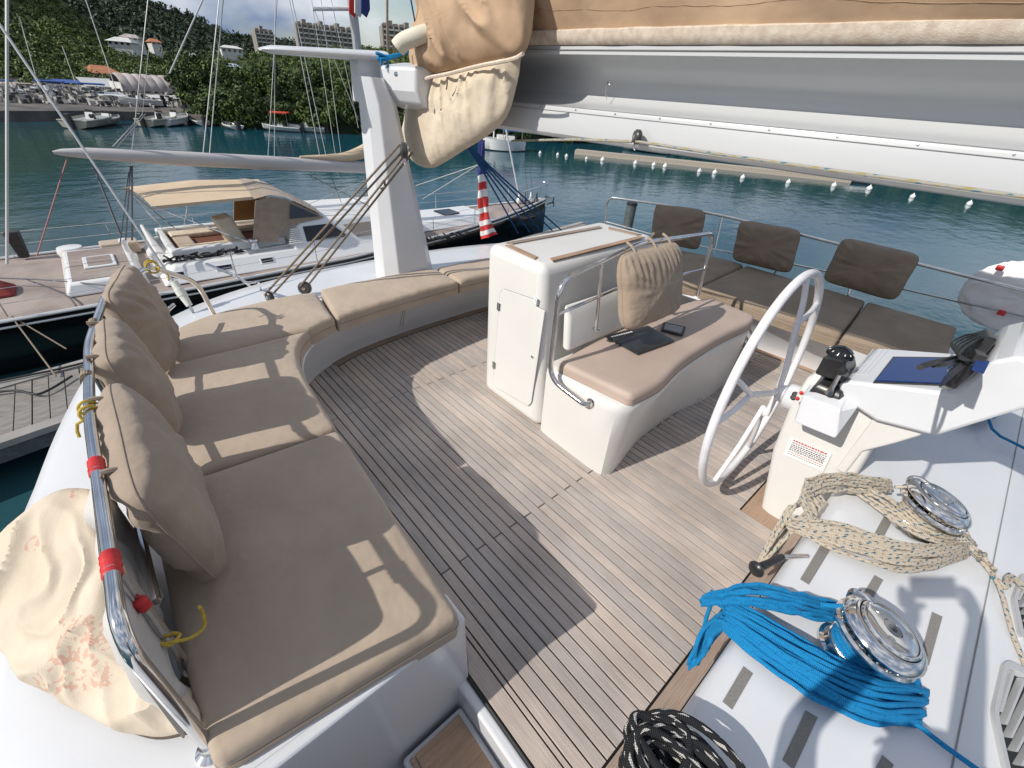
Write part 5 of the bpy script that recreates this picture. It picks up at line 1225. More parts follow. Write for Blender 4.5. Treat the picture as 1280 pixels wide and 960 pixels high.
# flag with stripes hanging furled over the stern
fg = thing('ensign_flag', 'furled flag with red and white stripes and blue top hanging beside the boom end', 'flag', at(610, 300, x=-3.95))
ax0 = sm([at(a, b, x=-3.95) for a, b in ((603, 176), (602, 200), (602, 225), (604, 250), (607, 275), (611, 296))], 8)
fm_ = []
nS = len(ax0)
def flagpart(i0, i1, m, nm, tw=0.0):
    mb = MB(); rows = []
    for i in range(i0, i1 + 1):
        c = ax0[i]; t = i / (nS - 1); w = 0.028 + 0.035 * t + (0.05 * max(0, t - 0.88) * 6); row = []
        for k_ in range(22):
            a = 2 * math.pi * k_ / 22; r = w * (1 + 0.35 * math.sin(a * 3 + t * 9 + 1) + 0.15 * math.sin(a * 5 - t * 14))
            row.append(c + V((math.cos(a) * r * 0.7, math.sin(a) * r, 0.35 * w * math.sin(a + 1.3))))
        rows.append(row)
    mb.grid(rows, closev=True); obj(nm, fixn(mb), m, fg, smooth=60)
flagpart(0, 14, navyf, 'blue_field'); seq = [(14, 17, whitef), (17, 20, redf), (20, 23, whitef), (23, 27, redf), (27, 29, whitef), (29, 32, redf), (32, 34, whitef), (34, 36, redf), (36, 38, whitef), (38, nS - 1, redf)]
for a, b, m in seq: flagpart(a, b, m, 'stripe')
nb_ = []
for i, (px, py) in enumerate(((648, 292), (662, 290), (675, 288), (690, 288), (703, 289))):
    nb_.append([at(578 + i * 3, 176 + i, x=-3.4), at(600 + i * 3, 208, x=-3.6), at(px, py, x=-4.0)])
rope('tackle_rope', 'navy blue ropes fanning down from under the sail bag to the stern', nb_, 0.009, ropenavy, k=2)

# ================================================================== water
ZS = -3.7
wm = bpy.data.materials.new('harbour_water'); wm.use_nodes = True
t = wm.node_tree; p = t.nodes['Principled BSDF']; p.inputs['Roughness'].default_value = 0.06; p.inputs['IOR'].default_value = 1.33; p.inputs['Specular IOR Level'].default_value = 0.36
geo = t.nodes.new('ShaderNodeNewGeometry')
cn = t.nodes.new('ShaderNodeTexNoise'); cn.inputs['Scale'].default_value = 0.035; cn.inputs['Detail'].default_value = 3; t.links.new(geo.outputs['Position'], cn.inputs['Vector'])
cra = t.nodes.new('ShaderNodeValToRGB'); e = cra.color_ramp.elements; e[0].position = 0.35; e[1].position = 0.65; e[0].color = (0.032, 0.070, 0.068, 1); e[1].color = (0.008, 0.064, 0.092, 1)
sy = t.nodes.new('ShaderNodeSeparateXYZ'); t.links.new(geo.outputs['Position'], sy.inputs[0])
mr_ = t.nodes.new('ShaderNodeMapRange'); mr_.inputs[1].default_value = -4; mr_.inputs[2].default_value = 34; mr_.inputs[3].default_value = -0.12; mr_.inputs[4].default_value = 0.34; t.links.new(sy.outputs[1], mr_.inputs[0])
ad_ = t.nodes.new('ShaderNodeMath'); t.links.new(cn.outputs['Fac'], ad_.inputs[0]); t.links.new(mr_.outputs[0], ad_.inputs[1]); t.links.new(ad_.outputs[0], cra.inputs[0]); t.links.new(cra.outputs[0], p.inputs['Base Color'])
prev = None
for sc_, st_y, dist, det in ((0.8, 1.7, 0.045, 3), (4.2, 1.6, 0.013, 4)):
    mp_ = t.nodes.new('ShaderNodeMapping'); mp_.inputs['Scale'].default_value = (sc_, sc_ / st_y, sc_); mp_.inputs['Rotation'].default_value = (0, 0, 0.5)
    no = t.nodes.new('ShaderNodeTexNoise'); no.inputs['Scale'].default_value = 1.0; no.inputs['Detail'].default_value = det
    bu = t.nodes.new('ShaderNodeBump'); bu.inputs['Strength'].default_value = 0.68; bu.inputs['Distance'].default_value = dist
    t.links.new(geo.outputs['Position'], mp_.inputs[0]); t.links.new(mp_.outputs[0], no.inputs['Vector']); t.links.new(no.outputs['Fac'], bu.inputs['Height'])
    if prev: t.links.new(prev.outputs[0], bu.inputs['Normal'])
    prev = bu
t.links.new(prev.outputs[0], p.inputs['Normal'])
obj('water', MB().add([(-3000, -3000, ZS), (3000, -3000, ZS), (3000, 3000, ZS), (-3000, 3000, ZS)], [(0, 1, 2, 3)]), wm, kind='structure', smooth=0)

# ================================================================== neighbouring sailing yacht
YX = -14.25
ya = thing('sailing_yacht', 'dark hulled sailing yacht with teak decks and tan bimini moored astern', 'sailing yacht', (YX, 3, ZS))
st_ = [(-11, 1.75, -2.62), (-7, 2.05, -2.58), (-3, 2.2, -2.53), (1, 2.25, -2.5), (5, 2.1, -2.44), (8.5, 1.65, -2.36), (11.5, 1.0, -2.25), (13.6, 0.42, -2.12), (14.9, 0.03, -2.0)]
def yst(y):
    for a, b in zip(st_, st_[1:]):
        if a[0] <= y <= b[0]:
            t = (y - a[0]) / (b[0] - a[0]); return a[1] + (b[1] - a[1]) * t, a[2] + (b[2] - a[2]) * t
    return st_[-1][1], st_[-1][2]
ys = [-11 + 25.9 * i / 60 for i in range(61)]
hm, dk, tr1 = [], [], []
for y in ys:
    hb_, z = yst(y); fl = 0.75 + 0.2 * min(1, (14.9 - y) / 14)
    hm.append([V((YX + s * hb_ * f, y - (0.9 if q == 0 and y > 13 else 0) * 0.6, zz)) for q, (s, f, zz) in enumerate(((1, 1, z), (1, 0.99, z - 0.35), (1, fl + 0.04, z - 0.8), (1, fl - 0.1, ZS - 0.1), (-1, fl - 0.1, ZS - 0.1), (-1, fl + 0.04, z - 0.8), (-1, 0.99, z - 0.35), (-1, 1, z)))])
    dk.append([V((YX + hb_ * f, y, z - 0.03 + 0.03 * (1 - f * f))) for f in (-1, -0.6, 0, 0.6, 1)])
obj('hull', fixn(MB().grid(hm)), navy, ya, smooth=50)
yt = bpy.data.materials.new('yacht_planked_deck'); yt.use_nodes = True
t = yt.node_tree; p = t.nodes['Principled BSDF']; p.inputs['Roughness'].default_value = 0.85
g_ = t.nodes.new('ShaderNodeNewGeometry'); sx_ = t.nodes.new('ShaderNodeSeparateXYZ'); t.links.new(g_.outputs['Position'], sx_.inputs[0])
m1 = t.nodes.new('ShaderNodeMath'); m1.operation = 'MULTIPLY'; m1.inputs[1].default_value = 14; t.links.new(sx_.outputs[0], m1.inputs[0])
m2 = t.nodes.new('ShaderNodeMath'); m2.operation = 'FRACT'; t.links.new(m1.outputs[0], m2.inputs[0])
m3_ = t.nodes.new('ShaderNodeMath'); m3_.operation = 'LESS_THAN'; m3_.inputs[1].default_value = 0.1; t.links.new(m2.outputs[0], m3_.inputs[0])
nn = t.nodes.new('ShaderNodeTexNoise'); nn.inputs['Scale'].default_value = 1.2; nn.inputs['Detail'].default_value = 6; t.links.new(g_.outputs['Position'], nn.inputs['Vector'])
ra_ = t.nodes.new('ShaderNodeValToRGB'); ra_.color_ramp.elements[0].color = (0.26, 0.21, 0.19, 1); ra_.color_ramp.elements[1].color = (0.40, 0.33, 0.29, 1); ra_.color_ramp.elements[0].position = 0.35; ra_.color_ramp.elements[1].position = 0.65; t.links.new(nn.outputs['Fac'], ra_.inputs[0])
mm_ = t.nodes.new('ShaderNodeMix'); mm_.data_type = 'RGBA'; mm_.inputs[7].default_value = (0.05, 0.045, 0.04, 1); t.links.new(ra_.outputs[0], mm_.inputs[6]); t.links.new(m3_.outputs[0], mm_.inputs[0]); t.links.new(mm_.outputs[2], p.inputs['Base Color'])
obj('deck', MB().grid(dk), yt, ya, smooth=50)
for s in (-1, 1):
    obj('toe_rail', MB().tube([V((YX + s * yst(y)[0], y, yst(y)[1] + 0.01)) for y in ys], 0.035, 6), hullwhite, ya)
    obj('rub_rail', MB().tube([V((YX + s * (yst(y)[0] + 0.01), y, yst(y)[1] - 0.12)) for y in ys], 0.022, 6), hullwhite, ya)
    # stanchions and lifelines
    pts = []
    for y in range(-10, 15, 2):
        hb_, z = yst(y); a = V((YX + s * (hb_ - 0.06), y, z)); obj('stanchion', MB().tube([a, a + V((0, 0, 0.62))], 0.013, 6), steel, ya); pts.append(a)
    for h in (0.32, 0.61): obj('lifeline', MB().tube([q + V((0, 0, h)) for q in pts], 0.006, 5), steel, ya)
# trunk on the aft deck
def taper(a, b, ins, bev=0.05, m=None, nm='cabin', parent=None):
    (x0, y0, z0), (x1, y1, z1) = a, b
    return obj(nm, MB().hexa([(x0, y0, z0), (x1, y0, z0), (x1, y1, z0), (x0, y1, z0), (x0 + ins, y0 + ins, z1), (x1 - ins, y0 + ins, z1), (x1 - ins, y1 - ins, z1), (x0 + ins, y1 - ins, z1)]), m or hullwhite, parent or ya, smooth=20, bevel=bev, seg=3)
tk = taper((-15.6, -1.15, -2.52), (-12.75, 0.35, -2.26), 0.12, 0.05, nm='aft_trunk')
obj('trunk_teak', MB().box((-15.35, -0.95, -2.262), (-13.0, 0.12, -2.25)), yt, tk, smooth=0)
obj('hatch', MB().box((-14.6, -0.7, -2.25), (-13.7, -0.1, -2.21)), hullwhite, tk, smooth=0, bevel=0.02)
obj('hatch_pane', MB().box((-14.5, -0.62, -2.209), (-13.8, -0.18, -2.20)), yt, tk, smooth=0)
for (cx, cy) in ((-13.3, 0.6), (-14.8, 0.2)):
    obj('vent_cowl', MB().lathe((cx, cy, -2.5), [(0, 0), (0.16, 0), (0.16, 0.16), (0.07, 0.2), (0.06, 0.42), (0.10, 0.50), (0.09, 0.56), (0, 0.58)], 16), hullwhite, ya)
# cockpit coamings, seats
cko = taper((-15.85, 0.55, -2.5), (-12.40, 6.2, -2.14), 0.34, 0.05, nm='cabin_side')
for nm, a_, b_ in (('coaming_wall', (-13.42, 0.95, -2.14), (-13.20, 3.6, -1.93)), ('coaming_wall', (-15.55, 0.95, -2.14), (-15.33, 3.6, -1.93)), ('coaming_wall', (-15.33, 0.95, -2.14), (-13.42, 1.12, -1.95))):
    obj(nm, MB().box(a_, b_), hullwhite, cko, smooth=0, bevel=0.05, seg=3)
obj('cockpit_floor', MB().box((-15.32, 1.13, -2.139), (-13.43, 3.6, -2.128)), mat('red_brown_sole', (0.16, 0.06, 0.035), rough=0.7), cko, smooth=0)
for (x0, x1, y0, y1) in ((-15.32, -14.85, 1.2, 3.5), (-13.85, -13.43, 1.2, 2.3), (-13.85, -13.43, 3.0, 3.6)):
    obj('cockpit_seat', MB().box((x0, y0, -2.127), (x1, y1, -2.0)), bagm, cko, smooth=0, bevel=0.04)
obj('aft_cushion', MB().box((-14.8, 1.2, -2.127), (-13.9, 1.6, -2.03)), khaki, cko, smooth=0, bevel=0.04)
obj('helm_chair', MB().hexa([(-14.1, 2.30, -2.1), (-13.5, 2.30, -2.1), (-13.5, 2.75, -2.1), (-14.1, 2.75, -2.1), (-14.05, 2.10, -1.42), (-13.5, 2.10, -1.42), (-13.5, 2.5, -1.36), (-14.05, 2.5, -1.36)]), bagm, ya, smooth=0, bevel=0.05, seg=3)
obj('stern_curve', MB().hexa([(-15.6, 0.72, -2.5), (-12.7, 0.72, -2.5), (-12.8, 1.0, -2.5), (-15.6, 1.0, -2.5), (-15.3, 0.66, -1.75), (-14.9, 0.66, -1.75), (-14.9, 0.74, -1.75), (-15.3, 0.74, -1.75)]), hullwhite, ya, smooth=0, bevel=0.04)
fn_ = V((0.36, 0, 0.34)).normalized(); fu_ = V((-0.34, 0, 0.36)).normalized()
for (px, py, w_) in ((220, 344, 0.2), (280.5, 334.5, 0.2), (334, 325.5, 0.17)):
    c = at(px, py, p=V((-12.57, 0, -2.32)), n=fn_)
    pf = obj('portlight', MB().obox(c, fn_ * 0.012, (0, w_, 0), fu_ * 0.085), hullwhite, cko, smooth=0, bevel=0.02)
    obj('pane', MB().obox(c + fn_ * 0.008, fn_ * 0.010, (0, w_ * 0.84, 0), fu_ * 0.062), darkglass, cko, smooth=0, bevel=0.015)
# deckhouse
dh = taper((-15.8, 3.45, -2.46), (-12.55, 7.8, -1.52), 0.50, 0.10, nm='deckhouse')
obj('roof_top', MB().hexa([(-15.1, 4.1, -1.522), (-13.2, 4.1, -1.522), (-13.3, 7.2, -1.522), (-15.0, 7.2, -1.522), (-14.9, 4.3, -1.40), (-13.45, 4.3, -1.40), (-13.6, 6.6, -1.44), (-14.8, 6.6, -1.44)]), hullwhite, dh, smooth=0, bevel=0.05, seg=3)
def dhp(y, h, o=0.0):
    z = -2.46 + h; return V((-12.55 - 0.50 * h / 0.94 + o, y, z))
def dpan(y0, y1, h0, h1, nm, m, sl0=0.0, sl1=0.0, o=0.012, parent=dh):
    return obj(nm, MB().prism([dhp(y0, h0, o), dhp(y1, h0, o), dhp(y1 + sl1, h1, o), dhp(y0 + sl0, h1, o)], (-0.03, 0, 0)), m, parent, smooth=0, bevel=0.006)
dpan(4.02, 5.20, 0.44, 0.80, 'window', darkglass, 0.02, -0.38, 0.02); dpan(5.45, 6.5, 0.40, 0.74, 'window', mat('tan_blind', (0.30, 0.26, 0.22), rough=0.3), -0.30, -0.35, 0.02)
for i in range(8): dpan(3.55 + i * 0.02, 3.92, 0.44 + i * 0.045, 0.462 + i * 0.045, 'louvre', hullwhite, 0.0, 0.0, 0.035)
tr_ = taper((-15.2, 7.75, -2.36), (-13.2, 11.2, -2.10), 0.22, 0.05, nm='fore_trunk')
obj('fore_hatch', MB().box((-14.6, 9.3, -2.1), (-13.9, 10.0, -2.05)), darkglass, tr_, smooth=0, bevel=0.02)
def dod(pts, w0, w1, nm, m):
    rows = [[V((-14.2 + s * (w0 + (w1 - w0) * t), y, z + 0.12 * (1 - (s) ** 2))) for s in (-1, -0.8, -0.4, 0, 0.4, 0.8, 1)] for t, (y, z) in zip([i / (len(pts) - 1) for i in range(len(pts))], pts)]
    return obj(nm, MB().grid(rows), m, ya, smooth=60)
dd = dod([(3.0, -0.86), (3.4, -0.80), (3.75, -0.88), (4.2, -1.15), (4.7, -1.46)], 1.25, 1.1, 'dodger', khakip)
obj('dodger_side', MB().prism([V((-12.98, 2.72, -1.92)), V((-12.96, 3.02, -0.92)), V((-12.97, 3.4, -0.84)), V((-13.0, 3.8, -0.94)), V((-13.03, 4.2, -1.2)), V((-13.08, 4.7, -1.5)), V((-12.95, 3.55, -1.60)), V((-12.9, 3.3, -1.95))], (-0.02, 0, 0)), khakip, ya, smooth=0)
obj('dodger_window', MB().prism([V((-12.955, 3.75, -1.42)), V((-12.965, 3.85, -1.06)), V((-13.01, 4.2, -1.24)), V((-13.04, 4.55, -1.45))], (-0.02, 0, 0)), mat('clear_plastic_brown', (0.07, 0.08, 0.10), rough=0.15), ya, smooth=0)
obj('dodger_lining', MB().prism([V((-15.3, 2.85, -1.9)), V((-15.3, 3.1, -1.0)), V((-15.2, 3.8, -1.0)), V((-15.2, 3.9, -1.9))], (0.03, 0, 0)), mat('orange_brown_lining', (0.38, 0.20, 0.07), rough=0.9), ya, smooth=0)
# bimini with poles
bt = [at(155, 233, z=-1.0 + 0.40), at(312, 222, z=-0.58), at(330, 243, z=-0.62), at(190, 258, z=-0.66)]
rows = []
bq = ruled([at(155, 234, x=-15.4), at(240, 225, x=-15.4), at(322, 224, x=-15.4)], [at(190, 258, x=-13.1), at(260, 251, x=-13.1), at(334, 244, x=-13.1)])
bmn = MB(); rows = []
for i in range(17):
    rows.append([])
    for j in range(9):
        q = bq(i / 16, j / 8); q.z += 0.10 * (1 - (2 * j / 8 - 1) ** 2) ; rows[-1].append(q)
top_r = rows; bot_r = [[q + V((0, 0, -0.02)) for q in r_] for r_ in rows]
bmn.grid(top_r); bmn.grid(bot_r); bmn.grid([[r_[0] for r_ in rows], [r_[0] + V((0, 0, -0.1)) for r_ in rows]]); bmn.grid([[r_[-1] for r_ in rows], [r_[-1] + V((0, 0, -0.07)) for r_ in rows]])
tanc = mat('pale_tan_canvas', (0.60, 0.47, 0.33), (0.54, 0.42, 0.29), 0.9, 2)
obj('bimini', bmn, tanc, ya, smooth=60)
cA, cB, cC, cD = rows[0][0], rows[-1][0], rows[-1][-1], rows[0][-1]
for a, b in ((cD, V((-13.0, 2.9, -2.05))), (cA, V((-15.4, 1.2, -2.1))), (cC, V((-13.0, 2.75, -1.95))), (rows[8][0], V((-15.4, 1.6, -2.0))), (cA, V((-15.3, 1.5, -2.1)))):
    obj('bimini_pole', MB().tube([a, b], 0.016, 6), steel, ya)
# deck clutter: winches, dark line heaps, cushion box
for (cx, cy) in ((-12.95, 2.75), (-15.6, 2.6)):
    obj('yacht_winch', MB().lathe((cx, cy, -2.06), [(0, 0), (0.12, 0), (0.09, 0.05), (0.08, 0.16), (0.11, 0.2), (0.1, 0.24), (0, 0.25)], 14), steel, ya)
ry = random.Random(5)
for (y0, y1, x_) in ((0.75, 2.5, -12.98), (6.6, 9.2, -12.35)):
    pts = [V((x_ + ry.uniform(-0.16, 0.1), y0 + (y1 - y0) * i / 70 + ry.uniform(-0.15, 0.15), -2.40 + ry.uniform(0, 0.16) + (0.25 if y0 < 3 else 0))) for i in range(70)]
    obj('dark_line_heap', MB().tube(sm(pts, 2), 0.022, 5), blackr, ya)
obj('cushion_box', MB().box((-15.9, -0.3, -2.5), (-15.4, 0.5, -2.2)), khaki, ya, smooth=0, bevel=0.04)
obj('stern_float', MB().lathe((-15.9, -0.9, -2.5), [(0, 0), (0.25, 0), (0.28, 0.1), (0.25, 0.22), (0, 0.24)], 16), hullwhite, ya)
obj('outboard_motor', MB().hexa([(-16.3, -1.9, -2.5), (-16.15, -1.9, -2.5), (-16.15, -1.7, -2.5), (-16.3, -1.7, -2.5), (-16.35, -1.95, -1.85), (-16.1, -1.95, -1.85), (-16.1, -1.65, -1.85), (-16.35, -1.65, -1.85)]), blackp, ya, smooth=0, bevel=0.04)
obj('red_cloth', MB().hexa([(-14.2, -2.6, -2.52), (-13.4, -2.6, -2.52), (-13.4, -1.9, -2.52), (-14.2, -1.9, -2.52), (-14.0, -2.4, -2.32), (-13.6, -2.4, -2.32), (-13.6, -2.1, -2.3), (-14.0, -2.1, -2.3)]), mat('dark_red_cloth', (0.22, 0.03, 0.03), rough=0.9), ya, smooth=0, bevel=0.06)
# boom, mast and rigging of the yacht
mastb = V((YX, at(462, 200, x=YX).y, -1.65))
mt = at(452, -200, x=YX); 
ybm = MB(); rows = []
p0, p1 = at(66, 190, x=YX), at(466, 209, x=YX)
for t_, up_, dn in ((0, 0.02, 0.04), (0.02, 0.07, 0.07), (0.08, 0.12, 0.11), (0.3, 0.15, 0.17), (0.6, 0.16, 0.19), (1, 0.14, 0.18)):
    c = p0.lerp(p1, t_); rows.append([c + V((math.cos(a) * 0.14 * min(1, 0.3 + t_ * 8), 0, (up_ if math.sin(a) > 0 else dn) * math.sin(a))) for a in [2 * math.pi * k_ / 16 for k_ in range(16)]])
ybm.grid(rows, closev=True); ybm.add(rows[0], [list(range(16))]); ybm.add(rows[-1], [list(range(16))])
obj('yacht_boom', fixn(ybm), mat('boom_grey', (0.50, 0.47, 0.46), rough=0.4), ya, smooth=50)
hp_ = [p0.lerp(p1, t_) + V((0, 0, h)) for t_, h in ((0.70, 0.17), (0.80, 0.20), (0.88, 0.24), (0.95, 0.38), (1.0, 0.52))]
obj('folded_sail_cover', MB().tube(sm(hp_, 5), 0.2, 12, radii=[0.03 + 0.20 * (i / 20) for i in range(21)]), tanc, ya)
mw = V((0, 0, 1))
obj('mast', MB().tube([mastb, V((YX, mastb.y - 0.1, 14))], 0.115, 14), mat('mast_grey', (0.42, 0.43, 0.45), rough=0.35, metal=0.4), ya)
obj('spreader', MB().tube([at(390, 11, x=YX), at(440, 11, x=YX)], 0.045, 8), hullwhite, ya)
frp = [at(438, -2, x=YX + 0.3), at(436, 12, x=YX + 0.3), at(440, 21, x=YX + 0.3), at(446, 20, x=YX + 0.3), at(450, 8, x=YX + 0.3), at(447, -6, x=YX + 0.3)]
for nm, m, o_ in (('flag_red_band', redf, 0), ('flag_white_band', whitef, 7), ('flag_blue_band', navyf, 15)):
    P = [at(a + o_, b, x=YX + 0.3 + 0.03 * o_) for a, b in ((436, -8), (446, -8), (447, 12), (443, 22), (436, 16))]
    obj(nm, MB().prism(P, (0.03, 0, 0)), m, ya, smooth=0)
wirem = mat('white_wire', (0.50, 0.50, 0.49), rough=0.4)
wired = mat('dark_wire', (0.08, 0.08, 0.09), rough=0.5)
def yline(a, b, r=0.008, m=None, xa=YX, xb=YX): obj('rigging_line', MB().tube([at(*a, x=xa), at(*b, x=xb)], r, 5), m or wirem, ya)
for a, b, r in (((104, -10), (147, 118), 0.010), ((186, -10), (163, 208), 0.010), ((275, -10), (254, 191), 0.012), ((280, -10), (262, 192), 0.012), ((347, -10), (335, 196), 0.008), ((344, -10), (343, 196), 0.008),
                ((360, -10), (400, 197), 0.010), ((363, -10), (408, 197), 0.010), ((388, -10), (420, 199), 0.008), ((400, -10), (427, 198), 0.008), ((412, -10), (448, 160), 0.008), ((392, 10), (448, 150), 0.008),
                ((258, -10), (212, 92), 0.016), ((141, 183), (178, 143), 0.008), ((146, 184), (182, 142), 0.008), ((178, 143), (186, 60), 0.006), ((24, 20), (44, 92), 0.008), ((78, 58), (94, 102), 0.008)):
    yline(a, b, r)
yline((9, -20), (9, 330), 0.028); yline((10, -20), (10, 330), 0.012, None, YX - 0.3, YX - 0.3)
yline((84, 198), (46, 320), 0.014, mat('pink_line', (0.30, 0.12, 0.12), rough=0.7), YX, -13.6)
yline((163, 208), (157, 300), 0.014, wired, YX, -12.8); yline((165, 208), (165, 300), 0.02, wired, YX, -12.8); yline((161, 215), (150, 305), 0.012, wired, YX, -12.8)
yline((116, 205), (152, 296), 0.022, wired, YX, -13.2)
yline((385, 218), (470, 262), 0.012, wired, YX, -13); yline((408, 205), (430, 262), 0.008, wired); yline((416, 208), (438, 240), 0.008, wirem)
yline((384, 256), (456, 226), 0.008, wirem, -13, -13); yline((520, 232), (598, 206), 0.010, wirem, -13, -9); yline((528, 249), (598, 206), 0.010, wirem, -13, -9)
yline((632, 160), (648, 242), 0.035, hullwhite, -14.3, -14.3); yline((655, 200), (660, 245), 0.008, wired, -14.3, -14.3); yline((662, 200), (666, 246), 0.008, wired, -14.3, -14.3)
# bow roller, anchor and pulpit
bw = V((YX, 14.9, -2.0))
obj('bow_roller', MB().obox(bw + V((0, 0.15, 0.02)), (0.07, 0, 0), (0, 0.4, 0.03), (0, 0, 0.04)), steel, ya, smooth=0)
obj('anchor', MB().tube([bw + V((0, -0.1, 0.08)), bw + V((0, 0.5, 0.0)), bw + V((0, 0.45, -0.25))], 0.035, 6).tube([bw + V((-0.22, 0.3, -0.3)), bw + V((0, 0.52, -0.2)), bw + V((0.22, 0.3, -0.3))], 0.04, 6), stained, ya)
obj('pulpit', MB().tube(fil([(YX + 0.55, 13.0, -1.5), (YX + 0.2, 14.8, -1.35), (YX - 0.2, 14.8, -1.35), (YX - 0.55, 13.0, -1.5)], 0.2), 0.016, 6), steel, ya)
for q in ((YX + 0.5, 13.1), (YX + 0.2, 14.7), (YX - 0.2, 14.7), (YX - 0.5, 13.1)): obj('pulpit_leg', MB().tube([(q[0], q[1], -2.1), (q[0], q[1], -1.38)], 0.014, 6), steel, ya)
for i in range(4): obj('bow_gear', MB().lathe((YX + 0.1 * (i - 1.5), 13.4 + 0.25 * i, -2.1), [(0, 0), (0.09, 0), (0.1, 0.14), (0.05, 0.2), (0.03, 0.42), (0, 0.45)], 8), (stained if i % 2 else hullwhite), ya)

# ================================================================== dock at the left
dkq = [at(-80, 502, z=-3.0), at(118, 440, z=-3.0), at(118, 512, z=-3.0), at(-80, 585, z=-3.0)]
dA, dB = at(0, 480, z=-3.0), at(122, 446, z=-3.0)
dC, dD = at(0, 556, z=-3.0), at(56, 528, z=-3.0)
du = (dB - dA).normalized(); dv = V((-du.y, du.x, 0)); dv = dv if (dC - dA).dot(dv) > 0 else -dv
dw = (dC - dA).dot(dv)
dock = obj('dock_base', MB().obox(dA + du * 3 + dv * (dw / 2) + V((0, 0, -0.2)), du * 16, dv * (dw / 2 - 0.05), (0, 0, 0.13)), stained, kind='structure', smooth=0)
npk = 150
me_ = None
for i in range(npk):
    c = dA + du * (-13 + i * 0.212) + dv * (dw / 2)
    if me_ is None:
        xh = V((1, 0, 0)) * ((dw / 2 - 0.22) / abs(dv.x)); b_ = MB().obox((0, 0, 0), du * 0.098, xh * (1 if dv.x > 0 else -1), (0, 0, 0.03)); me_ = bpy.data.meshes.new('plank'); me_.from_pydata([tuple(q) for q in b_.v], [], b_.f); me_.materials.append(woodd)
    o = bpy.data.objects.new('plank', me_); put(o, dock); o.location = c + V((0, 0, -0.03 + 0.004 * (i % 3))) - ORG[dock.name]
for s in (0.1, dw - 0.1): obj('edge_beam', MB().obox(dA + du * 3 + dv * s + V((0, 0, -0.02)), du * 16, dv * 0.11, (0, 0, 0.05)), concrete, dock, smooth=0)
rope('mooring_rope', 'black mooring ropes lying across the grey dock planks', [sm([at(-20, 480, z=-2.93), at(40, 468, z=-2.93), at(70, 462, z=-2.93), at(110, 452, z=-2.93)], 4), sm([at(-20, 492, z=-2.93), at(20, 488, z=-2.93), at(50, 492, z=-2.93), at(90, 470, z=-2.93)], 4)], 0.02, blackr)
rope('mooring_rope', 'thin mooring line dropping from the yacht side to the dock edge', [[at(14, 395, z=-2.5), at(83, 436, z=-2.95)], [at(14, 395, z=-2.5), at(70, 470, z=-2.95)]], 0.014, ropetan)
rope('mooring_rope', 'dark line running over the yacht aft deck', [sm([at(-20, 347, z=-2.3), at(60, 350, z=-2.3), at(135, 357, z=-2.25)], 3), sm([at(30, 348, z=-2.4), at(80, 368, z=-2.45), at(95, 382, z=-2.45)], 3)], 0.016, wired)
# grey mooring pile at the port quarter
pq = at(790, 256, x=-7.2)
mp_ = thing('mooring_pile', 'grey steel mooring pile rising from the water beyond the port rail', 'pile', (pq.x, pq.y, ZS - 1))
hh = pq.z - ZS + 1
obj('pile_shaft', MB().lathe((pq.x, pq.y, ZS - 1), [(0, 0), (0.135, 0), (0.135, hh), (0, hh)], 24), stained, mp_, smooth=40)
obj('pile_cap', MB().lathe((pq.x, pq.y, ZS - 1 + hh), [(0, 0), (0.145, 0), (0.145, 0.05), (0.12, 0.07), (0, 0.07)], 24), blackr, mp_, smooth=30)

# ================================================================== far shore
def far_mat(name, c1, c2, c3, s1, s2):
    m = bpy.data.materials.new(name); m.use_nodes = True; t = m.node_tree; p = t.nodes['Principled BSDF']; p.inputs['Roughness'].default_value = 0.95; p.inputs['Specular IOR Level'].default_value = 0.15
    g = t.nodes.new('ShaderNodeNewGeometry'); a = t.nodes.new('ShaderNodeTexNoise'); a.inputs['Scale'].default_value = s1; a.inputs['Detail'].default_value = 8
    b = t.nodes.new('ShaderNodeTexVoronoi'); b.inputs['Scale'].default_value = s2
    t.links.new(g.outputs['Position'], a.inputs['Vector']); t.links.new(g.outputs['Position'], b.inputs['Vector'])
    r = t.nodes.new('ShaderNodeValToRGB'); e = r.color_ramp.elements; e[0].position = 0.36; e[0].color = (*c1, 1); e[1].position = 0.66; e[1].color = (*c2, 1); q = e.new(0.52); q.color = (*c3, 1)
    t.links.new(a.outputs['Fac'], r.inputs[0]); t.links.new(r.outputs[0], p.inputs['Base Color'])
    u = t.nodes.new('ShaderNodeBump'); u.inputs['Strength'].default_value = 1.0; u.inputs['Distance'].default_value = 2.0 / s2 * 0.5; t.links.new(b.outputs['Distance'], u.inputs['Height']); t.links.new(u.outputs[0], p.inputs['Normal'])
    return m
hillm = far_mat('hillside_scrub', (0.030, 0.050, 0.018), (0.11, 0.135, 0.045), (0.055, 0.080, 0.028), 0.12, 0.35)
farm = far_mat('mountain_forest', (0.022, 0.036, 0.024), (0.040, 0.060, 0.034), (0.030, 0.048, 0.029), 0.03, 0.10)
leafm = bpy.data.materials.new('foliage_leaves'); leafm.use_nodes = True
def leafmat(name, dark, light):
    m = bpy.data.materials.new(name); m.use_nodes = True; t = m.node_tree; p = t.nodes['Principled BSDF']; p.inputs['Roughness'].default_value = 0.6; p.inputs['Specular IOR Level'].default_value = 0.25
    g = t.nodes.new('ShaderNodeNewGeometry'); n = t.nodes.new('ShaderNodeTexNoise'); n.inputs['Scale'].default_value = 0.5; n.inputs['Detail'].default_value = 6
    t.links.new(g.outputs['Position'], n.inputs['Vector']); r = t.nodes.new('ShaderNodeValToRGB'); e = r.color_ramp.elements; e[0].position = 0.38; e[1].position = 0.64; e[0].color = (*dark, 1); e[1].color = (*light, 1)
    t.links.new(n.outputs['Fac'], r.inputs[0]); t.links.new(r.outputs[0], p.inputs['Base Color']); return m
bpy.data.materials.remove(leafm)
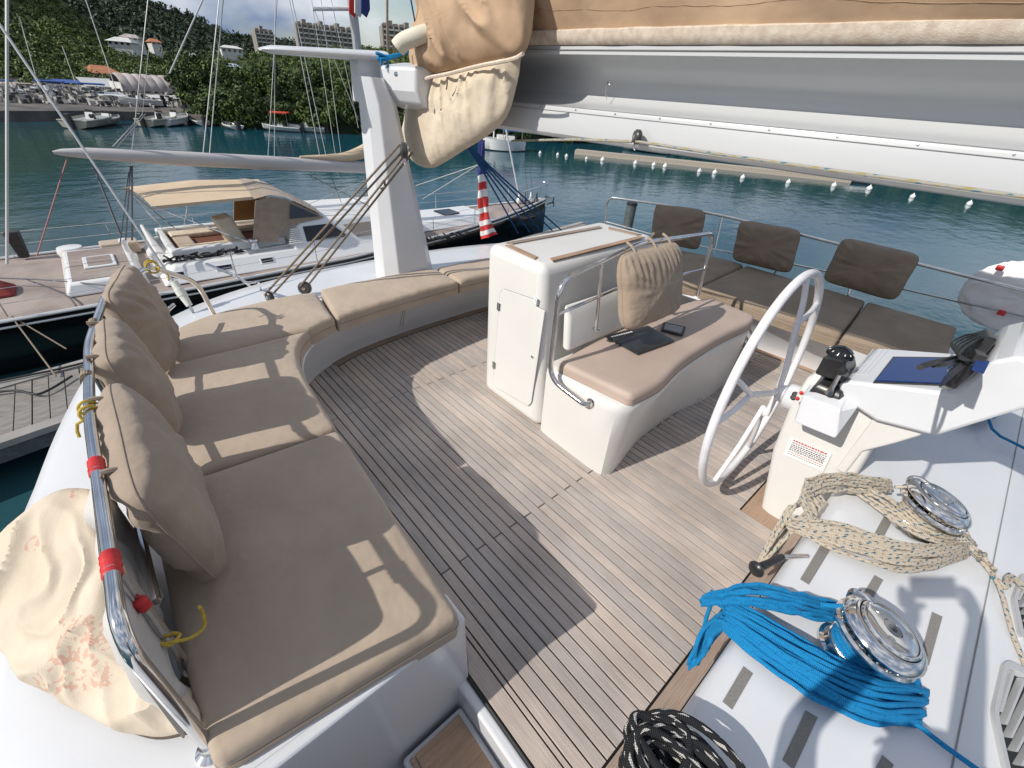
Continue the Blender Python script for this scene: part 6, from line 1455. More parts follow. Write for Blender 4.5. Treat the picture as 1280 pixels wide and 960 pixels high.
mang = leafmat('mangrove_leaves', (0.022, 0.045, 0.012), (0.085, 0.125, 0.028))
hleaf = leafmat('hillside_leaves', (0.040, 0.070, 0.020), (0.15, 0.19, 0.055))
fleaf = leafmat('mountain_leaves', (0.022, 0.038, 0.022), (0.048, 0.070, 0.036))
bleaf = leafmat('bright_leaves', (0.09, 0.14, 0.03), (0.22, 0.25, 0.07))
def interp(L_, x):
    for a, b in zip(L_, L_[1:]):
        if a[0] <= x <= b[0]: return a[1] + (b[1] - a[1]) * (x - a[0]) / (b[0] - a[0])
    return L_[0][1] if x < L_[0][0] else L_[-1][1]
def terrain(name, sky_, foot, d0, d1, m, nx=90, ny=26, rough=2.5, seed=0.0, pw=1.0, back=1.4):
    """hill built between a foot line and a skyline measured in the photograph"""
    rows = []
    for i in range(nx + 1):
        px = sky_[0][0] + (sky_[-1][0] - sky_[0][0]) * i / nx
        a, b = at(px, interp(foot, px), d=d0), at(px, interp(sky_, px), d=d1); row = []
        row.append(V((a.x, a.y, ZS - 2)))
        for j in range(ny + 1):
            t = j / ny; q = a.lerp(b, t); q.z = a.z + (b.z - a.z) * t ** pw
            q.z += rough * (noise.fractal(V((q.x / (rough * 9) + seed, q.y / (rough * 9), 0)), 1.0, 2.0, 4)) * math.sin(math.pi * min(1, t * 1.15) * 0.5) * (1 - 0.55 * t)
            row.append(q)
        e = row[-1]; dn = V((e.x, e.y, 0)).normalized()
        for k_ in (1, 2): row.append(e + dn * (d1 * (back - 1) * k_ * 0.5) + V((0, 0, -abs(e.z) * 0.5 * k_)))
        rows.append(row)
    o = obj(name, MB().grid(rows), m, kind='structure', smooth=80); return rows
def leafcloud(name, centres, n_each, leaf, m, seed, kind='stuff', flat=0.75, label=None, cat=None, parent=None, group=None):
    rnd = random.Random(seed); Vv, Ff = [], []
    for (c, r) in centres:
        k_ = int(n_each * min(1.6, max(0.4, r)))
        subs = [(V((rnd.gauss(0, 1), rnd.gauss(0, 1), rnd.gauss(0.3, 0.8))).normalized() * r * rnd.uniform(0.35, 0.95), r * rnd.uniform(0.25, 0.5)) for _ in range(9)]
        for _ in range(k_):
            so, sr = subs[rnd.randrange(9)]; d = V((rnd.gauss(0, 1), rnd.gauss(0, 1), rnd.gauss(0, 1))).normalized()
            q = c + V((so.x, so.y, so.z * flat)) + d * sr * rnd.uniform(0.6, 1.0)
            nrm = (d + V((rnd.uniform(-.5, .5), rnd.uniform(-.5, .5), rnd.uniform(-.2, .6)))).normalized(); a = nrm.orthogonal().normalized(); b = nrm.cross(a)
            an = rnd.uniform(0, 6.28); a, b = a * math.cos(an) + b * math.sin(an), b * math.cos(an) - a * math.sin(an)
            s = leaf * rnd.uniform(0.6, 1.3); i0 = len(Vv)
            Vv += [q - a * s, q - b * s * 0.5, q + a * s, q + b * s * 0.5]; Ff.append((i0, i0 + 1, i0 + 2, i0 + 3))
    mb = MB(); mb.v = Vv; mb.f = Ff
    return obj(name, mb, m, parent, kind=kind, smooth=0, label=label, cat=cat, group=group)
# mountain behind
mtn_sky = [(-300, -260), (-60, -160), (60, -70), (125, -34), (185, -2), (200, 10), (235, 22), (262, 33), (290, 45), (302, 48), (318, 44), (345, 50), (420, 62), (520, 66), (700, 60), (1000, 40), (1600, 60)]
mrows = terrain('mountain', mtn_sky, [(-300, 60), (1600, 150)], 260, 520, farm, nx=110, ny=22, rough=7, seed=3)
near_sky = [(-300, -190), (-60, -110), (0, -40), (60, -12), (95, 14), (125, 40), (160, 58), (200, 68), (235, 72), (262, 70), (300, 70), (330, 64), (380, 62), (450, 60), (520, 62), (600, 70), (900, 80), (1700, 120)]
hrows = terrain('hillside', near_sky, [(-300, 120), (0, 128), (240, 140), (500, 150), (700, 160), (1100, 190), (1700, 240)], 96, 210, hillm, nx=150, ny=34, rough=3.0, seed=11, pw=1.15)
rf = random.Random(12)
def scatter(rows, n, rmin, rmax, j0=2, jm=1.0):
    o = []
    for _ in range(n):
        i = rf.randrange(0, len(rows) - 1); j = j0 + rf.random() ** jm * (len(rows[0]) - 4 - j0)
        a = rows[i][int(j)].lerp(rows[i + 1][int(j)], rf.random()); b = a.lerp(rows[i][int(j) + 1], rf.random()); r = rf.uniform(rmin, rmax)
        o.append((b + V((0, 0, r * 0.3)), r))
    return o
vis = [r_ for r_ in hrows if True]
leafcloud('hillside_scrub', scatter(hrows[12:70], 1700, 0.8, 2.0, 1), 70, 0.30, hleaf, 5)
leafcloud('bright_scrub', scatter(hrows[26:60], 230, 0.7, 1.5, 6), 60, 0.26, bleaf, 6)
leafcloud('mountain_forest', scatter(mrows[14:52], 1500, 2.2, 4.2, 3), 22, 1.1, fleaf, 7)

# mangroves along the far water edge, left of and behind the rig, and to the right behind the pontoon
def bank(x0, x1, wl, hgt, dfac, n, seed, r0=1.3, r1=2.3):
    rnd = random.Random(seed); cs = []
    for _ in range(n):
        px = rnd.uniform(x0, x1); w = at(px, interp(wl, px), z=ZS); dd = math.hypot(w.x, w.y); dn = V((w.x, w.y, 0)).normalized()
        back_ = rnd.random() ** 1.2 * 16 * dfac; hmax = interp(hgt, px); r = rnd.uniform(r0, r1)
        h = min(hmax * (0.35 + 0.65 * min(1, back_ / 5)), hmax) * rnd.uniform(0.25, 1.0)
        cs.append((V((w.x, w.y, ZS)) + dn * (back_ + 1.2) + V((0, 0, max(h, r * 0.55))), r))
    return cs
wlL = [(236, 154), (300, 162), (440, 169), (530, 173), (640, 177), (720, 179)]
hgL = [(236, 5.5), (262, 6.3), (300, 5.2), (330, 4.6), (380, 5.6), (440, 5.6), (520, 5.0), (720, 4.5)]
leafcloud('mangrove_trees', bank(238, 560, wlL, hgL, 1.0, 330, 31), 260, 0.21, mang, 8)
leafcloud('mangrove_trees', bank(560, 760, wlL, hgL, 1.0, 120, 32), 130, 0.26, mang, 9)
wlR = [(700, 178), (860, 186), (1060, 202), (1280, 224), (1500, 250)]
leafcloud('shore_trees', bank(690, 1480, wlR, [(700, 5.5), (1500, 8)], 1.4, 420, 33, 1.6, 2.8), 70, 0.38, mang, 10)
# dark mangrove core mass keeps the banks opaque
def core(px0, px1, wl, h, off, nm):
    mb = MB(); rows = []
    n = 60
    for i in range(n + 1):
        px = px0 + (px1 - px0) * i / n; w = at(px, interp(wl, px), z=ZS); dn = V((w.x, w.y, 0)).normalized(); f = 1 + 0.25 * noise.noise(V((i * 0.7, 0, 0)))
        hh_ = (h(px) if callable(h) else h) * f
        b = V((w.x, w.y, ZS)) + dn * off
        rows.append([b + V((0, 0, -0.3)), b + dn * 0.6 + V((0, 0, hh_ * 0.35)), b + dn * 3 + V((0, 0, hh_ * 0.62)), b + dn * 9 + V((0, 0, hh_ * 0.8)), b + dn * 22 + V((0, 0, hh_ * 0.8)), b + dn * 40 + V((0, 0, 0))])
    return obj(nm, MB().grid(rows), mat('thicket_' + nm, (0.012, 0.02, 0.008), (0.025, 0.038, 0.014), 0.95, 1.2), kind='structure', smooth=60)
core(240, 760, wlL, lambda px: interp(hgL, px) * 0.95, 1.6, 'thicket_bank'); core(690, 1500, wlR, 5.0, 1.8, 'wooded_bank')
shore = MB(); rows = []
for i in range(61):
    px = -260 + 520 * i / 60; w = at(px, interp([(-260, 150), (0, 152), (60, 151), (110, 150), (200, 151), (260, 157)], px), z=ZS); dn = V((w.x, w.y, 0)).normalized(); b = V((w.x, w.y, ZS))
    rows.append([b + V((0, 0, -1)), b + V((0, 0, 0.85)), b + dn * 0.5 + V((0, 0, 0.9)), b + dn * 14 + V((0, 0, 1.1)), b + dn * 50 + V((0, 0, 2.5))])
quay = obj('quay', MB().grid(rows), mat('quay_concrete', (0.15, 0.135, 0.125), (0.07, 0.065, 0.06), 0.95, 0.4, detail=8), kind='structure', smooth=20)

# ---- far buildings and boats, each with its own frame turned a little
class Far:
    """local frame at a measured spot: r to the right, f away from the viewer, heights in metres"""
    def __init__(s, px, py, d=None, turn=0.0, z=None):
        s.o = at(px, py, d=d) if z is None else at(px, py, z=z)
        s.d = math.hypot(s.o.x, s.o.y); f = V((s.o.x, s.o.y, 0)).normalized(); r = V((f.y, -f.x, 0)); c, n = math.cos(turn), math.sin(turn)
        s.r = r * c + f * n; s.f = f * c - r * n
        q = at(px + 10, py, d=s.d); s.m = (V((q.x, q.y, 0)) - V((s.o.x, s.o.y, 0))).length / 10      # metres per pixel across
    def P(s, x, y, z): return s.o + s.r * x + s.f * y + V((0, 0, z))
    def box(s, x0, x1, y0, y1, z0, z1, mb=None):
        mb = mb or MB(); return mb.hexa([s.P(x0, y0, z0), s.P(x1, y0, z0), s.P(x1, y1, z0), s.P(x0, y1, z0), s.P(x0, y0, z1), s.P(x1, y0, z1), s.P(x1, y1, z1), s.P(x0, y1, z1)])
def roofmesh(F, x0, x1, y0, y1, z0, h, hip=0.25, ov=0.4):
    x0 -= ov; x1 += ov; y0 -= ov; y1 += ov; ym = (y0 + y1) / 2; w = (x1 - x0) * hip
    return MB().add([F.P(x0, y0, z0), F.P(x1, y0, z0), F.P(x1, y1, z0), F.P(x0, y1, z0), F.P(x0 + w, ym, z0 + h), F.P(x1 - w, ym, z0 + h)], [(0, 1, 5, 4), (1, 2, 5), (2, 3, 4, 5), (3, 0, 4), (3, 2, 1, 0)])
def house(px, py, d, wpx, hpx, lab, roofm, depth=6, rh=0.5, wins=3, turn=0.2, wall=offwhite, group=None, floors=1, name='house'):
    F_ = Far(px, py, d=d, turn=turn); w = wpx * F_.m / 2; h = hpx * F_.m
    b = thing(name, lab, 'house', F_.P(0, 0, -3), group)
    obj('wall', F_.box(-w, w, 0, depth, -3, h), wall, b, smooth=0)
    obj('roof', roofmesh(F_, -w, w, 0, depth, h, h * rh + 0.6), roofm, b, smooth=0)
    for fl in range(floors):
        for i in range(wins):
            x = -w + (i + 0.5) * 2 * w / wins; z0 = h * (fl + 0.3) / floors; z1 = h * (fl + 0.8) / floors
            wn_ = obj('window', F_.box(x - w / wins * 0.45, x + w / wins * 0.45, -0.06, 0.05, z0, z1), darkglass, b, smooth=0)
    return b, F_, w, h
house(150, 57, 175, 30, 5, 'white house with pale roof high on the hillside', offwhite, wins=4, floors=1, turn=-0.3)
house(162, 50, 182, 22, 3, 'long pale roofed house just above the white hillside house', roofgrey, wins=3, turn=-0.2)
house(136, 97, 118, 34, 5, 'low house with orange tiled hip roof above the boatyard', rooforange, depth=9, rh=0.9, turn=0.2)
house(291, 67, 190, 26, 6, 'white flat house with dark windows on the ridge to the left of the arm', offwhite, wins=4, rh=0.1, turn=0.1)
house(196, 56, 190, 12, 3, 'small orange house among trees on the hill', rooforange, wins=2)
house(241, 74, 165, 10, 4, 'tiny pink and white house in the middle of the hillside', offwhite, wins=2)
house(296, 90, 150, 13, 4, 'small white shed with a blue white roof above the mangroves', mat('pale_blue_roof', (0.45, 0.52, 0.62), rough=0.6), wins=2)
house(330, 102, 110, 22, 3, 'low building with a pale blue roof behind the mangroves', MATS['pale_blue_roof'], wins=2, depth=5)
house(327, 97, 125, 14, 3, 'small red roofed house behind the pale blue roof', rooforange, wins=1)
house(440, 104, 100, 16, 4, 'white roofed house just left of the pillar above the mangroves', hullwhite, wins=2)
house(415, 108, 105, 30, 2, 'long low red roof among the mangroves by the pillar', rooforange, wins=3)
# barrel roofed shed
F_ = Far(194, 122, d=92, turn=0.25)
sh = thing('boat_shed', 'large boat shed with weathered barrel vaulted roof and ribbed walls', 'shed', F_.P(0, 0, -4))
w = 34 * F_.m
for i in range(6):
    x0 = -w + i * 2 * w / 6; x1 = x0 + 2 * w / 6 * 0.98; rows = []
    for t in range(13):
        a = math.pi * t / 12; rows.append([F_.P(x0 + (0 if k_ == 0 else (x1 - x0)) + 0, 3 - math.cos(a) * 3.2 + 1, 0.55 + math.sin(a) * 2.0 * (1 if k_ < 9 else 1)) for k_ in range(2)])
    rows = [[p_[0], p_[0].lerp(p_[1], 0.25) + V((0, 0, 0.14)), p_[0].lerp(p_[1], 0.75) + V((0, 0, 0.14)), p_[1]] for p_ in rows]
    obj('roof_bay', MB().grid(rows), roofgrey, sh, smooth=40)
for i in range(16): obj('wall_panel', F_.box(-w + i * 2 * w / 16 + 0.03, -w + (i + 1) * 2 * w / 16 - 0.03, -0.2 - 0.05 * (i % 2), 0.1, -4, 0.5), roofgrey, sh, smooth=0)
obj('gable', F_.box(-w - 0.1, -w, 0.8, 7, -4, 1.6), offwhite, sh, smooth=0)
def simple(px, py, d, wpx, hpx, lab, m, rm, turn=0.2, depth=4, marks=0, cat='building', name='building', rise=0.4):
    F_ = Far(px, py, d=d, turn=turn); w = wpx * F_.m / 2; h = hpx * F_.m
    b = thing(name, lab, cat, F_.P(0, 0, -2.5))
    obj('wall', F_.box(-w, w, 0, depth, -2.5, h), m, b, smooth=0)
    obj('roof', MB().add([F_.P(-w - .2, -.3, h), F_.P(w + .2, -.3, h), F_.P(w + .2, depth, h + rise), F_.P(-w - .2, depth, h + rise), F_.P(-w - .2, -.3, h + .1), F_.P(w + .2, -.3, h + .1), F_.P(w + .2, depth, h + rise + .1), F_.P(-w - .2, depth, h + rise + .1)], [(3, 2, 1, 0), (4, 5, 6, 7), (0, 1, 5, 4), (1, 2, 6, 5), (2, 3, 7, 6), (3, 0, 4, 7)]), rm, b, smooth=0)
    for i in range(marks):
        x = -w + (i + 0.7) * 2 * w / (marks + 0.6); obj('window', F_.box(x - 0.25, x + 0.25, -0.08, 0.05, h * 0.35, h * 0.7), darkglass, b, smooth=0)
    return b
simple(150, 146, 79, 30, 13, 'white quay building with a grey car row in front', hullwhite, hullwhite, marks=4, rise=0.15, depth=2)
simple(147, 133, 84, 29, 13, 'white upper building with small square windows behind the quay', hullwhite, hullwhite, marks=2, rise=0.25, depth=3)
simple(214, 148, 79, 44, 14, 'long white quay building beside the ribbed boat shed', hullwhite, hullwhite, marks=6, turn=0.3, rise=0.15, depth=2)
simple(218, 134, 84, 40, 10, 'white upper building with three square windows below the ribbed shed', hullwhite, hullwhite, marks=3, turn=0.3, rise=0.2, depth=3)
simple(137, 118, 98, 48, 9, 'grey pitched marquee roof behind the quay boats', mat('grey_tent', (0.42, 0.43, 0.44), (0.3, 0.31, 0.32), 0.8, 1), mat('grey_tent_roof', (0.45, 0.46, 0.46), rough=0.8), depth=4, rise=0.9)
simple(14, 118, 98, 74, 11, 'long low beige canopy of the boatyard at the left edge', mat('beige_tent', (0.46, 0.40, 0.35), rough=0.9), mat('beige_roof', (0.40, 0.34, 0.30), rough=0.9), turn=0.0, rise=0.3)
rk = simple(84, 108, 106, 46, 4, 'blue topped boatyard rack with pale posts', bluec, bluec, rise=0.3)
# boats ashore and afloat
def boat(px, py, lab, L=5.0, W=2.0, H=1.0, turn=0.0, hull=hullwhite, z=ZS, top=None, topm=None, group=None, d=None, console=True):
    F_ = Far(px, py, d=d, turn=turn, z=None if d else z)
    b = thing('motor_boat', lab, 'boat', F_.P(0, 0, 0), group); rows = []
    for i in range(11):
        t = i / 10; y = -L / 2 + L * t; hw = W / 2 * (0.9 + 0.1 * math.sin(t * 3)) * (1 - max(0, t - 0.55) ** 2 * 4.6); zt = H * (0.75 + 0.35 * t * t); hw = max(hw, 0.03)
        rows.append([F_.P(-hw, y, zt), F_.P(-hw * 0.8, y, 0.15 + 0.5 * H * t * t * 0.5), F_.P(0, y, -0.1 + 0.3 * t ** 4), F_.P(hw * 0.8, y, 0.15 + 0.5 * H * t * t * 0.5), F_.P(hw, y, zt)])
    mb = MB().grid(rows); mb.add(rows[0], [(0, 1, 2, 3, 4)]); obj('hull', mb, hull, b, smooth=50)
    obj('deck', MB().grid([[r_[0] + V((0, 0, -0.12)), r_[-1] + V((0, 0, -0.12))] for r_ in rows]), hullgrey, b, smooth=0)
    obj('gunwale', MB().tube([r_[0] for r_ in rows] + [r_[-1] for r_ in rows[::-1]], 0.05, 5, closed=True), hull, b)
    if console:
        obj('console', MB().hexa([F_.P(-.35, -.3, H * .5), F_.P(.35, -.3, H * .5), F_.P(.35, .4, H * .5), F_.P(-.35, .4, H * .5), F_.P(-.3, -.1, H + .3), F_.P(.3, -.1, H + .3), F_.P(.3, .25, H + .2), F_.P(-.3, .25, H + .2)]), hullwhite, b, smooth=0)
        obj('windscreen', MB().hexa([F_.P(-.35, .2, H + .15), F_.P(.35, .2, H + .15), F_.P(.35, .24, H + .15), F_.P(-.35, .24, H + .15), F_.P(-.3, .05, H + .5), F_.P(.3, .05, H + .5), F_.P(.3, .09, H + .5), F_.P(-.3, .09, H + .5)]), darkglass, b, smooth=0)
    obj('outboard', F_.box(-0.2, 0.2, -L / 2 - 0.45, -L / 2 - 0.05, -0.2, H + 0.35), blackp, b, smooth=0, bevel=0.08)
    if top:
        obj('canopy', F_.box(-W * .45, W * .45, -L * .25, L * .2, H + 1.15, H + 1.3), topm, b, smooth=0, bevel=0.04)
        for x in (-W * .4, W * .4):
            for y in (-L * .22, L * .17): obj('canopy_pole', MB().tube([F_.P(x, y, H * .7), F_.P(x, y, H + 1.2)], 0.03, 5), steel, b)
    return b
ghul = mat('grey_yellow_hull', (0.45, 0.42, 0.34), rough=0.5)
boat(118, 158, 'grey and cream open workboat tied to the quay below the marquee', 6, 2.6, 0.9, -0.5, ghul)
boat(137, 156, 'small dark tender beside the cream workboat', 4, 1.6, 0.7, -0.5, hullgrey)
boat(203, 157, 'open grey white boat at the quay in front of the white building', 5, 2.2, 0.9, -0.6, ghul)
boat(221, 156, 'white boat with dark engines at the quay, nearest the mangroves', 5, 2.0, 0.9, -0.5, hullwhite)
boat(353, 164, 'small white boat under a red canopy at the mangrove edge', 4.0, 1.8, 0.6, 1.3, hullwhite, top=1, topm=redc)
boat(384, 165, 'small white motor boat at the mangrove edge right of the red canopy', 4.0, 1.7, 0.7, 1.4, hullwhite)
boat(250, 156, 'pale dinghy half hidden under the mangroves', 3.0, 1.5, 0.6, 0.3, hullwhite, console=False)
boat(290, 161, 'pale dinghy in front of the mangroves beside the paired stays', 3.0, 1.5, 0.5, 0.4, hullwhite, console=False)
rq = random.Random(8)
row_labels = ['white boat ashore at the left edge of the yard', 'blue striped boat ashore, second from the left edge', 'white cabin boat ashore left of the grey stay', 'white boat ashore just right of the grey stay', 'blue covered boat ashore below the orange roof', 'small white boat ashore next to the marquee', 'white boat on the hard in front of the marquee']
for i, (px, py) in enumerate(((6, 128), (30, 126), (52, 127), (72, 128), (92, 129), (112, 126), (122, 130))):
    boat(px, py + 4, row_labels[i], 6, 2.3, 1.3, rq.uniform(0.9, 1.7), (hullwhite, MATS['pale_blue_roof'], hullwhite, hullwhite, bluec, hullwhite, hullwhite)[i], d=86 + i % 3 * 3, top=(i % 3 == 0), topm=bluec, group=None)
for i, (px, py, lab) in enumerate(((165, 146, 'dark pickup parked before the white quay building'), (176, 147, 'white car parked on the quay between the buildings'), (232, 148, 'dark van parked at the mangrove end of the quay'))):
    F_ = Far(px, py, d=79, turn=0.9); c = thing('parked_car', lab, 'car', F_.P(0, 0, 0)); mm = (hullgrey, hullwhite, navy)[i]
    obj('car_body', MB().hexa([F_.P(-.85, -2, .35), F_.P(.85, -2, .35), F_.P(.85, 2, .35), F_.P(-.85, 2, .35), F_.P(-.8, -1.9, 1.0), F_.P(.8, -1.9, 1.0), F_.P(.8, 1.9, 1.0), F_.P(-.8, 1.9, 1.0)]), mm, c, smooth=0, bevel=0.12, seg=3)
    obj('cabin', MB().hexa([F_.P(-.78, -1.3, 1.0), F_.P(.78, -1.3, 1.0), F_.P(.78, 1.0, 1.0), F_.P(-.78, 1.0, 1.0), F_.P(-.65, -.9, 1.5), F_.P(.65, -.9, 1.5), F_.P(.65, .6, 1.5), F_.P(-.65, .6, 1.5)]), darkglass, c, smooth=0, bevel=0.06)
    for x in (-.8, .8):
        for y in (-1.25, 1.25): obj('wheel', MB().lathe(F_.P(x - (0.1 if x > 0 else -0.0), y, .33), [(0, 0), (.33, 0), (.33, .2), (0, .2)], 12, axis=F_.r), blackr, c)
# more hulls packed on the hard and small clutter along the quay
more = [(4, 137, 'grey hull on the quay at the very left edge, lower row'), (28, 140, 'upturned white dinghy on the quay behind the tall grey stay'), (48, 137, 'blue and white hull in the lower row left of the diagonal stay'), (66, 140, 'small grey hull in the lower row beside the diagonal stay'), (84, 137, 'white hull in the lower row right of the diagonal stay'), (102, 141, 'white dinghy lying near the quay edge'), (178, 130, 'white hull between the two quay buildings'), (172, 150, 'dark boat nose at the quay between the moored boats'), (236, 152, 'white skiff against the mangroves at the quay end'), (38, 118, 'high white hull in the back row under the beige canopy'), (62, 117, 'second white hull in the back row under the beige canopy'), (100, 119, 'blue hull in the back row beside the marquee')]
for i, (px, py, lab) in enumerate(more):
    boat(px, py + 3, lab, 4.2, 1.8, 0.9, rq.uniform(0.6, 2.0), (hullgrey, hullwhite, MATS['pale_blue_roof'], ghul, hullwhite, hullwhite, hullwhite, navy, hullwhite, hullwhite, hullwhite, bluec)[i], d=(78 if py > 125 else 92), console=(i % 2 == 0))
cl = MB(); rcx = random.Random(44)
for i in range(420):
    px = rcx.uniform(-60, 240); d_ = rcx.uniform(76, 96); w_ = at(px, 152, z=ZS); dn = V((w_.x, w_.y, 0)).normalized(); q = dn * d_; q.z = ZS + 0.9 + (d_ - 74) * 0.03
    s_ = rcx.uniform(0.12, 0.5); cl.obox(q + V((0, 0, s_ * 0.6)), V((rcx.uniform(-1, 1), rcx.uniform(-1, 1), 0)).normalized() * s_, V((0.3, 0.2, 0)).normalized() * s_ * 0.5, (0, 0, s_ * rcx.uniform(0.4, 1.2)))
obj('yard_clutter', cl, mat('yard_clutter_mix', (0.05, 0.05, 0.05), (0.42, 0.40, 0.38), 0.8, 1.3, lo=0.45, hi=0.56), kind='stuff', smooth=0)
# apartment blocks on the ridge
def flats(px, py, wpx, hpx, d, lab, nb, nf, turn=0.15):
    F_ = Far(px, py, d=d, turn=turn); w = wpx * F_.m / 2; h = hpx * F_.m
    b = thing('apartment_block', lab, 'building', F_.P(0, 0, -8), 'apartment blocks on the ridge')
    wl = mat('flat_wall_%d' % int(px), (0.30, 0.28, 0.25), (0.22, 0.205, 0.185), 0.9, 0.3)
    obj('wall', F_.box(-w, w, 0, 12, -8, h), wl, b, smooth=0)
    bw_ = 2 * w / nb; fh = h / nf
    for i in range(nb):
        stp = h + (0.9 if i % 3 == 1 else 0)
        rf_ = obj('roof_turret', F_.box(-w + i * bw_ + bw_ * .15, -w + (i + 1) * bw_ - bw_ * .15, 0.5, 8, h, stp + 0.7), wl, b, smooth=0)
        for f in range(nf):
            x0, x1 = -w + i * bw_, -w + (i + 1) * bw_
            wn_ = obj('window', F_.box(x0 + bw_ * .2, x1 - bw_ * .2, -0.05, 0.1, f * fh + fh * .18, f * fh + fh * .82), darkglass, b, smooth=0)
            bl_ = obj('balcony', F_.box(x0 + bw_ * .08, x1 - bw_ * .08, -1.3, 0.0, f * fh, f * fh + fh * .30), offwhite, b, smooth=0)
        obj('pier', F_.box(-w + i * bw_ - 0.25, -w + i * bw_ + 0.25, -1.3, 0, -2, h), wl, b, smooth=0)
    return b
flats(412, 58, 74, 20, 240, 'long grey beige apartment block with rows of balconies on the ridge', 11, 4)
flats(333, 54, 22, 13, 250, 'small pale apartment block at the left end of the ridge', 4, 3)
flats(497, 60, 34, 22, 245, 'dark apartment block behind the yacht mast', 5, 4)
flats(455, 84, 36, 10, 200, 'pale lower apartment terrace partly behind the pillar head', 5, 2)
# moored sailing boat with navy canopy
F_ = Far(630, 188, z=ZS, turn=0.1); w = 27 * F_.m
msb = thing('moored_sailboat', 'white sailing boat with navy canopy moored under the boom end', 'sailing boat', F_.P(0, 0, 0))
rows = []
for i in range(17):
    t = i / 16; x = -w + 2 * w * t; hb_ = 1.5 * max(0.02, (1 - abs(2 * t - 0.9) ** 2.6)); zt = 0.95 + 0.25 * (1 - t)
    rows.append([F_.P(x, -hb_, zt), F_.P(x * 0.96, -hb_ * 0.8, 0.0), F_.P(x * 0.94, 0, -0.3), F_.P(x * 0.96, hb_ * 0.8, 0.0), F_.P(x, hb_, zt)])
obj('hull', MB().grid(rows), hullwhite, msb, smooth=60)
obj('deck', MB().grid([[r_[0], r_[-1]] for r_ in rows]), hullgrey, msb, smooth=0)
obj('boot_stripe', MB().tube([r_[1] + V((0, 0, 0.06)) for r_ in rows], 0.06, 5), navy, msb)
obj('cabin', F_.box(-w * .35, w * .45, -.8, .8, 1.0, 1.5), hullwhite, msb, smooth=0, bevel=0.1)
obj('canopy', F_.box(-w * .1, w * .75, -1, 1, 1.9, 2.05), bluec, msb, smooth=0, bevel=0.05)
obj('boom_cover', MB().tube([F_.P(-w * .5, 0, 2.5), F_.P(w * .5, 0, 2.4)], 0.2, 8), redc, msb)
obj('mast', MB().tube([F_.P(-w * .5, 0, 1), F_.P(-w * .5, 0, 13)], 0.08, 8), hullwhite, msb)
for x in (-w * .1, w * .75): obj('canopy_pole', MB().tube([F_.P(x, -.9, 1.1), F_.P(x, -.9, 1.95)], 0.03, 5), steel, msb)

# buoys, pontoon and float on the right
G9 = 'white mooring buoys in a row'
bpx = [(675, 192), (697, 194), (708, 196), (733, 199), (753, 201), (794, 205), (817, 207), (831, 209), (874, 215), (893, 217), (928, 223), (985, 229), (1042, 233), (1086, 237), (1140, 247), (1211, 256)]
bl_lab = 'white round mooring buoy in the row floating before the long pontoon'
prof_b = [(0, -0.15), (0.13, -0.12), (0.21, 0.0), (0.23, 0.10), (0.19, 0.22), (0.10, 0.30), (0.05, 0.33), (0.045, 0.42), (0, 0.43)]
proto = None
for i, (a, b) in enumerate(bpx):
    c = at(a, b, z=ZS)
    if proto is None:
        proto = obj('mooring_buoy', MB().lathe((0, 0, 0), prof_b, 16), hullwhite, label=bl_lab, cat='buoy', group=G9, smooth=60); o = proto
        for v_ in o.data.vertices: v_.co.z -= 0.15
    else:
        o = proto.copy(); COL.objects.link(o)
    o.location = c; s_ = random.uniform(0.9, 1.1) * (0.75 if a < 740 else 1.0); o.scale = (s_, s_, s_)
    o['label'] = bl_lab
    o['label'] = ('white mooring buoy %s' % (['at the far left end of the row, nearest the moored sailboat', 'second from the far left end of the buoy row', 'close beside the second buoy at the far end', 'left of the little gap near the pontoon end', 'below the left end of the long pontoon', 'under the small black boom block', 'left of a close pair under the boom block', 'right of a close pair under the boom block', 'left of a pair in the middle of the row', 'right of a pair in the middle of the row', 'alone above the middle port pillow', 'above the port rail, well left of the white float', 'just left of the white float', 'in front of the white float', 'larger, right of the white float', 'largest and nearest, at the right end of the row'][i]))
pn_ = thing('pontoon', 'long beige modular pontoon floating behind the buoy row', 'pontoon', at(900, 208, z=ZS))
pp0, pp1 = at(720, 187, z=ZS + 0.4), at(1062, 222, z=ZS + 0.4)
pdir = (pp1 - pp0); plen = pdir.length; pdir.normalize(); pnr = V((-pdir.y, pdir.x, 0))
pmod = mat('pontoon_beige', (0.45, 0.39, 0.31), (0.36, 0.31, 0.25), 0.8, 2)
pm_me = None; nmod = 110
for i in range(nmod):
    c = pp0 + pdir * (plen * 1.0 * (i + 0.5) / nmod)
    if pm_me is None:
        b_ = MB().obox((0, 0, 0), pdir * (plen / nmod * 0.46), pnr * 0.9, (0, 0, 0.26)); pm_me = bpy.data.meshes.new('float_module'); pm_me.from_pydata([tuple(q) for q in b_.v], [], b_.f); pm_me.materials.append(pmod)
    o = bpy.data.objects.new('float_module', pm_me); put(o, pn_); o.location = V((c.x, c.y, ZS + 0.16)) - ORG[pn_.name]
F_ = Far(1075, 229, z=ZS, turn=0.55); w = 16 * F_.m
fl = thing('work_float', 'small white work float at the right end of the pontoon', 'float', F_.P(0, 0, 0))
obj('float_deck', F_.box(-w, w, -.6, 1.0, 0.25, 0.6), hullwhite, fl, smooth=0, bevel=0.06)
obj('float_drum', MB().tube([F_.P(-w, -.3, .1), F_.P(w, -.3, .1)], 0.25, 10), blackr, fl); obj('float_drum', MB().tube([F_.P(-w, .7, .1), F_.P(w, .7, .1)], 0.25, 10), blackr, fl)
F_ = Far(806, 190, z=ZS, turn=1.2)
for x_, px in ((0, 806),): boat(806, 190, 'dark low boat lying behind the pontoon under the boom block', 6, 2, 0.9, 1.35, hullgrey)

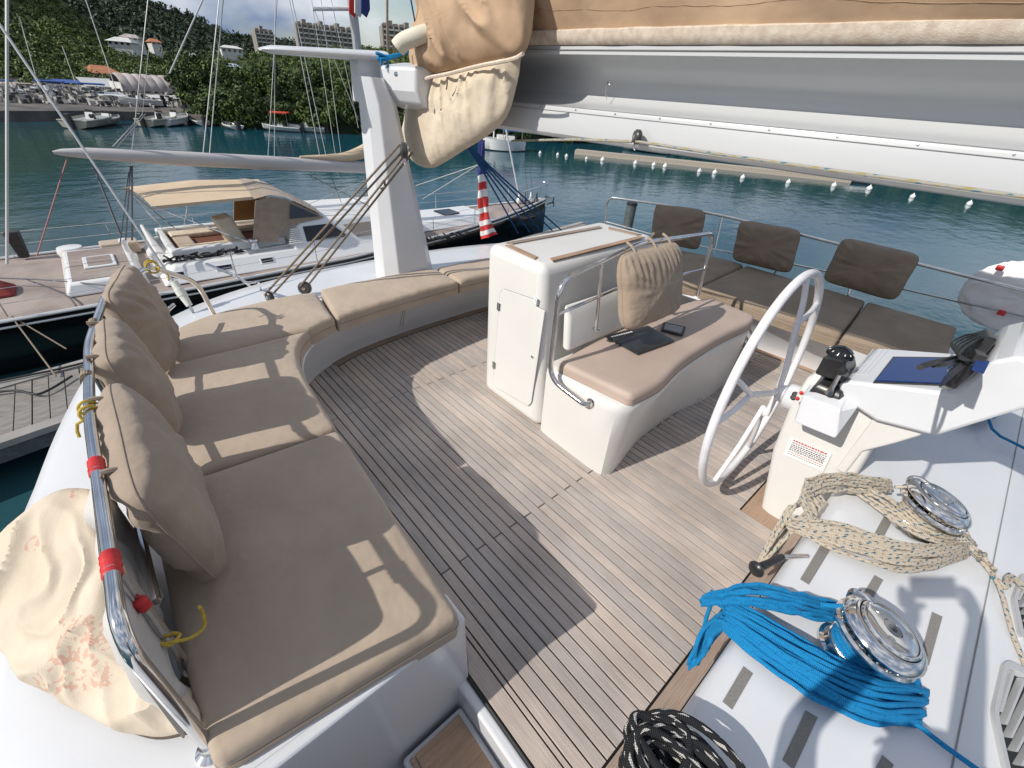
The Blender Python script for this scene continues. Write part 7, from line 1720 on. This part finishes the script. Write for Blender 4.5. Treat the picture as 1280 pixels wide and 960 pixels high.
# ================================================================== the person who stands on the stair and holds up the phone
pers = thing('person', 'person in a blue shirt and grey shorts standing on the stair holding up a phone', 'person', (0.25, -0.08, -0.31))
def skin(name, nodes, edges, m, parent, sub=2, root=0):
    bm = bmesh.new(); ly = bm.verts.layers.skin.verify(); Lo = ORG[parent.name]; vs = []
    for p_, r_ in nodes:
        v = bm.verts.new(V(p_) - Lo); r_ = (r_, r_) if isinstance(r_, (int, float)) else r_; v[ly].radius = r_; vs.append(v)
    for a, b in edges: bm.edges.new((vs[a], vs[b]))
    vs[root][ly].use_root = True
    me = bpy.data.meshes.new(name); bm.to_mesh(me); bm.free(); me.materials.append(m)
    o = bpy.data.objects.new(name, me); put(o, parent); ORG[o.name] = Lo
    k_ = o.modifiers.new('skin', 'SKIN'); k_.use_smooth_shade = True
    u_ = o.modifiers.new('sub', 'SUBSURF'); u_.levels = sub; u_.render_levels = sub
    return o
FW = V((-0.72, 0.69, 0)).normalized(); RW = V((0.69, 0.72, 0)).normalized(); B0 = V((0.25, -0.08, 0))
def bp(f, r, z): return B0 + FW * f + RW * r + V((0, 0, z))
N_ = [(bp(0, 0, 0.58), 0.135), (bp(0, 0, 0.78), 0.12), (bp(-.01, 0, 0.97), 0.145), (bp(-.01, 0, 1.10), 0.11), (bp(0.0, 0, 1.18), 0.055), (bp(0.03, 0, 1.25), 0.06), (bp(0.04, 0, 1.34), 0.088), (bp(0.045, 0, 1.40), 0.07)]
E_ = [(0, 1), (1, 2), (2, 3), (3, 4), (4, 5), (5, 6), (6, 7)]
def chain(start, pts):
    k_ = start
    for q in pts: N_.append(q); E_.append((k_, len(N_) - 1)); k_ = len(N_) - 1
    return k_
for sg in (1, -1):
    chain(0, [(bp(0, 0.10 * sg, 0.50), 0.095), (bp(0.03, 0.11 * sg, 0.14), 0.062), (bp(0.0, 0.11 * sg, -0.05), 0.058), (bp(-0.02, 0.11 * sg, -0.24), 0.038), (bp(0.02, 0.115 * sg, -0.275), 0.036), (bp(0.14, 0.125 * sg, -0.285), 0.026)])
edge = {}
for sg in (1, -1):
    ed = CP - RF * 0.02 + RR * (0.078 * sg)
    sh_ = bp(-0.01, 0.19 * sg, 1.09); el_ = sh_.lerp(ed, 0.5) + RW * 0.09 * sg + V((0, 0, -0.10)); wr_ = ed + RR * 0.03 * sg - RF * 0.05 + RD * 0.085
    palm = ed + RR * 0.018 * sg - RF * 0.030 + RD * 0.035
    k_ = chain(3, [(sh_, 0.062), (sh_.lerp(el_, 0.55), 0.046), (el_, 0.040), (el_.lerp(wr_, 0.5), 0.036), (wr_, 0.025), (palm, (0.030, 0.018))])
    for j in range(4):
        b_ = palm + RD * (-0.030 + j * 0.017) + RR * 0.012 * sg
        ln_ = (0.026, 0.030, 0.028, 0.022)[j]
        chain(k_, [(b_, 0.0088), (b_ + RF * ln_ * 1.0 + RR * 0.006 * sg, 0.0080), (b_ + RF * (ln_ * 1.0 + 0.006) - RR * ln_ * 0.75 * sg, 0.0072)])
    chain(k_, [(palm + RD * 0.02 - RF * 0.012 - RR * 0.01 * sg, 0.0105), (palm + RD * 0.002 - RF * 0.016 - RR * 0.035 * sg, 0.0088)])
skin('body', N_, E_, skinm, pers)
def shell(name, nodes, m, root=0, E=None): return skin(name, nodes, E or [(i, i + 1) for i in range(len(nodes) - 1)], m, pers, 2, root)
shn = [(bp(0, 0, 0.60), 0.150), (bp(0, 0, 0.78), 0.145), (bp(-.01, 0, 0.97), 0.165), (bp(-.01, 0, 1.11), 0.125)]; she = [(0, 1), (1, 2), (2, 3)]
for sg in (1, -1):
    ed = CP - RF * 0.02 + RR * (0.078 * sg); sh_ = bp(-0.01, 0.19 * sg, 1.09); el_ = sh_.lerp(ed, 0.5) + RW * 0.09 * sg + V((0, 0, -0.10))
    shn += [(sh_, 0.078), (sh_.lerp(el_, 0.62), 0.062)]; she += [(3, len(shn) - 2), (len(shn) - 2, len(shn) - 1)]
shell('shirt', shn, shirt, 0, she)
tn_ = [(bp(0, 0, 0.60), 0.150), (bp(0, 0.10, 0.50), 0.112), (bp(0.03, 0.115, 0.20), 0.092), (bp(0, -0.10, 0.50), 0.112), (bp(0.03, -0.115, 0.20), 0.092)]
shell('shorts', tn_, shorts, 0, [(0, 1), (1, 2), (0, 3), (3, 4)])
shell('hair', [(bp(0.0, 0, 1.33), 0.085), (bp(0.005, 0, 1.40), 0.085), (bp(0.03, 0, 1.45), 0.05)], hairm)
fcm = MB()
for sg in (1, -1): fcm.lathe(bp(0.125, 0.032 * sg, 1.345), [(0, 0), (0.011, 0.002), (0.008, 0.009), (0, 0.011)], 10, axis=FW)
obj('eyes', fcm, darkglass, pers)
obj('nose', MB().tube([bp(0.118, 0, 1.35), bp(0.150, 0, 1.318), bp(0.128, 0, 1.306)], 0.011, 8, radii=[0.007, 0.013, 0.010]), skinm, pers)
obj('mouth', MB().tube([bp(0.118, -0.024, 1.28), bp(0.130, 0, 1.278), bp(0.118, 0.024, 1.28)], 0.005, 6), redm, pers)
for sg in (1, -1): obj('ear', MB().lathe(bp(0.03, 0.088 * sg, 1.335), [(0, 0), (0.026, 0.002), (0.028, 0.012), (0.015, 0.016), (0, 0.012)], 12, axis=RW * sg), skinm, pers)
cphn = thing('phone', 'phone held up in both hands above the stair to take the picture', 'phone', CP - RF * 0.03)
obj('phone_case', MB().obox(CP - RF * 0.028, RR * 0.08, RD * 0.038, RF * 0.004), blackp, cphn, smooth=0, bevel=0.003)
